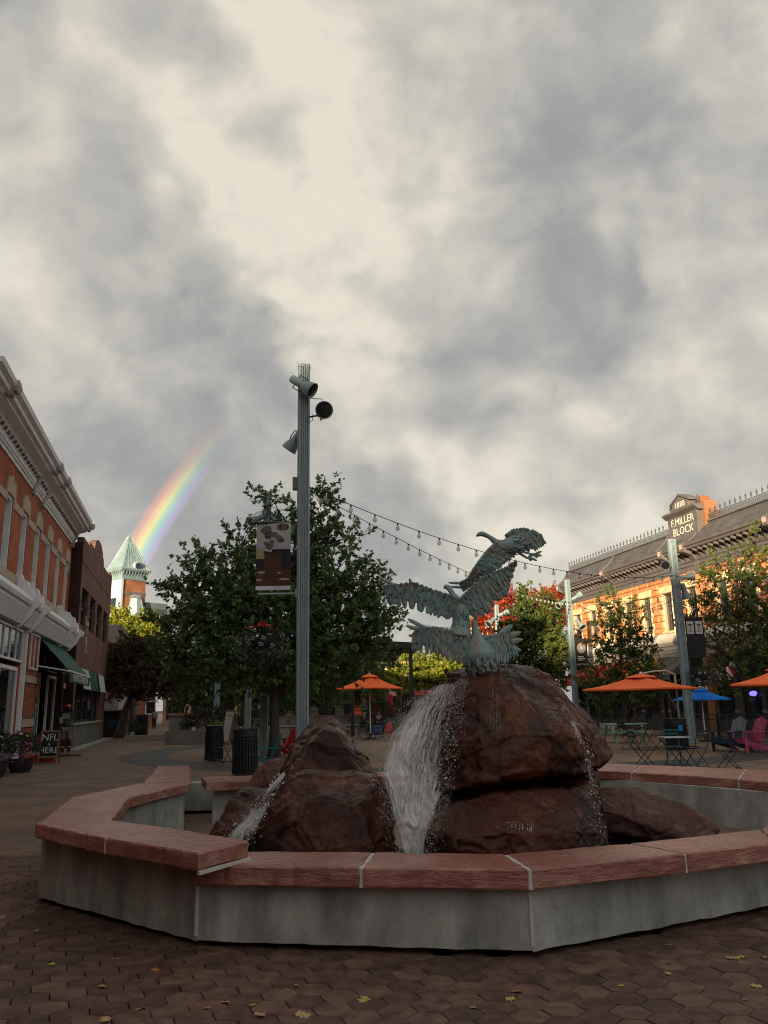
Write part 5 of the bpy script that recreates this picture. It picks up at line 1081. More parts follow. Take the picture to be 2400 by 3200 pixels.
MB().bb(-26, -19.6, WY + .6, 9, 9.3, 12.6).build('shade_mass', M_redbrick, lb)  # unseen raised mass, added to keep the low sun off the oak
plain_block('long brick building far across the street behind the photographer', Vector((60, -118, 0)), Vector((-1, 0, 0)), 130, 20, 30.7, M_bb, 26, 7)
# ------------------------------------------------------------------ light poles
def flute_profile(w, n=4):
    """square with rounded corners and shallow vertical flutes"""
    h = w / 2; r = w * .2; pts = []
    for side in range(4):
        R = rotz(side * PI / 2); a, c = -h + r, h - r
        for k in range(n):
            x0, x1 = lerp(a, c, k / n), lerp(a, c, (k + 1) / n); g = (x1 - x0) * .34
            for x, y in ((x0 + g * .2, -h), (x1 - g, -h), (x1 - g * .72, -h + w * .10), (x1 - g * .10, -h + w * .10)): p = R @ Vector((x, y, 0)); pts.append((p.x, p.y))
        for t in (.25, .5, .75): p = R @ Vector((c + r * math.sin(t * PI / 2), -h + r - r * math.cos(t * PI / 2), 0)); pts.append((p.x, p.y))
    return pts
def spot_meshes():
    hb = MB(); hb.lathe([(.03, -.30), (.075, -.30), (.085, -.28), (.085, -.02), (.10, .02), (.155, .16), (.175, .26), (.178, .27), (.165, .272), (.15, .20)], 18, cap=True)
    hb.tube([(0, -.0, -.30), (.06, -.0, -.37), (.13, 0, -.33), (.14, 0, -.2)], .009, 5)
    ln = MB(); ln.lathe([(.0, .215), (.15, .215), (.15, .225), (.0, .23)], 18)
    yk = MB(); yk.tube([(0, -.13, .05), (0, -.15, .03), (0, -.15, -.16), (0, .15, -.16), (0, .15, .03), (0, .13, .05)], .013, 6)
    yk.tube([(0, 0, -.16), (0, 0, -.24)], .03, 8)
    return hb.mesh('spotlight', M_green, True), ln.mesh('lens', mat('lamp_lens', (.02, .02, .024), rough=.15, spec=.5)), yk.mesh('yoke', M_dark)
SPOT, LENS, YOKE = spot_meshes()
def spot(parent, loc, aim, scale=1.0):
    o = link('spotlight', SPOT, parent, loc); q = Vector(aim).normalized().to_track_quat('Z', 'Y'); o.rotation_euler = q.to_euler(); o.scale = (scale,) * 3
    link('lens', LENS, o); y = link('yoke', YOKE, o); return o
def arm(parent, a, b): MB().tube([a, b], .02, 6).build('bracket_arm', M_dark, parent)
def pole(label, x, y, h, w=.28, spots=(), group='green light poles round the square'):
    t = thing('light_pole', label, 'light pole', (x, y, 0), math.radians(4), group)
    b = MB(); b.prism(flute_profile(w), 0, h); b.build('shaft', M_green, t)
    c = MB(); c.prism([(px * 1.07, py * 1.07) for px, py in flute_profile(w, 1)], h, h + .05); c.prism([(px * 1.0, py * 1.0) for px, py in flute_profile(w, 1)], h + .05, h + .08); c.build('cap', M_green, t)
    c = MB(); c.prism([(px * 1.5, py * 1.5) for px, py in flute_profile(w, 1)], 0, .05); c.build('base_plate', M_green, t)
    for loc, aim, sc in spots:
        spot(t, loc, aim, sc); s = Vector(loc); arm(t, (s.x * .25, s.y * .25, s.z - .1), (s.x * .75, s.y * .75, s.z - .08))
    return t
PM = at(945, 2200, 17.5); MX, MY = PM.x, PM.y
pm = pole('tall green fluted pole with round spotlights, behind the fountain', MX, MY, 9.26, w=.275,
          spots=[((-.02, -.34, 8.72), (.72, -.25, -.55), 1.1), ((.42, -.12, 8.16), (.16, -.95, -.22), 1.15), ((-.20, .28, 7.62), (-.55, .3, -.75), 1.05)])
MB().bb(-.24, -.14, -.1, .08, 6.35, 6.62).build('junction_box', M_greytrim, pm)
b = MB(); b.tube([(.12, -.1, 8.5), (.25, -.14, 8.47), (.42, -.14, 8.46), (.47, -.14, 8.36), (.46, -.13, 8.25)], .009, 5); b.tube([(.12, -.1, 7.9), (.2, -.12, 7.95), (.21, -.12, 8.1)], .008, 5); b.build('cable', M_dark, pm)
PR2 = at(2160, 2290, 32.6); PR1 = at(1798, 2180, 46.0)
p2_ = pole('green fluted pole with spotlights in front of the sandstone building, beside the blue umbrella', PR2.x, PR2.y, 7.95, w=.30, spots=[((-.45, -.2, 6.95), (-.35, -.9, -.25), 1.1), ((.42, -.1, 6.45), (.95, -.1, .15), 1.1), ((.38, .1, 5.9), (.3, .2, -.9), 1.1)])
p1_ = pole('green fluted pole with spotlights at the left end of the sandstone building', PR1.x, PR1.y, 8.35, w=.30, spots=[((-.42, 0, 7.1), (-.7, -.3, -.5), 1.2), ((.48, -.05, 7.45), (.8, -.2, .45), 1.2), ((.5, -.2, 5.9), (.3, -.6, -.7), 1.2)])
p = at(826, 2200, 29); pole('green fluted pole with spotlights rising out of the big oak behind the picture banner', p.x, p.y, at(826, 1545, 29).z, spots=[((-.32, -.2, 8.35), (-.8, -.3, -.5), 1.3), ((.34, -.2, 8.25), (.5, -.5, -.7), 1.3)])
p = at(775, 2200, 38); pole('green fluted pole half hidden in the left part of the big oak', p.x, p.y, at(786, 1700, 38).z, spots=[((.3, -.2, 9.4), (.6, -.3, .5), 1.4)])
p = at(677, 2200, 44); pole('green fluted pole under the left edge of the big oak', p.x, p.y, 7.5)
p = at(1567, 2200, 62); pole('sunlit green pole with spotlights in front of the red tree', p.x, p.y, at(1567, 1893, 62).z, w=.33, spots=[((.5, -.2, 8.3), (.8, -.2, .3), 1.6), ((-.5, -.2, 7.7), (-.6, -.4, -.5), 1.6)])
# picture banner on the main pole
def tri_circle(cx, cz, rx, rz, n=18): return [(cx + rx * math.cos(2 * PI * k / n), cz + rz * math.sin(2 * PI * k / n)) for k in range(n)]
bn = thing('banner', 'street banner printed with a patio picture, hanging left of the tall green pole', 'banner', (MX, MY, 0), 0)
BX0, BX1, BZ0, BZ1, BYY = -1.03, -.27, at(803, 1845, 17.5).z, at(803, 1636, 17.5).z, -.02
bw, bhh = BX1 - BX0, BZ1 - BZ0
def bcurve(u, v): return (BX0 + u * bw, BYY + .025 * math.sin(u * 3.0 + v * 2.2) - .02 * math.sin(v * 3.1), BZ0 + v * bhh)
b = MB(); NU, NV = 8, 14
for off, fl in ((0, 1), (.004, 0)):
    vs = [Vector(bcurve(i / NU, j / NV)) + Vector((0, off, 0)) for j in range(NV + 1) for i in range(NU + 1)]
    b._add(vs, [((j * (NU + 1) + i, j * (NU + 1) + i + 1, (j + 1) * (NU + 1) + i + 1, (j + 1) * (NU + 1) + i) if fl else ((j + 1) * (NU + 1) + i, (j + 1) * (NU + 1) + i + 1, j * (NU + 1) + i + 1, j * (NU + 1) + i)) for j in range(NV) for i in range(NU)])
b.build('cloth', mat('banner_sky_print', (.30, .31, .36), (.40, .40, .42), rough=.6, scale=2.5), bn)
INK = [('ink_dark', (.020, .018, .022)), ('ink_brown', (.065, .028, .018)), ('ink_amber', (.40, .24, .05)), ('ink_cream', (.34, .30, .19)), ('ink_grey', (.12, .105, .10)), ('ink_white', (.55, .57, .62)), ('ink_green', (.26, .27, .15)), ('ink_orange', (.075, .036, .026))]
ink = [mat(n_, c) for n_, c in INK]; pb = MB()
def patch(poly, m, lift):
    pb.m = m; pts = []
    for u, v in poly: q = Vector(bcurve(u, v)); q.y -= lift; pts.append(q)
    pb._add(pts, [tuple(range(len(pts)))])
def strip(u0, u1, v0, v1, m, lift, n=4):
    for k in range(n): a, c = lerp(u0, u1, k / n), lerp(u0, u1, (k + 1) / n); [patch([(a, lerp(v0, v1, j / 6)), (c, lerp(v0, v1, j / 6)), (c, lerp(v0, v1, (j + 1) / 6)), (a, lerp(v0, v1, (j + 1) / 6))], m, lift) for j in range(6)]
strip(0, 1, 0, .06, 5, .0025); strip(0, 1, .06, .30, 7, .0025); strip(.45, 1, .30, .60, 0, .0025); strip(0, .3, .30, .46, 0, .0025); strip(0, .24, .46, .62, 6, .0025)
patch([(.22, .2), (.72, .2), (.74, .53), (.24, .57)], 1, .0045); patch([(.20, .55), (.76, .50), (.76, .52), (.22, .58)], 0, .006); patch([(.3, .38), (.66, .36), (.66, .49), (.3, .52)], 2, .006); patch([(.36, .385), (.54, .375), (.54, .47), (.40, .49)], 0, .0075)
rng = random.Random(4)
for k in range(17):
    v = .62 + .36 * (k / 17) ** 1.1; r = .05 + .11 * ((v - .6) / .4); u = .5 + rng.uniform(-.42, .42) * (.5 + (v - .6)); patch(tri_circle(min(.97 - r, max(.03 + r, u)), min(v, .985 - r * .35), r, r * .36), 4 if k % 3 else 1, .0045 + .0002 * k)
for u, v, r in ((.16, .26, .12), (.62, .25, .11), (.82, .155, .18), (.08, .15, .09)): patch(tri_circle(u if u > r else r, v, min(r, .98 - u), .016), 3, .0075)
pb.build('printed_picture', ink, bn)
text('lettering', 'Zag Dad', .042, mat('ink_text', (.12, .16, .17)), bn, (BX0 + bw * .62, BYY - .03, BZ0 + .055), (PI / 2, 0, 0), ext=.0005)
rods = MB(); rods.tube([(BX0 - .05, BYY - .02, BZ1 + .005), (.0, -.0, BZ1 + .015)], .022, 8); rods.ball((BX0 - .06, BYY - .02, BZ1 + .005), .034); rods.build('rod', M_dark, bn)
rods = MB(); zr = at(850, 1857, 17.5).z; rods.tube([(BX0 + .06, -.04, zr), (0, 0, zr)], .026, 8); rods.extr([(-.16, -.12, zr - .09), (-.1, -.12, zr - .1), (-.1, -.12, zr + .1), (-.16, -.12, zr + .09)], (0, .2, 0)); rods.build('bracket_arm', M_green, bn)
def small_banner(label, pole_o, side, w, h, ztop, m, deco):
    t = thing('banner', label, 'banner', pole_o.location, 0, 'small banners on the right-hand poles'); x0, x1 = (side * .2, side * (.2 + w)); a, c = min(x0, x1), max(x0, x1)
    MB().bb(a, c, -.015, .0, ztop - h, ztop).build('cloth', m, t)
    for zz in (ztop + .02, ztop - h - .02): MB().tube([(0, 0, zz), (x1, 0, zz)], .02, 6).build('rod', M_dark, t)
    deco(t, a, c, ztop, h); return t
M_bblack = mat('black_banner', (.012, .012, .014), (.02, .02, .022), rough=.7, scale=5)
def deco1(t, a, c, z, h):
    cx = (a + c) / 2; w = c - a
    for nm, r, m_, y in (('emblem_ring', .38, (.52, .24, .08), -.02), ('emblem', .30, (.24, .30, .42), -.024), ('emblem_motif', .13, (.60, .62, .62), -.028)): q = MB(); q._add([(x, y, zz) for x, zz in tri_circle(cx, z - h * .30, r * w, r * w * 1.15)], [tuple(range(18))]); q.build(nm, mat(nm, m_), t)
    q = MB()
    for k, (l, zz) in enumerate(((.5, .60), (.62, .66), (.45, .71))): q.bb(cx - w * .36, cx - w * .36 + w * l, -.02, -.016, z - h * zz - .02, z - h * zz + .02)
    q.build('printed_lines', M_letter, t); text('lettering', 'AVE NUE', .15, M_letter, t, (cx, -.018, z - h * .86), (PI / 2, 0, 0))
small_banner('black banner with a round orange and blue emblem left of the small oak', p1_, 1, .66, 1.62, at(1810, 1998, 46).z, M_bblack, deco1)
def deco2(t, a, c, z, h):
    w = c - a
    for k in (0, 1): x = a + w * (.06 + .48 * k); MB().bb(x, x + w * .40, -.022, -.016, z - h * .42, z - h * .08).build('portrait_panel', mat('grey_portrait', (.34, .34, .36), (.50, .50, .52), rough=.7, scale=14), t); q = MB(); q.bb(x + w * .10, x + w * .30, -.026, -.0225, z - h * .20, z - h * .16); q.bb(x + w * .14, x + w * .26, -.026, -.0225, z - h * .36, z - h * .33); q.bb(x + w * .18, x + w * .22, -.026, -.0225, z - h * .30, z - h * .22); q.build('face_print', mat('dark_print', (.05, .05, .06)), t)
small_banner('black banner with two grey portraits on the pole beside the blue umbrella', p2_, 1, .72, 1.5, at(2150, 1932, 32.6).z, M_bblack, deco2)

# ------------------------------------------------------------------ hanging flower baskets
M_leafdk = leaf_mat('basket_leaves', [(.020, .035, .014), (.035, .055, .02), (.06, .075, .03)])
M_petal = mat('purple_petal', (.045, .025, .075), (.08, .05, .12), rough=.6, scale=30); M_petalw = mat('petal_edge', (.55, .50, .60), rough=.6); M_petalr = mat('scarlet_petal', (.45, .022, .02), (.6, .05, .03), rough=.5, scale=20)
def petunia():
    b = MB(); n_ = 8
    b.m = 0; b.lathe([(.006, -.03), (.012, -.012), (.026, .002)], n_, cap=False); b.m = 1; b.lathe([(.026, .002), (.033, .003), (.034, .001)], n_, cap=False)
    return b.mesh('flower', [M_petal, M_petalw])
def redflower():
    b = MB()
    for k in range(5): t = 2 * PI * k / 5; c, s = math.cos(t), math.sin(t); b._add([(0, 0, 0), (.03 * c - .018 * s, .03 * s + .018 * c, .008), (.05 * c, .05 * s, .0), (.03 * c + .018 * s, .03 * s - .018 * c, .008)], [(0, 1, 2, 3)])
    return b.mesh('flower', [M_petalr])
PET, REDF = petunia(), redflower()
LEAF_SIMPLE = (np.array([(0, 0, 0), (.45, .26, .05), (1, 0, -.06), (.45, -.26, .05)]), np.array([(0, 1, 2), (0, 2, 3)]))
def leaf_cloud(name, centers, dirs, size, mat_, tmpl, seed, parent=None, up=.6):
    """one mesh of many leaves: template copied to each centre with its own frame"""
    rng = np.random.default_rng(seed); n_ = len(centers); TV, TF = tmpl
    u = dirs / np.linalg.norm(dirs, axis=1, keepdims=True); r = rng.normal(size=(n_, 3)); r[:, 2] += up * 2; v = np.cross(r, u); v /= np.linalg.norm(v, axis=1, keepdims=True) + 1e-9; w = np.cross(u, v)
    s = (size * rng.uniform(.65, 1.25, n_))[:, None, None]
    V = centers[:, None, :] + s * (TV[None, :, 0, None] * u[:, None, :] + TV[None, :, 1, None] * v[:, None, :] + TV[None, :, 2, None] * w[:, None, :])
    F = (TF[None] + (np.arange(n_) * len(TV))[:, None, None]).reshape(-1, TF.shape[1])
    return link(name, np_mesh(name, V.reshape(-1, 3), F, mat_), parent)
def basket(label, loc, R=.56, seed=1, chain=.9, red=True, nf=90):
    rng = random.Random(seed); t = thing('hanging_basket', label, 'flower basket', loc, 0, 'hanging flower baskets')
    b = MB(); b.lathe([(.05, -.28), (.2, -.25), (.30, -.1), (.32, 0)], 14); b.build('bowl', M_dark, t)
    for k in range(3): a = 2 * PI * k / 3 + .4; MB().tube([(.28 * math.cos(a), .28 * math.sin(a), .05), (0, 0, chain * .72)], .006, 4).build('chain', M_dark, t)
    MB().tube([(0, 0, chain * .72), (0, 0, chain)], .010, 5).build('hook', M_dark, t)
    n_ = 1500; g = np.random.default_rng(seed); d = g.normal(size=(n_, 3)); d /= np.linalg.norm(d, axis=1, keepdims=True); rad = g.uniform(.55, 1, n_) ** .5; c = d * rad[:, None] * np.array([R * .9, R * .9, .36]); c[:, 2] -= .10 - .0 * c[:, 2]
    leaf_cloud('foliage', c, d + g.normal(size=(n_, 3)) * .4, .06, M_leafdk, LEAF_SIMPLE, seed, t)
    for k in range(nf):
        a = rng.uniform(0, 2 * PI); z = rng.uniform(-.95, .35); q = math.sqrt(max(0, 1 - z * z)) ; dd = Vector((q * math.cos(a), q * math.sin(a), z)); p_ = Vector((dd.x * R, dd.y * R, z * .40 - .08)) * rng.uniform(.92, 1.08)
        o = link('flower', PET, t, p_); o.rotation_euler = (dd + Vector((rng.gauss(0, .3), rng.gauss(0, .3), rng.gauss(0, .3)))).to_track_quat('Z', 'Y').to_euler(); o.scale = (rng.uniform(.8, 1.25),) * 3
    if red:
        for k in range(26): a = rng.uniform(0, 2 * PI); r = rng.uniform(0, .30); o = link('flower', REDF, t, (r * math.cos(a), r * math.sin(a), .30 - r * .3 + rng.uniform(-.03, .04))); o.rotation_euler = (rng.gauss(.5, .5), rng.gauss(0, .5), rng.uniform(0, 6)); o.scale = (1.2,) * 3
    return t
p = at(820, 1995, 17.45); basket('hanging basket of purple petunias and red flowers below the picture banner', (p.x, p.y, p.z), chain=at(820, 1862, 17.45).z - p.z)
p = at(1838, 2130, 45.6); basket('hanging basket with a red top on the left-hand pole by the sandstone building', (p.x, p.y, p.z), R=.62, seed=2, nf=40)
p = at(2195, 2105, 32.2); basket('hanging basket of pale petunias on the pole beside the blue umbrella', (p.x, p.y, p.z), R=.60, seed=3, red=False, nf=70)

# ------------------------------------------------------------------ festoon lights
M_bulb = mat('clear_bulb_glass', (.48, .47, .43), rough=.10, spec=.8, alpha=.5); M_wire = mat('black_wire', (.012, .012, .013), rough=.6)
bl_ = MB(); bl_.lathe([(.014, -.045), (.024, -.06), (.046, -.10), (.052, -.135), (.042, -.17), (.016, -.19), (.0, -.192)], 12); BULB = bl_.mesh('bulb', M_bulb, True)
so_ = MB(); so_.lathe([(.008, .01), (.018, 0), (.02, -.05), (.012, -.055)], 8); SOCK = so_.mesh('socket', M_wire)
def festoon(label, a, c, sag, n_, bulb=1.0, skip=0):
    a, c = Vector(a), Vector(c); t = thing('string_lights', label, 'string lights', (0, 0, 0), 0, 'festoon lights strung across the square')
    pts = [lerp(a, c, k / 40) - Vector((0, 0, sag * 4 * (k / 40) * (1 - k / 40))) for k in range(41)]
    MB().tube(pts, .009 * max(1, bulb), 5).build('cable', M_wire, t)
    for k in range(n_):
        f = (k + .6) / n_; p = lerp(a, c, f) - Vector((0, 0, sag * 4 * f * (1 - f))); o = link('bulb', BULB, t, p); o.scale = (bulb,) * 3; o.rotation_euler = (0, 0, k); s = link('socket', SOCK, o)
festoon('upper string of bulbs from the tall pole to the pole beside the blue umbrella', at(966, 1522, 17.5), at(2105, 1798, 32.5), .75, 24, 1.05)
festoon('lower string of bulbs from the tall pole to the left-hand pole by the sandstone building', at(966, 1530, 17.5), at(1781, 1882, 45.9), .55, 34, 1.05)
festoon('straight string of bulbs between the two poles by the sandstone building', at(1784, 1879, 45.9), at(2110, 1856, 32.5), .18, 11, 1.15)
festoon('sagging string of bulbs between the two poles by the sandstone building', at(1786, 1881, 45.9), at(2105, 1874, 32.5), .62, 15, 1.15)
festoon('string of bulbs running right from the pole beside the blue umbrella', at(2105, 1798, 32.5), at(2520, 1770, 26.0), .35, 9, 1.05)
festoon('string of bulbs from the far sunlit pole to the left-hand pole by the sandstone building', at(1567, 1905, 61.9), at(1784, 1882, 45.9), .1, 10, 1.3)
festoon('distant string of bulbs left of the bronze geese, sloping down to the right', at(1130, 1915, 40), at(1545, 1975, 61.9), .2, 18, 1.2)
festoon('distant level string of bulbs crossing behind the middle goose', at(1120, 1946, 44), at(1567, 1950, 61.9), .25, 16, 1.25)
# ------------------------------------------------------------------ trees
def oak_leaf():
    half = [(.0, .02), (.16, .05), (.30, .36), (.38, .12), (.55, .46), (.62, .13), (.84, .30), (1.0, .0)]
    out = half + [(u, -v) for u, v in half[-2:0:-1]]
    V = [(.5, 0, .03)] + [(u, v, -.10 * abs(v) - .12 * (u - .5) ** 2) for u, v in out]; n_ = len(out)
    return np.array(V), np.array([(0, 1 + k, 1 + (k + 1) % n_) for k in range(n_)])
OAK = oak_leaf()
MAPLE = (np.array([(0, 0, 0), (.35, .42, -.03), (.5, .16, .02), (1, 0, -.06), (.5, -.16, .02), (.35, -.42, -.03)]), np.array([(0, 1, 2), (0, 2, 3), (0, 3, 4), (0, 4, 5)]))
def B(px, py, Y, rx, ry, rd=None): k = Y / FPX; return (np.array(at(px, py, Y)), np.array([rx * k, (rd or (rx + ry) / 2) * k, ry * k]))
def tree(name, label, base, blobs, ntw, nleaf, lsize, lm, tmpl, seed, tr=.16, twig=(.45, .85), top=None, bare=.0, lift=.25, sub=1):
    g = np.random.default_rng(seed); t = thing(name, label, 'tree', base); base = np.array(base); lb_ = [(c - base, r) for c, r in blobs]
    w = np.array([(r[0] * r[1] * r[2]) ** .75 for c, r in lb_]); w /= w.sum(); idx = g.choice(len(lb_), ntw, p=w); C_ = np.array([lb_[i][0] for i in idx]); Rr = np.array([lb_[i][1] for i in idx])
    d = g.normal(size=(ntw, 3)); d /= np.linalg.norm(d, axis=1, keepdims=True); rad = g.uniform(.25, 1, ntw) ** .6; P = C_ + d * Rr * rad[:, None]
    P[:, 2] = np.maximum(P[:, 2], .8)
    # limbs: trunk, then one limb to every clump
    allc = np.array([c for c, r in lb_]); ztop = top if top is not None else allc[:, 2].max(); zlow = min((c - r)[2] for c, r in lb_); cx = (allc * w[:, None]).sum(0)
    b = MB(); k = 9; trunk = []
    for i in range(k): f = i / (k - 1); q = np.array([cx[0] * f ** 1.6, cx[1] * f ** 1.6, f * ztop * .94]); q[:2] += g.normal(size=2) * .06 * f; trunk.append(q)
    b.tube([tuple(q) for q in trunk], [tr * 1.35] + [tr * (1 - .85 * i / (k - 1)) for i in range(1, k)], n=9)
    nodes = [q for q in trunk if q[2] > zlow * .8]; nr = [tr * .4] * len(nodes)
    for c, r in lb_:
        for rep in range(2):
            e = c + g.normal(size=3) * r * .35; z0 = max(zlow * .85, min(e[2] - abs(e[0] - cx[0]) * .5 - .3, ztop * .8)); j = min(range(k), key=lambda i: abs(trunk[i][2] - z0)); s = trunk[j]
            pts = [s + (e - s) * f + np.array([0, 0, lift * math.sin(f * PI)]) * np.linalg.norm(e - s) * .3 + g.normal(size=3) * .05 for f in (0, .25, .5, .75, 1)]; pts[0] = s
            rr = tr * .45 * min(1, np.linalg.norm(r) / 2 + .4); b.tube([tuple(q) for q in pts], [rr, rr * .75, rr * .55, rr * .38, rr * .2], n=6); nodes += pts[1:]; nr += [rr * .4] * 4
    NA = np.array(nodes); D_ = P - C_; D_ /= np.linalg.norm(D_, axis=1, keepdims=True) + 1e-9; u = D_ * .8 + g.normal(size=(ntw, 3)) * .45; u[:, 2] += lift; u /= np.linalg.norm(u, axis=1, keepdims=True)
    ln = g.uniform(*twig, ntw); 
    for i in range(0, ntw, sub):
        dd = ((NA - P[i]) ** 2).sum(1); j = int(dd.argmin()); a = NA[j]; mid = (a + P[i]) / 2 + np.array([0, 0, .08]); b.tube([tuple(a), tuple(mid), tuple(P[i]), tuple(P[i] + u[i] * ln[i])], [.018 * tr / .16, .013 * tr / .16, .008, .003], n=3, cap=False)
    b.build('trunk', M_bark, t, smooth=True)
    ti = np.repeat(np.arange(ntw), nleaf); f = g.uniform(.05, 1.05, len(ti)); ctr = P[ti] + u[ti] * (ln[ti] * f)[:, None] + g.normal(size=(len(ti), 3)) * .03
    ld = u[ti] * .6 + g.normal(size=(len(ti), 3)) * .75; ld[:, 2] -= .15
    o = leaf_cloud('crown', ctr, ld, lsize, lm, tmpl, seed + 1, t, up=.7)
    return t
L_oak = leaf_mat('oak_leaves', [(.050, .095, .034), (.080, .140, .046), (.115, .18, .056), (.16, .21, .064)], trans=.30)
L_oakr = leaf_mat('oak_leaves_turning', [(.048, .080, .022), (.080, .125, .030), (.14, .175, .036), (.24, .21, .04)], trans=.35)
L_red = leaf_mat('red_leaves', [(.20, .025, .012), (.32, .04, .018), (.42, .08, .025), (.36, .13, .03)], trans=.35)
L_yel = leaf_mat('yellow_green_leaves', [(.11, .17, .02), (.20, .26, .03), (.31, .33, .036), (.42, .34, .03)], trans=.4)
L_mar = leaf_mat('maroon_green_leaves', [(.030, .046, .018), (.062, .052, .024), (.13, .042, .032), (.20, .050, .040)], trans=.30)
p = gnd(856, 2376)
tree('oak_tree', 'large dark green oak tree behind the tall green pole', tuple(p), [B(820, 1960, 27, 250, 150, 190), B(645, 1885, 27, 120, 85), B(570, 1965, 26.5, 90, 75), B(1050, 1900, 27, 130, 130), B(940, 1700, 27.5, 90, 110), B(830, 1560, 27.5, 40, 45), B(700, 1790, 27, 90, 70), B(1015, 1570, 27.5, 45, 60), B(1120, 1800, 27, 70, 50),
     B(840, 2070, 26, 260, 75, 160), B(1120, 2010, 26.5, 90, 90), B(600, 2070, 26.5, 110, 65), B(560, 1850, 27, 52, 38), B(610, 1770, 27, 40, 45), B(760, 1700, 27.5, 50, 55), B(1150, 1900, 27, 80, 70), B(1180, 1960, 26.5, 55, 60), B(870, 1860, 28.5, 200, 130), B(940, 2090, 28, 230, 70), B(1060, 1680, 27.5, 55, 60)],
     1950, 22, .155, L_oak, OAK, 11, tr=.17, twig=(.35, .8), top=8.4, sub=1)
p = gnd(375, 2306)
tree('maple_tree', 'dark maroon and green maple tree in front of the grey stone shops on the left', tuple(p), [B(430, 2085, 51, 100, 60), B(400, 2040, 51, 55, 35), B(500, 2050, 51, 70, 50), B(385, 2115, 51, 50, 45), B(520, 2100, 51, 95, 60), B(440, 2140, 50, 100, 40), B(360, 2085, 51, 35, 50), B(560, 2080, 51, 60, 50)], 900, 20, .21, L_mar, MAPLE, 21, tr=.30, twig=(.5, 1.0))
p = at(415, 2240, 66)
tree('maple_tree', 'sunlit yellow-green tree in front of the tower building', (p.x, p.y, 0), [B(385, 1950, 66, 45, 35), B(440, 1960, 66, 45, 35), B(410, 1990, 66, 75, 50), B(368, 1970, 66, 35, 60), B(470, 1985, 66, 40, 45)], 520, 18, .26, L_yel, MAPLE, 22, tr=.22, twig=(.5, 1.0), sub=2)
p = at(1955, 2292, 40)
tree('oak_tree', 'small pointed oak tree in front of the sandstone building, its top in sunlight', (p.x, p.y, 0), [B(1945, 2060, 40, 55, 75), B(1950, 1970, 40, 38, 65), B(1892, 1985, 40, 34, 55), B(1945, 2165, 40, 95, 45), B(1880, 2120, 40, 55, 50), B(2025, 2110, 40, 45, 50), B(1915, 1890, 40, 20, 45), B(1990, 1920, 40, 20, 40), B(2050, 2150, 40, 30, 35), B(1850, 2175, 40, 35, 35), B(2010, 2020, 40, 35, 45), B(1870, 1890, 40, 12, 30)], 440, 17, .16, L_oakr, OAK, 23, tr=.10, twig=(.3, .7), top=at(1915, 1850, 40).z)
p = at(2330, 2330, 35)
tree('oak_tree', 'oak tree with a sunlit top at the right edge, in front of the sandstone building', (p.x, p.y, 0), [B(2330, 2000, 35, 110, 100), B(2280, 1880, 35, 85, 75), B(2350, 1790, 35, 60, 75), B(2245, 1770, 35, 35, 50), B(2350, 1690, 35, 25, 45), B(2175, 1935, 35, 40, 60), B(2320, 2120, 35, 120, 60), B(2420, 1900, 35, 80, 120), B(2240, 2080, 35, 40, 40), B(2400, 2060, 34.5, 90, 90), B(2200, 1840, 35, 30, 45), B(2300, 1730, 35, 25, 35), B(2150, 2000, 35, 30, 35)], 640, 16, .145, L_oakr, OAK, 24, tr=.13, twig=(.3, .75))
p = at(1690, 2260, 50)
tree('oak_tree', 'bushy green tree between the bronze geese and the left-hand pole', (p.x, p.y, 0), [B(1680, 2030, 50, 75, 100), B(1645, 1950, 50, 40, 60), B(1715, 1930, 50, 35, 70), B(1745, 2070, 50, 55, 75), B(1640, 1880, 50, 20, 45), B(1620, 2080, 50, 50, 60), B(1590, 2010, 50, 35, 50)], 800, 18, .21, L_oakr, OAK, 25, tr=.16, twig=(.4, .9), sub=2)
p = at(1600, 2230, 68)
tree('maple_tree', 'bright red autumn tree behind the bronze geese', (p.x, p.y, 0), [B(1560, 1940, 68, 60, 45), B(1600, 1895, 68, 50, 40), B(1520, 1970, 68, 50, 35), B(1590, 1990, 68, 70, 40)], 520, 20, .27, L_red, MAPLE, 26, tr=.2, twig=(.5, 1.0), sub=2)
p = at(1735, 2230, 70)
tree('maple_tree', 'bright red autumn tree beside the left end of the sandstone building', (p.x, p.y, 0), [B(1715, 1885, 70, 55, 40), B(1760, 1910, 70, 45, 45), B(1690, 1940, 70, 55, 50)], 420, 20, .27, L_red, MAPLE, 27, tr=.2, twig=(.5, 1.0), sub=2)
for k, (x, lab, bl2, lm) in enumerate(((1250, 'sunlit yellow-green tree behind the orange umbrella', [B(1250, 2090, 70, 75, 45), B(1190, 2110, 70, 60, 45), B(1290, 2070, 70, 45, 40), B(1230, 2130, 70, 90, 35)], L_yel), (1390, 'sunlit yellow-green tree under the lowest goose wing', [B(1380, 2085, 71, 65, 40), B(1340, 2105, 71, 50, 35), B(1430, 2095, 71, 45, 35), B(1390, 2125, 71, 80, 25)], L_yel), (1470, 'yellow-green tree behind the lowest goose', [B(1480, 1990, 73, 50, 50), B(1440, 2030, 73, 60, 50), B(1530, 2040, 73, 50, 60)], L_yel), (1120, 'green tree in the gap right of the big oak', [B(1120, 2130, 66, 70, 50), B(1060, 2140, 66, 60, 40)], L_oakr))):
    p = at(x, 2230, 72); tree('maple_tree', lab, (p.x, p.y, 0), bl2, 380, 18, .27, lm, MAPLE, 30 + k, tr=.2, twig=(.5, 1.0), sub=2)
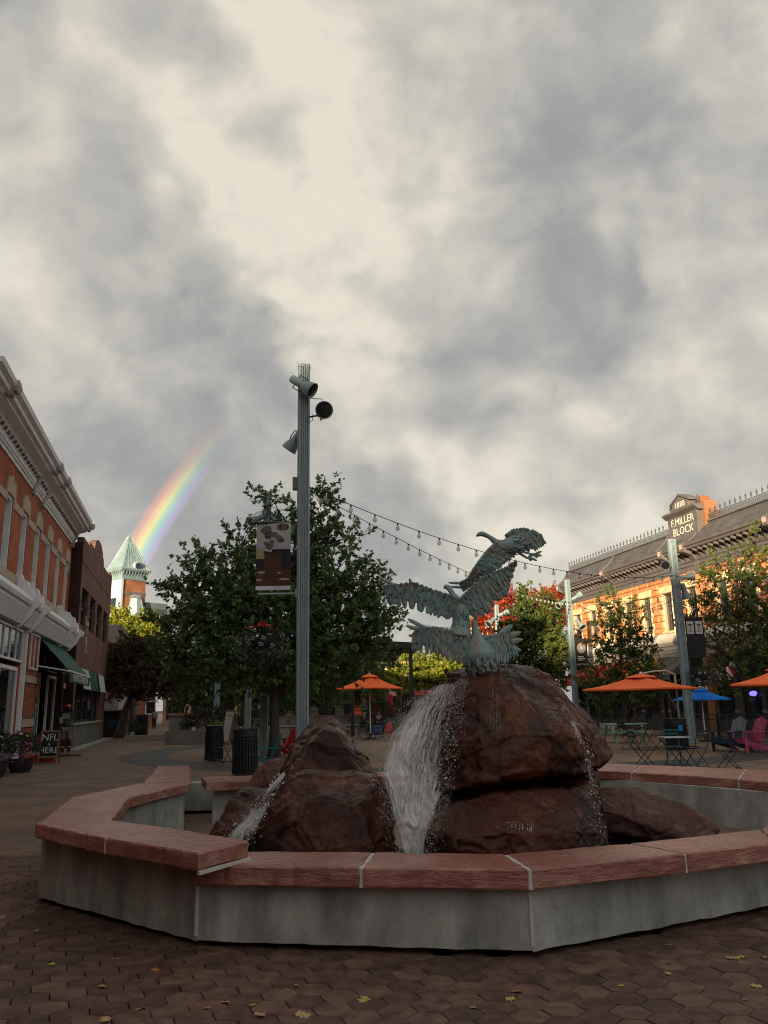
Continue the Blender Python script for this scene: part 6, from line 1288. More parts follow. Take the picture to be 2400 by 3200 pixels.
for k, (x, lab, bl2) in enumerate(((650, 'dark green tree beyond the planter, left of the oak trunk', [B(640, 2150, 60, 90, 60), B(720, 2140, 60, 80, 60), B(570, 2160, 60, 60, 45)]), (960, 'dark green tree beyond the terrace, right of the tall pole', [B(930, 2150, 60, 100, 55), B(1010, 2160, 60, 70, 45), B(860, 2160, 60, 70, 50)]))):
    p = at(x, 2230, 60); tree('maple_tree', lab, (p.x, p.y, 0), bl2, 420, 20, .27, L_oak, MAPLE, 50 + k, tr=.2, twig=(.5, 1.0), sub=2)
# ------------------------------------------------------------------ terrace, planters, walls
def ext_wall(name, label, cat, pts, h, w, m, cap=None, cm=None, ch=.09):
    t = thing(name, label, cat, (pts[0][0], pts[0][1], 0)); o = Vector((pts[0][0], pts[0][1]))
    for a, c in zip(pts[:-1], pts[1:]):
        a, c = Vector(a) - o, Vector(c) - o; e = (c - a).normalized(); n_ = Vector((-e.y, e.x)) * w / 2; MB().prism([tuple(a - n_), tuple(c - n_), tuple(c + n_), tuple(a + n_)], 0, h).build('wall', m, t)
        if cap:
            k = max(1, int((c - a).length / 1.6)); n2 = n_ * 1.18
            for i in range(k): p, q = lerp(a, c, i / k) + e * .006, lerp(a, c, (i + 1) / k) - e * .006; MB().prism([tuple(p - n2), tuple(q - n2), tuple(q + n2), tuple(p + n2)], h, h + ch).build('cap_stone', cm, t)
    return t
M_conc2 = mat('warm_concrete', (.17, .155, .135), (.24, .22, .195), rough=.88, scale=1.4, bump=.1)
ext_wall('terrace_wall', 'long low concrete terrace wall with red coping behind the big oak', 'wall', [(-12.5, 54.5), (1.6, 54.0)], 1.0, .4, M_conc2, True, M_cap)
ext_wall('bench_wall', 'low concrete bench wall in front of the terrace', 'wall', [(-9.5, 50.4), (-1.75, 50.0)], .48, .9, M_conc2, True, M_concrete, .06)
pw = ext_wall('planter_wall', 'curved concrete planter wall left of the dark bins', 'planter', [(-10.7, 40.4), (-7.6, 39.6), (-4.8, 40.2)], .62, .3, M_conc2)
t = thing('gate_pillar', 'square concrete pillar with red cap at the end of the planter', 'pillar', (-10.35, 41.6, 0)); MB().bb(-.5, .5, -.3, .3, 0, 1.32).build('shaft', M_conc2, t); MB().bb(-.58, .58, -.38, .38, 1.32, 1.44).build('cap', M_cap, t)
ext_wall('kerb', 'short sloping concrete kerb by the gate pillar', 'kerb', [(-14.2, 45.0), (-11.3, 46.2)], .3, .3, M_conc2)
def railing(label, a, c, z0, z1, bars, group='black railings', step=.13):
    a, c = Vector(a), Vector(c); t = thing('railing', label, 'railing', (a.x, a.y, z0), math.atan2((c - a).y, (c - a).x), group); L_ = (c - a).length; h = z1 - z0
    for zz in bars: MB().tube([(0, 0, h * zz), (L_, 0, h * zz)], .022, 6).build('rail', M_dark, t)
    k = max(2, int(L_ / 1.7) + 1)
    for i in range(k): x = L_ * i / (k - 1); MB().bb(x - .025, x + .025, -.025, .025, 0, h + .03).build('post', M_dark, t)
    if step:
        pk = MB().bb(-.008, .008, -.008, .008, h * .08, h * .97).mesh('picket', M_dark); x = step
        while x < L_ - .05: link('picket', pk, t, (x, 0, 0)); x += step
railing('three-bar black railing on the terrace wall', (-8.0, 54.3), (1.2, 54.0), 1.08, 1.78, (.35, .68, 1.0), step=0)
q0, q1, q2 = at(2128, 2300, 36.5), at(2245, 2300, 35.5), at(2440, 2300, 33.0)
railing('black picket railing round the patio under the blue umbrella', (q0.x, q0.y), (q1.x, q1.y), 0, .98, (.1, .8, 1.0))
railing('black picket railing at the right edge behind the pink chair', (q1.x + .05, q1.y - .05), (q2.x, q2.y), 0, .98, (.1, .8, 1.0))
# shrubs
def shrub(name, label, loc, r, n_, size, m, seed, cat='shrub', group=None, pot=None):
    t = thing(name, label, cat, loc, 0, group); g = np.random.default_rng(seed); d = g.normal(size=(n_, 3)); d /= np.linalg.norm(d, axis=1, keepdims=True); d[:, 2] = np.abs(d[:, 2]) * .9 - .15; rad = g.uniform(.4, 1, n_) ** .6
    c = d * rad[:, None] * np.array(r); lump = np.sin(c[:, 0] * 7 / r[0] + seed) * np.cos(c[:, 1] * 5 / r[1]) * .12 + 1; c *= lump[:, None]; c[:, 2] += r[2] * .45 + (pot[1] if pot else 0)
    leaf_cloud('foliage', c, d + g.normal(size=(n_, 3)) * .6, size, m, LEAF_SIMPLE, seed, t)
    b = MB(); 
    for k in range(6): a = k * 1.05; b.tube([(0, 0, pot[1] * .8 if pot else 0), (r[0] * .3 * math.cos(a), r[1] * .3 * math.sin(a), r[2] * .5 + (pot[1] if pot else 0))], [.02, .008], 4)
    b.build('stems', M_bark, t)
    if pot: q = MB(); q.lathe([(pot[0] * .72, 0), (pot[0] * .95, pot[1] * .45), (pot[0] * 1.0, pot[1] * .85), (pot[0] * 1.06, pot[1]), (pot[0] * .9, pot[1]), (pot[0] * .88, pot[1] * .85)], 18); q.build('pot', pot[2], t)
    return t
L_dk = leaf_mat('dark_shrub_leaves', [(.018, .030, .014), (.028, .042, .02), (.05, .03, .03)]); L_lime = leaf_mat('lime_leaves', [(.14, .20, .02), (.20, .28, .03), (.24, .30, .04)]); L_grn = leaf_mat('shrub_leaves', [(.022, .045, .014), (.035, .065, .02), (.05, .085, .028)])
p = gnd(610, 2322); shrub('shrub', 'dark leafy shrub in the concrete planter', (-8.6, 40.9, .45), (1.5, .8, 1.0), 2600, .13, L_dk, 1)
shrub('shrub', 'bright lime green plant in the concrete planter', (-8.25, 40.2, .5), (.45, .3, .42), 500, .13, L_lime, 2)
shrub('shrub', 'dark leafy shrub at the right end of the concrete planter', (-6.5, 40.7, .45), (1.1, .7, .9), 1500, .13, L_dk, 3)
shrub('shrub', 'round green shrub in a pot behind the seated people', (at(1190, 2260, 53).x, 53, 0), (1.15, .8, 1.1), 1800, .12, L_grn, 4, pot=(.5, .6, M_dark))
shrub('shrub', 'low green bush beside the maple trunk', (at(395, 2290, 54).x, 54.5, 0), (.9, .8, .9), 900, .12, L_grn, 5)
M_wpot = mat('white_ceramic', (.42, .42, .42), (.50, .50, .49), rough=.4, scale=3)
p = at(1905, 2280, 46); shrub('shrub', 'green bush with pale roses in a white pot by the shopfront', (p.x, p.y, 0), (.75, .6, .85), 1100, .10, L_grn, 6, pot=(.5, .45, M_wpot))
# the two planters full of flowers at the left edge
M_pinkp = mat('pink_petal', (.55, .30, .33), (.66, .40, .42), rough=.5, scale=20); M_magp = mat('magenta_petal', (.20, .03, .20), (.30, .06, .28), rough=.5, scale=20)
def simple_flower(m):
    b = MB()
    for k in range(5): t = 2 * PI * k / 5; c, s = math.cos(t), math.sin(t); b._add([(0, 0, -.006), (.03 * c - .022 * s, .03 * s + .022 * c, .004), (.052 * c, .052 * s, .010), (.03 * c + .022 * s, .03 * s - .022 * c, .004)], [(0, 1, 2, 3)])
    return b.mesh('flower', m)
FM, FP = simple_flower(M_magp), simple_flower(M_pinkp)
def flower_tub(label, loc, seed, r=1.0, npink=8):
    t = shrub('flower_tub', label, loc, (r * .95, r * .95, 1.1), 3200, .10, L_grn, seed, cat='planter', group='flower tubs by the red brick building', pot=(.62, .62, M_dark)); rng = random.Random(seed)
    for k in range(70):
        a = rng.uniform(0, 2 * PI); z = rng.uniform(-.35, .75); q = math.sqrt(1 - z * z * .9); o = link('flower', FM, t, (r * q * math.cos(a) * 1.02, r * q * math.sin(a) * 1.02, .85 + z * .85)); o.rotation_euler = Vector((math.cos(a), math.sin(a), z + rng.gauss(0, .4))).to_track_quat('Z', 'Y').to_euler(); o.scale = (rng.uniform(.8, 1.6),) * 3
    for k in range(npink): a = rng.uniform(0, 2 * PI); o = link('flower', FP, t, (rng.uniform(0, .8) * math.cos(a), -.3 + .6 * math.sin(a), 1.75 + rng.uniform(-.1, .15))); o.scale = (1.9,) * 3; o.rotation_euler = (rng.uniform(.3, 1.3), 0, rng.uniform(0, 6))
    return t
p = gnd(62, 2412); flower_tub('dark tub of purple petunias and pink roses in front of the red brick building', (p.x, p.y, 0), 41).scale = (.55,) * 3
p = gnd(-26, 2428); flower_tub('dark tub of purple petunias cut by the left edge of the picture', (p.x, p.y, 0), 42, r=1.05).scale = (.6,) * 3

# ------------------------------------------------------------------ umbrellas
M_orange = mat('orange_canvas', (.78, .125, .025), (.86, .16, .038), rough=.75, scale=1.2, bump=.08, bscale=20); M_blue = mat('blue_canvas', (.008, .19, .78), (.012, .24, .86), rough=.75, scale=2)
def umbrella(label, c, R, ze, za, sides, rz, m, mast=None, group='orange umbrellas', vent=True, sagk=.10):
    """canopy with slightly hollow panels, hem, ribs and vent; mast = offset of a side mast or None for a centre pole"""
    t = thing('umbrella', label, 'umbrella', (c[0], c[1], 0), rz, group); b = MB(); ring_ = []; n_ = 6
    for j in range(n_ + 1):
        f = j / n_; row = []; r = lerp(.10, 1, f) * R; z = lerp(za, ze, f) - sagk * (za - ze) * math.sin(f * PI) * 1.2
        for k in range(sides * 4):
            a = 2 * PI * k / (sides * 4); w = k % 4; e = abs((w - 2) / 2) if w else 1; ph = (a % (2 * PI / sides)) - PI / sides; rr = r * math.cos(PI / sides) / math.cos(ph) * (1 - .035 * f * (1 - (abs(ph) / (PI / sides)) ** 2)); row.append(Vector((rr * math.cos(a), rr * math.sin(a), z - .02 * f * (1 - abs(ph) / (PI / sides)) * (za - ze))))
        ring_.append(row)
    N4 = sides * 4
    for off, rev in ((0, False), (-.012, True)):
        base_ = [p + Vector((0, 0, off)) for row in ring_ for p in row]; fs = [(j * N4 + k, (j + 1) * N4 + k, (j + 1) * N4 + (k + 1) % N4, j * N4 + (k + 1) % N4) for j in range(n_) for k in range(N4)]
        b._add(base_, [f[::-1] for f in fs] if rev else fs)
    hem = ring_[-1]; b._add(list(hem) + [p - Vector((0, 0, .05)) for p in hem], [(k, (k + 1) % N4, N4 + (k + 1) % N4, N4 + k) for k in range(N4)])
    cp = b.build('canopy', m, t, smooth=False)
    if vent:
        v = MB(); v.lathe([(R * .27, za - (za - ze) * .16), (R * .22, za - .02), (.05, za + .07), (.0, za + .075)], sides * 2 if sides < 6 else 16); v.build('vent', m, cp); MB().lathe([(.03, za + .06), (.045, za + .10), (.0, za + .15)], 8).build('finial', M_white, cp)
    for k in range(sides): a = 2 * PI * k / sides; MB().tube([(.05, 0, za - .1), (R * .97 * math.cos(0), 0, ze - .03)], .014, 5).xform(Matrix.Rotation(a, 4, 'Z')).build('rib', M_steel, t)
    if mast is None: MB().tube([(0, 0, 0), (0, 0, za)], .024, 8).build('pole', M_white, t); MB().lathe([(.28, 0), (.28, .06), (.06, .1), (.05, .3)], 16).build('base', M_dark, t)
    else:
        x, y = mast; MB().tube([(x, y, 0), (x, y, za + .05)], .045, 8).build('mast', M_steel, t); MB().tube([(x, y, za + .02), (x * .75, y * .75, za + .16), (x * .35, y * .35, za + .14), (0, 0, za + .06)], .03, 8).build('arm', M_steel, t); MB().tube([(x, y, 1.2), (x * .6, y * .6, za - .2)], .02, 6).build('strut', M_steel, t); MB().bb(x - .4, x + .4, y - .4, y + .4, 0, .08).build('base', M_dark, t)
    return t
rz_ = math.radians(8)
umbrella('wide flat orange umbrella right of the fountain, above the dark bistro chairs', (8.85, 28.8), 2.15, 2.02, 2.46, 4, rz_, M_orange, mast=tuple(rotz(-rz_) @ Vector((1.22, .1, 0)))[:2])
umbrella('orange umbrella cut by the right edge of the picture', (11.9, 24.6), 2.15, 2.02, 2.50, 4, math.radians(20), M_orange, mast=(1.6, .4))
umbrella('orange umbrella left of the waterfall, in the middle of the square', (-.9, 42.3), 1.72, 2.50, 3.14, 4, math.radians(10), M_orange)
umbrella('bright blue umbrella beside the right-hand pole', (12.62, 33.4), 1.12, 1.64, 2.02, 8, .2, M_blue, group='blue umbrella')
# ------------------------------------------------------------------ bistro furniture
M_navy = mat('navy_metal', (.010, .022, .040), (.016, .032, .055), rough=.45, scale=8); M_tealm = mat('teal_metal', (.015, .075, .09), (.022, .10, .115), rough=.45, scale=8); M_top = mat('pale_table_top', (.30, .31, .31), (.38, .39, .39), rough=.4, scale=5)
def bistro_chair(label, loc, rz, m=M_navy, group='folding bistro chairs'):
    """folding slatted chair; it faces its own +x"""
    t = thing('bistro_chair', label, 'chair', loc, rz, group); hw = .19
    for k in range(4): x = -.14 + k * .105; MB().bb(x - .042, x + .042, -hw, hw, .44, .455).build('seat_slat', m, t)
    for z in (.76, .85): 
        MB().box((-.27 - (z - .45) * .12, 0, z), (.014, hw * 2 + .03, .05)).build('back_slat', m, t)
    for s in (-1, 1):
        MB().tube([(-.33, s * hw, .88), (-.20, s * hw, .46), (.22, s * hw, 0)], .011, 5).build('leg', m, t); MB().tube([(.19, s * (hw - .03), .445), (-.24, s * (hw - .03), 0)], .011, 5).build('leg', m, t)
    for x in (.20, -.22): MB().tube([(x, -hw, .03), (x, hw, .03)], .009, 5).build('stretcher', m, t)
    return t
def bistro_table(label, loc, rz, m=M_navy, top=M_top, w=.62, group='folding bistro tables'):
    t = thing('bistro_table', label, 'table', loc, rz, group); MB().bb(-w / 2, w / 2, -w / 2, w / 2, .70, .725).build('table_top', top, t, bevel=.008)
    for s in (-1, 1):
        MB().tube([(-.27, s * .22, .70), (.27, s * .22, 0)], .012, 5).build('leg', m, t); MB().tube([(.27, s * .20, .70), (-.27, s * .20, 0)], .012, 5).build('leg', m, t)
    for x in (-.2, .2): MB().tube([(x, -.22, .06), (x, .22, .06)], .010, 5).build('stretcher', m, t)
    return t
T0 = gnd(2115, 2398); tx, ty = T0.x, T0.y
bistro_table('small pale-topped bistro table just behind the right rim of the fountain', (tx, ty, 0), .1)
bistro_chair('navy bistro chair left of the small pale-topped table, facing it', (tx - .78, ty - .05, 0), .15); bistro_chair('navy bistro chair right of the small pale-topped table', (tx + .52, ty + .05, 0), PI * .62)
bistro_chair('teal bistro chair behind the small pale-topped table', (tx + .25, ty + .85, 0), -PI / 2 - .2, m=M_tealm)
c = gnd(2272, 2404); bistro_chair('lone navy bistro chair seen from the side near the right edge', (c.x + .05, c.y, 0), PI - .05)
c = gnd(2022, 2340); bistro_table('dark bistro table under the wide orange umbrella', (c.x, c.y, 0), .3, top=M_navy)
bistro_chair('navy bistro chair left of the table under the orange umbrella', (c.x - .55, c.y + .1, 0), .4); bistro_chair('navy bistro chair right of the table under the orange umbrella', (c.x + .62, c.y + .15, 0), PI + .1)
c = gnd(680, 2382); bistro_chair('dark bistro chair leaning against the left-hand bin', (c.x + .25, c.y - .5, 0), 1.2)
for k, (x, yy, Y) in enumerate(((770, 0, 47), (850, 0, 52.5), (1045, 0, 52.5), (1135, 0, 40))):
    q = at(x, 2250, Y); zz = 0.0
    bistro_table(('dark bistro table behind the oak trunk', 'dark bistro table on the paving left of the tall pole', 'dark bistro table left of the orange umbrella in the middle', 'dark bistro table in front of the seated people')[k], (q.x, q.y, zz), .4 * k, top=M_navy)
    bistro_chair(('dark bistro chair behind the oak trunk', 'dark bistro chair left of the tall pole', 'dark bistro chair left of the umbrella in the middle', 'dark bistro chair in front of the seated people')[k], (q.x + .75, q.y + .1, zz), PI - .3 * k)
# picnic bench
M_mint = mat('mint_green_wood', (.16, .30, .18), (.21, .37, .23), rough=.6, scale=6, stretch=(1, 4, 4))
c = gnd(1962, 2322); t = thing('picnic_table', 'mint green wooden picnic table behind the bistro chairs', 'table', (c.x, c.y + .4, 0), .1)
for k in range(5): MB().bb(-.85, .85, -.36 + k * .147, -.225 + k * .147, .70, .74).build('table_plank', M_mint, t)
for s in (-1, 1):
    for k in (0, 1): MB().bb(-.9, .9, s * (.62 + k * .15) - .065, s * (.62 + k * .15) + .065, .40, .44).build('seat_plank', M_mint, t)
for x in (-.6, .6):
    for s in (-1, 1): b = MB(); b.extr([(x - .03, s * .74, 0), (x - .03, s * .62, 0), (x - .03, s * .22, .70), (x - .03, s * .34, .70)], (.06, 0, 0)); b.build('leg', M_mint, t)
    MB().bb(x + .031, x + .07, -.72, .72, .33, .40).build('cross_bar', M_mint, t)
# adirondack chairs
def adirondack(label, loc, rz, m, mb=None, group='adirondack chairs', sc=1.0):
    t = thing('adirondack_chair', label, 'chair', loc, rz, group); t.scale = (sc,) * 3; mb = mb or m        # faces +x
    for k in range(5): x = -.20 + k * .105; z = .27 + k * .025; MB().box((x, 0, z), (.09, .50, .022), Matrix.Rotation(-.22, 3, 'Y')).build('seat_slat', m, t)
    for k in range(5):
        y = -.20 + k * .10; h = .78 - abs(k - 2) * .05; b = MB(); b.box((0, 0, h / 2), (.022, .088, h)); b.xform(Matrix.Translation((-.24, y, .24)) @ Matrix.Rotation(-.42, 4, 'Y')); b.build('back_slat', mb, t)
    for s in (-1, 1):
        MB().bb(.24, .34, s * .31 - .014, s * .31 + .014, 0, .53).build('front_leg', m, t); b = MB(); b.extr([(.34, s * .27 - .012, .36), (.34, s * .27 - .012, .24), (-.55, s * .27 - .012, .0), (-.66, s * .27 - .012, 0), (-.40, s * .27 - .012, .17)], (0, .024, 0)); b.build('rear_leg', m, t)
        MB().bb(-.42, .40, s * .33 - .065, s * .33 + .065, .53, .552).build('armrest', m, t)
    MB().bb(.325, .349, -.29, .29, .24, .36).build('apron', m, t); return t
M_pink = mat('pink_paint', (.42, .055, .16), (.50, .085, .20), rough=.5, scale=5); M_denim = mat('weathered_blue_paint', (.012, .028, .055), (.03, .055, .09), rough=.6, scale=7); M_greyb = mat('grey_blue_slats', (.12, .15, .19), (.19, .22, .26), rough=.6, scale=7); M_tealw = mat('teal_wood', (.012, .10, .12), (.02, .14, .16), rough=.5, scale=6)
c = gnd(2345, 2352); pk_ = adirondack('pink adirondack chair with painted dots at the right edge', (c.x + .12, c.y + .35, 0), PI + .25, M_pink, sc=1.12)
rng = random.Random(8); dm_ = mat('pale_dots', (.60, .52, .42)); 
for k in range(14): b = MB(); b.lathe([(.0, .0), (.018, 0), (.018, .002), (.0, .002)], 10); b.xform(Matrix.Translation((-.24, 0, .24)) @ Matrix.Rotation(-.42, 4, 'Y') @ Matrix.Translation((.0125, rng.uniform(-.2, .2), rng.uniform(.25, .68))) @ Matrix.Rotation(PI / 2, 4, 'Y')); b.build('painted_dot', dm_, pk_)
c = gnd(2262, 2352); adirondack('dark blue adirondack chair with grey slats left of the pink one', (c.x + .35, c.y + .35, 0), PI + .45, M_denim, M_greyb, sc=1.12)
c = gnd(812, 2402); adirondack('teal adirondack chair behind the right-hand bin', (c.x, c.y + .4, 0), PI + .3, M_tealw, sc=.95)
c = gnd(872, 2360); adirondack('red adirondack chair behind the oak trunk', (c.x + .2, c.y, 0), PI - .6, M_redc, sc=1.0)
# ------------------------------------------------------------------ bins and signs
def bin_(label, loc, h=1.0, r=.33, m=M_dark, group='black slatted bins', sq=False):
    t = thing('litter_bin', label, 'bin', loc, .2, group); b = MB(); b.lathe([(r * .86, .04), (r * .86, h * .93)], 20); b.build('liner', mat('bin_liner', (.006, .007, .008), rough=.7), t)
    sl = MB().bb(-.022, .022, -.008, .008, .05, h * .80).mesh('slat', m); n_ = 26
    for k in range(n_): a = 2 * PI * k / n_; o = link('slat', sl, t, (r * math.cos(a), r * math.sin(a), 0)); o.rotation_euler = (0, 0, a + PI / 2)
    for z in (.05, h * .45, h * .80): q = MB(); q.lathe([(r - .012, z - .02), (r + .012, z - .02), (r + .012, z + .02), (r - .012, z + .02)], 24, cap=False); q.build('band', m, t)
    q = MB(); q.lathe([(r * .9, h * .82), (r * .98, h * .84), (r * .98, h * .98), (r * 1.02, h), (r * .6, h + .01), (r * .55, h - .03)], 24); q.build('lid', m, t); return t
c = gnd(668, 2376); bin_('black slatted bin with a dark chair beside it, left of the oak trunk', (c.x, c.y, 0), 1.08, .29)
c = gnd(765, 2422); bin_('black slatted bin nearest the fountain, in front of the oak trunk', (c.x, c.y, 0), 1.10, .31)
c = gnd(2118, 2342); tb = bin_('black slatted bin with a blue sticker behind the bistro table on the right', (c.x, c.y, 0), 1.0, .36); MB().bb(-.12, .02, -.385, -.375, .62, .80).build('sticker', mat('blue_sticker', (.02, .25, .50), rough=.5), tb)
c = gnd(440, 2298); bin_('narrow dark bollard-like bin in the street beyond the maple', (c.x, c.y, 0), 1.35, .42)
c = gnd(348, 2303); t = thing('litter_bin', 'square black bin with a blue mark at the foot of the maple', 'bin', (c.x, c.y, 0), .3); MB().bb(-.6, .6, -.5, .5, 0, 1.5).build('body', M_dark, t, bevel=.04); MB().bb(-.66, .66, -.56, .56, 1.5, 1.65).build('lid', M_dark, t, bevel=.05); MB().bb(-.2, .25, -.512, -.502, .75, 1.0).build('sticker', mat('blue_sticker2', (.02, .10, .22), rough=.5), t)
c = gnd(352, 2303); t = thing('notice_board', 'small white notice on a post behind the square bin', 'sign', (c.x, c.y + 1.5, 0)); MB().bb(-.05, .05, -.05, .05, 0, 1.7).build('post', M_dark, t); MB().bb(-.4, .4, -.08, -.052, 1.7, 2.6).build('board', M_white, t)
def aframe(label, loc, rz, w, h, frame, face, lines, lm, back=None):
    t = thing('sandwich_board', label, 'sign', loc, rz)                                    # reads from -y
    for s in (-1, 1):
        b = MB(); R = Matrix.Rotation(s * .20, 4, 'X'); M4 = Matrix.Translation((0, s * -.0, h)) @ R
        for x in (-w / 2, w / 2 - .05): b.bb(x, x + .05, -.015 , .015, -h * 1.02, 0)
        b.bb(-w / 2 + .05, w / 2 - .05, -.015, .015, -.06, 0); b.bb(-w / 2 + .05, w / 2 - .05, -.015, .015, -h * .86, -h * .80); b.xform(M4 @ Matrix.Translation((0, s * .0, 0))); f = b.build('frame', frame, t)
        pnl = MB().bb(-w / 2 + .05, w / 2 - .05, -.008, .008, -h * .80, -.06); pnl.xform(M4); pn = pnl.build('board', (face if s < 0 else (back or face)), t)
        if s < 0:
            for tx_, sz, zz in lines: o = text('lettering', tx_, sz, lm, pn, (0, 0, 0), (0, 0, 0), ext=.002); o.matrix_local = M4 @ Matrix.Translation((0, -.011, zz)) @ Matrix.Rotation(PI / 2, 4, 'X')
    return t
c = gnd(152, 2384); aframe('wooden sandwich board with chalk lettering NFL is HERE beside the flower tub', (c.x, c.y, 0), .12, .60, 1.02, M_wood, mat('chalkboard', (.012, .013, .016), (.02, .021, .025), rough=.8, scale=4), [('NFL', .30, -.23), ('is', .15, -.44), ('HERE', .27, -.64)], mat('chalk', (.50, .50, .50), (.62, .62, .62), rough=.9, scale=40), M_redc)
c = gnd(112, 2384); t = thing('sign_box', 'low red and brown striped sign half hidden behind the chalk sandwich board', 'sign', (c.x, c.y + .5, 0), .15); MB().bb(-.3, .3, -.05, .05, .35, .92).build('panel', mat('maroon_panel', (.09, .022, .016), (.12, .03, .022), rough=.7, scale=4), t); MB().bb(-.4, .4, -.055, .055, 0, .22).build('red_stripe', M_redc, t); MB().bb(-.4, .4, -.055, .055, .22, .35).build('pale_stripe', M_tan, t)
c = gnd(718, 2344); aframe('tall white and wooden sandwich board between the two bins', (c.x, c.y, 0), -.9, .75, 1.55, M_wood, mat('white_board', (.55, .55, .54), (.62, .62, .61), rough=.6, scale=4), [('Menu', .16, -.2)], mat('grey_text', (.2, .2, .2)))
def lamp(label, x, Y, ytop):
    q = at(x, 2200, Y); h = at(x, ytop, Y).z; t = thing('street_lamp', label, 'street lamp', (q.x, q.y, 0), 0, 'black street lamps'); MB().lathe([(.16, 0), (.14, .5), (.08, .6), (.07, h - .4)], 12).build('post', M_dark, t); MB().lathe([(.06, h - .4), (.32, h - .12), (.34, h - .06), (.1, h), (.0, h + .06)], 14).build('hood', M_greytrim, t)
lamp('black street lamp behind the orange umbrella in the middle', 1200, 60, 2072); lamp('black street lamp by the red sign at the back', 1362, 70, 2112)
# bunting
def bunting(label, s0, w, z, h, y=-1.25):
    t = thing('bunting', label, 'flag', PR, ROT_R, 'striped buntings on the sandstone building')
    n_ = 9
    for k in range(n_):
        a0, a1 = PI * k / n_, PI * (k + 1) / n_; b = MB(); pts = [(s0 + w / 2 - w / 2 * .35 * math.cos(a0), y, z - h * .35 * math.sin(a0)), (s0 + w / 2 - w / 2 * .35 * math.cos(a1), y, z - h * .35 * math.sin(a1)), (s0 + w / 2 - w / 2 * math.cos(a1), y - .04, z - h * math.sin(a1)), (s0 + w / 2 - w / 2 * math.cos(a0), y - .04, z - h * math.sin(a0))]; b.extr(pts, (0, .01, 0)); b.build('stripe', M_redc if k % 2 == 0 else M_white, t)
bunting('striped red and white fan bunting behind the right-hand oak', 8.3, 2.6, 3.45, 1.0); bunting('small striped red and white bunting above the blue umbrella', 7.2, 1.3, 2.75, .8)
# open neon sign
t = thing('neon_sign', 'small oval blue lit sign in the dark shop window at the right edge', 'sign', PR, ROT_R); q = MB(); q.lathe([(.0, -.02), (.28, -.02), (.28, .02), (.0, .02)], 20); q.xform(Matrix.Translation((10.0, -.16, 1.85)) @ Matrix.Rotation(PI / 2, 4, 'X') @ Matrix.Scale(.45, 4, (0, 1, 0))); q.build('tube', mat('neon_blue', (.05, .05, .3), emit=(.12, .10, .9, 1.6)), t)

# ------------------------------------------------------------------ people
def skin_mesh(name, verts, edges, radii, m, parent, sub=1, root=0):
    me = bpy.data.meshes.new(name); me.from_pydata(verts, edges, []); me.update(); o = bpy.data.objects.new(name, me); COL.objects.link(o)
    o.modifiers.new('skin', 'SKIN'); sv = me.skin_vertices[0].data
    for i, r in enumerate(radii): sv[i].radius = (r, r) if not isinstance(r, tuple) else r; sv[i].use_root = (i == root)
    s = o.modifiers.new('sub', 'SUBSURF'); s.levels = sub; s.render_levels = sub
    me2 = bpy.data.meshes.new_from_object(o.evaluated_get(bpy.context.evaluated_depsgraph_get())); bpy.data.objects.remove(o); bpy.data.meshes.remove(me)
    me2.name = name; me2.materials.clear(); me2.materials.append(m); me2.polygons.foreach_set('use_smooth', [True] * len(me2.polygons)); return link(name, me2, parent)
M_skin = mat('skin', (.36, .21, .15), (.42, .26, .19), rough=.55, scale=10); M_skind = mat('dark_skin_cloth', (.018, .016, .016), (.03, .027, .026), rough=.8, scale=10)
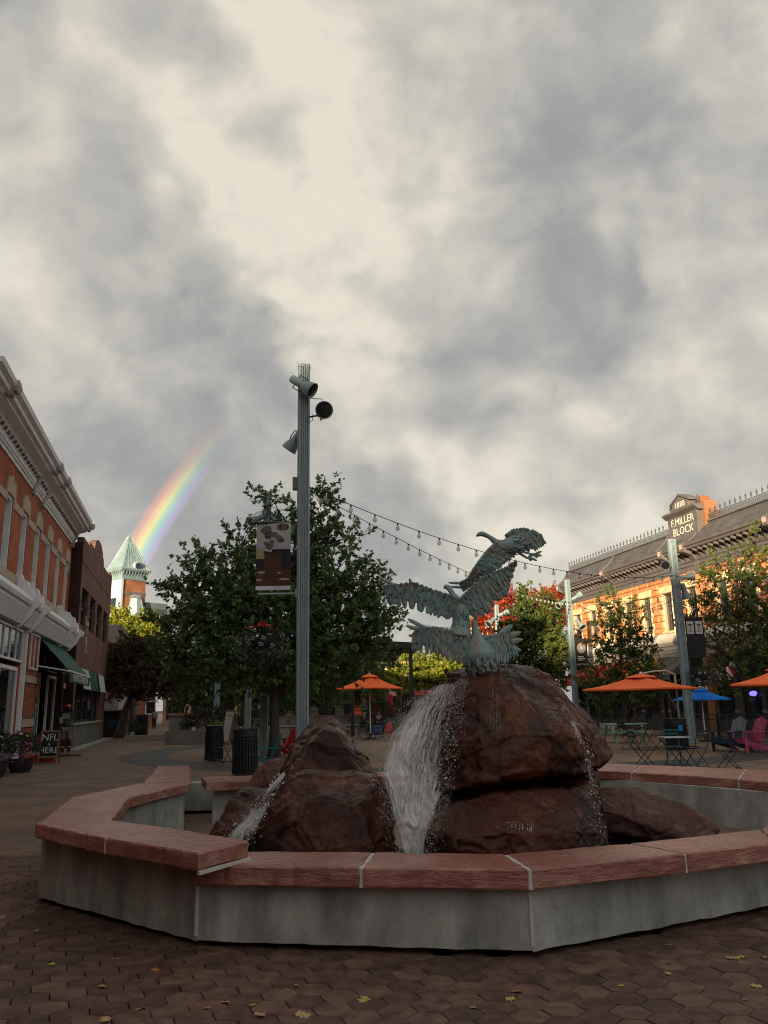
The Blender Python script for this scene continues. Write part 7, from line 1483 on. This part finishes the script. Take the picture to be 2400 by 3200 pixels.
def person(label, loc, rz, J, shirt, trousers, skin, hair, shoes, sleeve=1.0, shorts=False, bag=None):
    """J: joint positions; the figure faces -y"""
    t = thing('person', label, 'person', loc, rz); n = ['pelvis', 'waist', 'chest', 'neck', 'head', 'crown', 'shL', 'elL', 'wrL', 'haL', 'shR', 'elR', 'wrR', 'haR', 'hipL', 'knL', 'anL', 'toL', 'hipR', 'knR', 'anR', 'toR']
    E_ = [(0, 1), (1, 2), (2, 3), (3, 4), (4, 5), (2, 6), (6, 7), (7, 8), (8, 9), (2, 10), (10, 11), (11, 12), (12, 13), (0, 14), (14, 15), (15, 16), (16, 17), (0, 18), (18, 19), (19, 20), (20, 21)]
    R_ = [.13, .12, .14, .055, .085, .07, .06, .045, .034, .03, .06, .045, .034, .03, .085, .06, .045, .035, .085, .06, .045, .035]
    V = [J[k] for k in n]; skin_mesh('body', V, E_, R_, skin, t, sub=2)
    def sub_(name, ids, grow, m, cutk=None):
        mp = {k: i for i, k in enumerate(ids)}; es = [(mp[a], mp[c]) for a, c in E_ if a in mp and c in mp]; vs = [Vector(V[k]) for k in ids]
        if cutk: 
            for a, c, f in cutk: vs[mp[c]] = lerp(Vector(V[a]), Vector(V[c]), f)
        return skin_mesh(name, [tuple(v) for v in vs], es, [R_[k] + grow for k in ids], m, t, sub=2)
    sub_('shirt', [0, 1, 2, 6, 7, 10, 11] + ([8, 12] if sleeve >= 1 else []), .028, shirt, [(6, 7, .8), (10, 11, .8)] if sleeve < 1 else [(7, 8, .9), (11, 12, .9)])
    sub_('shorts' if shorts else 'trousers', [0, 14, 15, 18, 19] + ([] if shorts else [16, 20]), .026, trousers)
    if shorts: 
        for a, c in ((15, 16), (19, 20)): p, q = lerp(Vector(V[a]), Vector(V[c]), .12), Vector(V[c]); MB().tube([p, lerp(p, q, .5), q], [.066, .066, .055], 10).build('sock', M_skind, t); MB().tube([lerp(p, q, .42), lerp(p, q, .55)], .071, 10).build('sock_band', mat('yellow_band', (.45, .30, .04)), t)
    h = Vector(J['head']); cr = Vector(J['crown']); f = (cr - h).normalized()
    MB().ball(h + f * .075 + Vector((0, .02, 0)), (.094, .108, .085), n=12, m=8).build('hair', hair, t, True)
    fc = MB(); fc.ball(h + Vector((0, -.098, .0)), (.014, .022, .02)); fc.build('nose', skin, t, True)
    ey = MB(); [ey.ball(h + Vector((s * .034, -.082, .022)), .011, 6, 4) for s in (-1, 1)]; ey.build('eyes', M_dark, t); MB().box(h + Vector((0, -.088, -.042)), (.045, .012, .008)).build('mouth', mat('lips', (.25, .09, .07)), t)
    for a, c in ((16, 17), (20, 21)): p, q = Vector(V[a]), Vector(V[c]); MB().tube([p + Vector((0, .03, -.01)), lerp(p, q, .5) + Vector((0, 0, -.0)), q], [.05, .055, .04], 8, flat=.8).build('shoe', shoes, t)
    for w_, ha, s in ((8, 9, -1), (12, 13, 1)):
        p, q = Vector(V[w_]), Vector(V[ha]); d = (q - p).normalized(); sd = d.orthogonal().normalized(); b = MB()
        for k in range(4): o_ = sd * (k - 1.5) * .019; b.tube([q + o_ * .8, q + o_ + d * (.04 + (.012 if k in (1, 2) else 0)), q + o_ + d * (.075 + (.014 if k in (1, 2) else 0)) + Vector((0, 0, -.012))], [.010, .009, .007], 5)
        b.tube([p + d * .02 + sd * .03, q + sd * .05, q + sd * .055 + d * .03], [.011, .010, .008], 5); b.build('fingers', skin, t, True)
    return t
def standing(h=1.7, stride=.12, armL=None, armR=None):
    k = h / 1.7; J = dict(pelvis=(0, 0, .92), waist=(0, 0, 1.08), chest=(0, 0, 1.28), neck=(0, 0, 1.46), head=(0, -.01, 1.58), crown=(0, 0, 1.66), hipL=(-.09, 0, .86), knL=(-.10, -stride * .4, .48), anL=(-.10, -stride * .2, .08), toL=(-.11, -stride * .2 - .15, .03), hipR=(.09, 0, .86), knR=(.10, stride * .1, .48), anR=(.10, stride, .09), toR=(.11, stride - .14, .03), shL=(-.18, 0, 1.38), shR=(.18, 0, 1.38))
    J.update(dict(elL=(-.24, .03, 1.12), wrL=(-.25, -.04, .88), haL=(-.25, -.07, .80))); J.update(dict(elR=(.24, .03, 1.12), wrR=(.25, -.04, .88), haR=(.25, -.07, .80)))
    if armL: J.update(zip(('elL', 'wrL', 'haL'), armL))
    if armR: J.update(zip(('elR', 'wrR', 'haR'), armR))
    return {a: tuple(c * k for c in b) for a, b in J.items()}
def seated(lean=.05, h=1.0):
    J = dict(pelvis=(0, 0, .58), waist=(0, -.03, .74), chest=(0, -lean, .94), neck=(0, -lean * 1.3, 1.12), head=(0, -lean * 1.8 - .01, 1.24), crown=(0, -lean * 1.9, 1.32), hipL=(-.10, -.04, .55), knL=(-.13, -.46, .56), anL=(-.13, -.46, .09), toL=(-.14, -.62, .03), hipR=(.10, -.04, .55), knR=(.12, -.46, .56), anR=(.12, -.42, .09), toR=(.13, -.58, .03), shL=(-.18, -lean, 1.04), elL=(-.24, -lean - .08, .78), wrL=(-.14, -lean - .28, .70), haL=(-.10, -lean - .33, .69), shR=(.18, -lean, 1.04), elR=(.24, -lean - .08, .78), wrR=(.12, -lean - .28, .70), haR=(.07, -lean - .33, .69)); return J
M_tee = mat('green_tshirt', (.045, .075, .050), (.065, .10, .07), rough=.85, scale=8); M_khaki = mat('khaki_shorts', (.16, .135, .11), (.21, .18, .15), rough=.85, scale=8); M_cap_ = mat('orange_cap', (.50, .14, .07), (.58, .19, .10), rough=.7, scale=8); M_blk = mat('black_cloth', (.014, .014, .016), (.025, .025, .028), rough=.85, scale=8); M_plaid = mat('blue_checked_shirt', (.06, .10, .18), (.20, .24, .32), rough=.85, scale=26, detail=1); M_olivej = mat('olive_jacket', (.045, .048, .035), (.065, .068, .05), rough=.8, scale=6); M_hairb = mat('brown_hair', (.05, .028, .016), (.09, .05, .03), rough=.6, scale=30); M_navyc = mat('navy_jacket', (.010, .014, .03), (.016, .02, .042), rough=.8, scale=6); M_shoe = mat('tan_shoes', (.20, .16, .11), rough=.7)
c = gnd(203, 2362); fig = person('mannequin figure in orange cap, green t-shirt, khaki shorts and black socks, hands at face', (c.x, c.y, .04), math.radians(12), standing(1.82, .10, ((-.30, -.10, 1.34), (-.08, -.20, 1.50), (-.03, -.20, 1.53)), ((.46, -.06, 1.42), (.16, -.20, 1.52), (.06, -.21, 1.53))), M_tee, M_khaki, M_skind, M_cap_, M_shoe, sleeve=.7, shorts=True)  # a dressed mannequin, built like the people
MB().bb(-.16, .10, -.192, -.182, 1.30, 1.52).build('shirt_print', mat('pale_print', (.35, .42, .40), (.06, .09, .07), rough=.8, scale=14), fig); MB().extr([(-.07, -.10, 1.80), (.09, -.10, 1.80), (.10, -.26, 1.775), (-.08, -.26, 1.775)], (0, 0, .015)).build('cap_peak', M_cap_, fig)
t = thing('figure_stand', 'flat black stand under the figure in the orange cap', 'stand', (c.x, c.y, 0), .2); MB().bb(-.75, .55, -.3, .3, 0, .035).build('plate', M_dark, t); MB().tube([(-.42, .0, .03), (-.42, 0, 1.05), (-.38, 0, 1.3), (-.30, 0, 1.45)], .018, 6).build('rod', M_dark, t)
c = gnd(481, 2277); wm = person('person in blue checked shirt and black trousers carrying a white bag down the street', (c.x, c.y, 0), .5, standing(1.68, .14), M_plaid, M_blk, M_skin, M_hairb, M_blk)
t = thing('carrier_bag', 'small white bag carried by the person in the street', 'bag', (c.x + .42, c.y - .1, .42), .4); b = MB(); b.box((0, 0, .22), (.30, .12, .40), taper=1.08); b.build('bag', M_white, t); MB().tube([(-.08, 0, .42), (0, 0, .52), (.08, 0, .42)], .008, 5).build('handle', M_white, t)
c = at(1132, 2290, 49.3); person('person in olive jacket and dark cap sitting on the bench wall', (c.x, c.y + .2, .0), math.radians(70), seated(.10), M_olivej, M_blk, M_skin, M_blk, M_shoe)
c2 = at(1182, 2290, 49.3); person('person in navy jacket with brown hair sitting right of the one in olive', (c2.x, c2.y, .0), math.radians(10), seated(.20), M_navyc, M_blk, M_skin, M_hairb, M_blk)
t = thing('backpack', 'blue bag standing beside the seated people', 'bag', (c2.x - .05, c2.y - .75, 0), .1); MB().box((0, 0, .27), (.62, .38, .54), taper=.86).build('body', mat('blue_nylon', (.03, .06, .13), (.045, .085, .17), rough=.6, scale=9), t, bevel=.06); MB().tube([(-.12, 0, .53), (0, 0, .62), (.12, 0, .53)], .02, 6).build('handle', M_blk, t)
t = thing('shopping_bag', 'bright red bag right of the seated people', 'bag', (c2.x + .62, c2.y - .6, .12), -.2); MB().box((0, 0, .25), (.40, .24, .48), taper=.9).build('body', mat('red_nylon', (.60, .04, .03), (.70, .06, .04), rough=.5, scale=9), t, bevel=.05); MB().tube([(-.1, 0, .48), (-.08, 0, .72), (.08, 0, .72), (.1, 0, .48)], .012, 5).build('handle', M_white, t)
# clothes on display outside the back shop
for k, (x, lab, m_) in enumerate(((1222, 'red dress hanging outside the back shop, right of the street lamp', M_redc), (1167, 'red jacket hanging outside the back shop under the orange umbrella', M_redc), (1112, 'orange garment hanging outside the back shop, left of the umbrella pole', M_orange))):
    q = at(x, 2240, 66); t = thing('clothes_rack', lab, 'clothes', (q.x, q.y, 0)); MB().tube([(0, 0, 0), (0, 0, 2.4)], .03, 6).build('stand', M_dark, t); b = MB(); b.lathe([(.48, 1.0), (.30, 1.6), (.17, 2.0), (.26, 2.35), (.08, 2.5)], 12); b.xform(Matrix.Scale(.5, 4, (0, 1, 0))); b.build('garment', m_, t)
# ------------------------------------------------------------------ skeleton hanging from the window
M_bone = mat('bone_plastic', (.46, .38, .25), (.55, .46, .32), rough=.5, scale=12)
sk = thing('skeleton_decoration', 'plastic skeleton hanging by its hands from the first window of the brown brick building', 'decoration', PL + SD * 1.45 + SN * .16 + Vector((0, 0, 4.38)), ROT_L)
K = 1.0
def skp(nm, f): b = MB(); f(b); b.build(nm, M_bone, sk, True)
skp('skull', lambda b: (b.ball((.05, -.03, 1.19), (.085, .10, .11), 10, 8), b.box((.05, -.09, 1.09), (.08, .07, .05))))
skp('spine', lambda b: b.tube([(.05, 0, 1.08), (.10, .02, .9), (.16, .02, .72), (.20, 0, .60)], .020, 6))
def ribs(b):
    for k in range(6): z = 1.02 - k * .05; x = .06 + k * .012; r = .10 + .02 * math.sin(k * .6); b.tube([(x + r * math.cos(a), r * .75 * math.sin(a) - .02, z - .03 * math.sin(a / 2)) for a in [PI / 6 * j for j in range(13)]], .011, 4)
skp('rib_cage', ribs); skp('pelvis', lambda b: (b.tube([(.10, 0, .62), (.12, 0, .54), (.20, -.02, .50), (.28, 0, .54), (.30, 0, .62)], .035, 6), b.ball((.2, 0, .58), (.05, .04, .06))))
skp('arm', lambda b: b.tube([(-.06, 0, 1.04), (-.10, 0, 1.25), (-.04, .03, 1.50), (-.03, .04, 1.58)], [.02, .016, .018, .022], 6)); skp('arm', lambda b: b.tube([(.15, 0, 1.04), (.13, 0, 1.28), (.06, .03, 1.50), (.05, .04, 1.58)], [.02, .016, .018, .022], 6))
skp('leg', lambda b: b.tube([(.16, 0, .52), (.06, -.06, .24), (.14, 0, -.06), (.04, -.12, -.10)], [.03, .022, .02, .018], 6)); skp('leg', lambda b: b.tube([(.25, 0, .52), (.16, -.05, .26), (.38, .02, -.02), (.30, -.12, -.07)], [.03, .022, .02, .018], 6))
# ------------------------------------------------------------------ fallen leaves
LV = {'tan': mat('dry_tan_leaf', (.38, .24, .11), (.46, .31, .16), rough=.7, scale=20), 'orange': mat('orange_leaf', (.34, .13, .025), (.42, .18, .04), rough=.7, scale=20), 'yellow': mat('yellow_leaf', (.42, .33, .08), (.36, .36, .10), rough=.7, scale=20)}
TVs, TFs = OAK; lm_ = {}
for k, m_ in LV.items():
    V = TVs.copy(); V[:, 2] = V[:, 2] * 1.5 + .10 * np.abs(V[:, 1]) ** 1.5 + .05 * np.sin(V[:, 0] * 7); V[:, 2] -= V[:, 2].min(); lm_[k] = np_mesh('fallen_leaf', V, TFs, m_)
spots_ = [(330, 3092, 'orange', .13), (305, 3085, 'yellow', .07), (175, 3012, 'yellow', .08), (470, 3029, 'orange', .09), (325, 3180, 'tan', .13), (460, 3153, 'yellow', .10), (690, 3138, 'tan', .11), (635, 3155, 'orange', .07), (830, 3180, 'tan', .10), (915, 3172, 'tan', .14), (1150, 3117, 'yellow', .14), (935, 3085, 'yellow', .06), (905, 3099, 'orange', .05), (1490, 3154, 'yellow', .07), (1640, 3104, 'orange', .12), (1615, 3124, 'yellow', .09), (2082, 3015, 'tan', .10), (2088, 3040, 'yellow', .08), (2335, 2993, 'yellow', .14), (2305, 2997, 'tan', .10), (2340, 3083, 'yellow', .10), (2340, 3129, 'tan', .09), (2100, 2957, 'yellow', .07), (1955, 3084, 'yellow', .06), (360, 2998, 'tan', .05), (115, 2712, 'yellow', .06), (20, 2865, 'tan', .12), (2378, 2990, 'tan', .07), (120, 2905, 'tan', .06), (780, 3148, 'yellow', .06)]
rng = random.Random(12); ORD = ['first', 'second', 'third', 'fourth', 'fifth', 'sixth', 'seventh', 'eighth', 'ninth', 'tenth', 'eleventh', 'twelfth', 'thirteenth', 'fourteenth', 'fifteenth']; spots_.sort(); seen_ = {}
lab_ = {'tan': 'dry tan oak leaf on the hexagon pavers', 'orange': 'orange-brown oak leaf on the hexagon pavers', 'yellow': 'yellow-green oak leaf on the hexagon pavers'}
for x, y, k, s in spots_:
    q = gnd(x, y); o = link('fallen_leaf', lm_[k], None, (q.x, q.y, .004)); o.rotation_euler = (rng.gauss(0, .12), rng.gauss(0, .12), rng.uniform(0, 6.28)); s *= .72; o.scale = (s, s, s * .8); i_ = seen_.get(k, 0); seen_[k] = i_ + 1; tag(o, lab_[k] + ', ' + ORD[i_] + ' from the left', 'leaf', k + ' fallen leaves')
